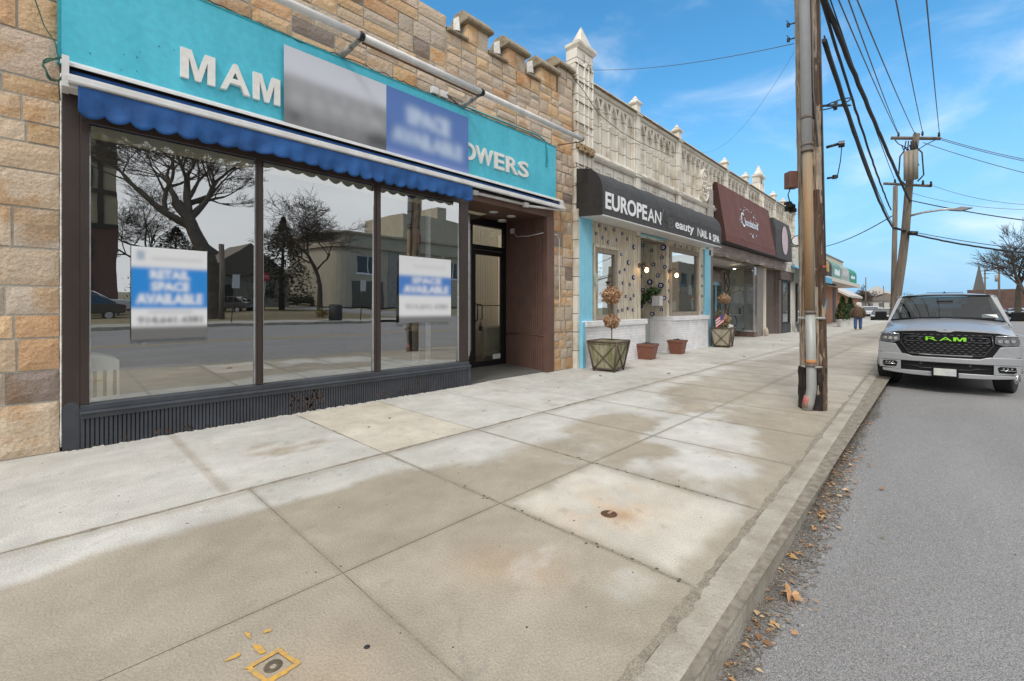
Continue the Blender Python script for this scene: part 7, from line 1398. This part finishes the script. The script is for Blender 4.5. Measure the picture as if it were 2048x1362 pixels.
def evergreen(label, x, y, h, r, seed):
    t = thing('evergreen_tree', label, 'tree', (x, y, 0)); mb = MB(); mb.tube([(x, y, -.1), (x, y, h * .9)], [.3, .05], 7); mb.build('trunk', MATS['bark'], t); mb = MB(); rr = random.Random(seed)
    for i in range(5000):
        z = rr.random(); a = rr.random() * 6.28; q = r * (1 - z ** 1.6) * (.45 + .55 * rr.random()) * (1 + .2 * math.sin(a * 5 + z * 20)); p = Vector((x + q * math.cos(a), y + q * math.sin(a), h * (.1 + .9 * z))); s = .28; d1 = Vector((rr.gauss(0, 1), rr.gauss(0, 1), rr.gauss(0, .5))).normalized(); d2 = d1.cross(Vector((0, 0, 1)))
        mb.add([p, p + d1 * s, p + d1 * s * .6 + d2 * s * .6, p + d2 * s * .7], [(0, 1, 2, 3)], rr.choice([(.03, .045, .02), (.045, .06, .025), (.02, .03, .015), (.07, .065, .035)]))
    mb.build('crown', M_leafc, t)
X, _ = mxy(565, 600, -34); evergreen('dark broad evergreen across the side road, mirrored in the middle window', X, -34, 9, 3.0, 3)
X, _ = mxy(645, 600, -60); evergreen('smaller dark evergreen beside the cream building across the road', X, -62, 10, 3, 4)
X, _ = mxy(350, 600, -46); evergreen('dark evergreen behind the huge bare tree', X, -46, 8.5, 4, 6)
# cream two storey building with rounded corner
CB = thing('cream_building', 'cream two storey corner building with rounded parapet across the road, mirrored in the windows', 'building', (40, -48, 0)); M_cb = mat('cream_render', (.42, .37, .27), (.36, .32, .24), .8)
X0, _ = mxy(672, 600, -44); X1 = 68.0; mb = MB()
cr_ = [(X0, -60), (X0, -46)] + [(X0 + 2 - 2 * math.cos(a), -46 + 2 * math.sin(a)) for a in np.linspace(.3, 1.57, 5)] + [(X1, -44), (X1, -60)]
mb.prism(cr_, 'z', 0, 9.8); mb.build('wall', M_cb, CB)
mb = MB(); c2 = [(x - .35 if x < 50 else x + .35, y + .35) for x, y in cr_]; mb.prism(c2, 'z', 8.0, 8.35); mb.prism(c2, 'z', 9.8, 10.1); mb.build('cornice', mat('cream_trim', (.36, .31, .22)), CB)
mb = MB(); X2, _ = mxy(790, 600, -50); mb.box(X2, X1 - 4, -60, -48, 9.9, 14.5); mb.box(X2 + 8, X2 + 10, -58, -50, 14.5, 17); mb.build('upper_block', M_cb, CB)
for px, w_ in ((735, 3.0), (808, 1.0), (846, 1.1), (905, 1.4), (925, 1.2)):
    X, _ = mxy(px, 500, -44); mb = MB(); mb.box(X - w_ / 2, X + w_ / 2, -44.02, -43.96, 4.6, 7.0); f = mb.build('window', mat('dark_window', (.03, .035, .035), rough=.1), CB); mb = MB(); mb.box(X - w_ / 2 - .12, X + w_ / 2 + .12, -44.0, -43.9, 4.4, 4.6); mb.box(X - .05, X + .05, -43.96, -43.93, 4.6, 7.0); mb.build('frame', M_w2, f)
X, _ = mxy(735, 590, -44); mb = MB(); mb.box(X - 2.2, X + 2.4, -44.05, -43.93, 0, 3.5); mb.build('garage_door', mat('garage_door', (.09, .085, .065)), CB)
mb = MB(); X, _ = mxy(785, 590, -44); mb.box(X - .8, X + .8, -44.03, -43.9, 0, 8); mb.build('stone_quoin', mat('quoin', (.3, .28, .25), (.2, .19, .17), 2), CB)
# tudor brick building on the left
X1, _ = mxy(240, 500, -33); TU = thing('brick_house', 'dark red brick and timber house across the road, mirrored at the left of the window', 'house', (X1 - 8, -38, 0)); mb = MB(); mb.box(X1 - 18, X1 - .2, -46, -33, 0, 6.3); mb.build('wall', brick_mat('dark_brick', (.11, .045, .035), (.15, .06, .045), (.14, .11, .09)), TU)
mb = MB(); mb.box(X1 - 18, X1 - .2, -46, -33, 6.3, 14); mb.build('upper_wall', mat('tudor_plaster', (.4, .34, .22), (.3, .25, .17), .9), TU)
mb = MB()
for k in range(12): mb.box(X1 - 17.8 + k * 1.5, X1 - 17.5 + k * 1.5, -32.97, -32.9, 6.3, 14)
for z in (6.3, 8.8, 11.2, 13.8): mb.box(X1 - 18, X1 - .2, -32.9, -32.86, z, z + .3)
mb.build('timber', mat('dark_timber', (.04, .03, .025)), TU)
for k in range(5):
    for z in (1.2, 4.0, 9.2): mb = MB(); mb.box(X1 - 3 - k * 3, X1 - 1.6 - k * 3, -32.96, -32.85, z, z + 1.6); mb.build('window', MATS['dark_window'], TU)
# small houses
for px, Y, w_, h, lab in ((478, -50, 9, 7.5, 'grey house with brown gabled roof across the lawn'), (600, -75, 12, 7, 'pale house with hedge beyond the side road'), (395, -60, 10, 8, 'brown house behind the huge bare tree')):
    X, _ = mxy(px, 600, Y); t = thing('house', lab, 'house', (X, Y, 0)); mb = MB(); mb.box(-w_ / 2, w_ / 2, -4, 4, 0, h * .5); mb.build('wall', mat('house_%d' % px, (.22, .19, .14), (.18, .155, .12), 1), t, local=True); mb = MB(); mb.prism([(-w_ / 2 - .5, h * .48), (0, h), (w_ / 2 + .5, h * .48)], 'y', -4.4, 4.4); mb.build('roof', mat('brown_shingle', (.12, .09, .06)), t, local=True)
    for k in (-1, 1): mb = MB(); mb.box(k * w_ / 4 - .6, k * w_ / 4 + .6, 4, 4.05, 1.2, 2.6); mb.build('window', MATS['dark_window'], t, local=True)
mb = MB(); foliage(mb, (0, 0, .8), 1.6, 1500, .16, [(.05, .05, .03), (.07, .06, .035)], .5, .3, 3); mb.v = [(vx * 4, vy, vz) for vx, vy, vz in mb.v]; hd = mb.build('hedge', M_leafc, org=False); hd.location = (mxy(610, 600, -52)[0], -52, 0); tag(hd, 'clipped dark hedge across the side road', 'hedge')
# parked cars by the lawn
X, _ = mxy(205, 600, -24); car('suv', 'white suv parked across the road, mirrored low in the left window', X - .8, -27, 3.1, (.6, .6, .6), 4.6, 1.9, 1.7, 'suv', cat='suv'); car('parked_car', 'black sedan parked in front of the white suv across the road', X - 1.2, -23.5, .05, (.012, .012, .014), cat='car')
X, _ = mxy(466, 600, -32); car('parked_car', 'dark car parked behind the huge bare tree across the road', X, -33, .9, (.03, .03, .035), cat='car')
# litter bin, signs
X, _ = mxy(673, 640, -15.2); t = thing('litter_bin', 'black slatted litter bin on the far corner pavement', 'litter bin', (X, -15.2, 0)); mb = MB(); mb.lathe([(.36, 0), (.4, .1), (.42, .95), (.36, 1.0), (.3, 1.0)], X, -15.2, 16); mb.build('body', mat('bin_dark', (.02, .022, .02), (.05, .05, .045), 30), t)
mb = MB(); foliage(mb, (X - .9, -15.1, .45), .45, 260, .14, [(.2, .15, .03), (.12, .1, .03), (.25, .12, .04)], .8, .1, 5); tag(mb.build('shrub', M_leafc), 'small yellow brown shrub beside the litter bin', 'shrub')
X, Z = mxy(530, 565, -31); t = thing('stop_sign', 'red octagonal stop sign across the side road', 'sign', (X, -31, 0)); mb = MB(); mb.tube([(X, -31, 0), (X, -31, 3.4)], .04, 6); mb.build('post', M_alu, t); mb = MB(); mb.prism([(X + .38 * math.cos(a), 3.1 + .38 * math.sin(a)) for a in np.linspace(math.pi / 8, 2 * math.pi + math.pi / 8, 9)[:-1]], 'y', -31, -30.95); mb.build('face', mat('sign_red', (.5, .02, .02)), t)
text_part('lettering', 'STOP', (0, .52, 2.98, 3.22), lambda u, v, w_: (X + .26 - u, -30.94 + w_, v), M_w2, t, .001, .01)
for px, lab in ((470, 'leaning steel sign post with white plate and green tag across the road'), (725, 'steel sign post in front of the cream building')):
    X, Z = mxy(px, 600, -15); t = thing('sign_post', lab, 'sign', (X, -15, 0)); mb = MB(); mb.tube([(X - .15, -15, 0), (X, -15, 2.5)], .03, 5); mb.build('post', mat('dark_post', (.05, .05, .045)), t); mb = MB(); mb.box(X - .16, X + .2, -14.97, -14.95, 1.9, 2.6); mb.build('plate', mat('plate_white', (.5, .5, .48)), t)
for px, Y in ((443, -18.5),):
    X, _ = mxy(px, 600, Y); t = thing('utility_pole', 'utility pole with conduits across the road beside the huge tree', 'utility pole', (X, Y, 0)); mb = MB(); mb.tube([(X, Y, 0), (X, Y, 4.5)], [.16, .14], 10); mb.build('pole', M_wd2, t)

# more buildings across the road further on (seen only in the salon windows)
for x0, x1, h, c, lab in ((72, 96, 9, (.3, .22, .16), 'tan brick block across the road further along'), (100, 128, 7, (.42, .38, .3), 'cream low block across the road far along'), (131, 160, 10, (.25, .13, .09), 'red brick block across the road farthest along')):
    t = thing('far_side_block', lab, 'building', (x0, -20, 0)); mb = MB(); mb.box(x0, x1, -32, -18.5, 0, h); mb.build('wall', mat('block_%d' % x0, c, tuple(v * .85 for v in c), 1), t)
    for k in range(int((x1 - x0) / 4)): mb = MB(); mb.box(x0 + 1 + k * 4, x0 + 3 + k * 4, -18.5, -18.45, h * .55, h * .8); mb.build('window', MATS['dark_window'], t)
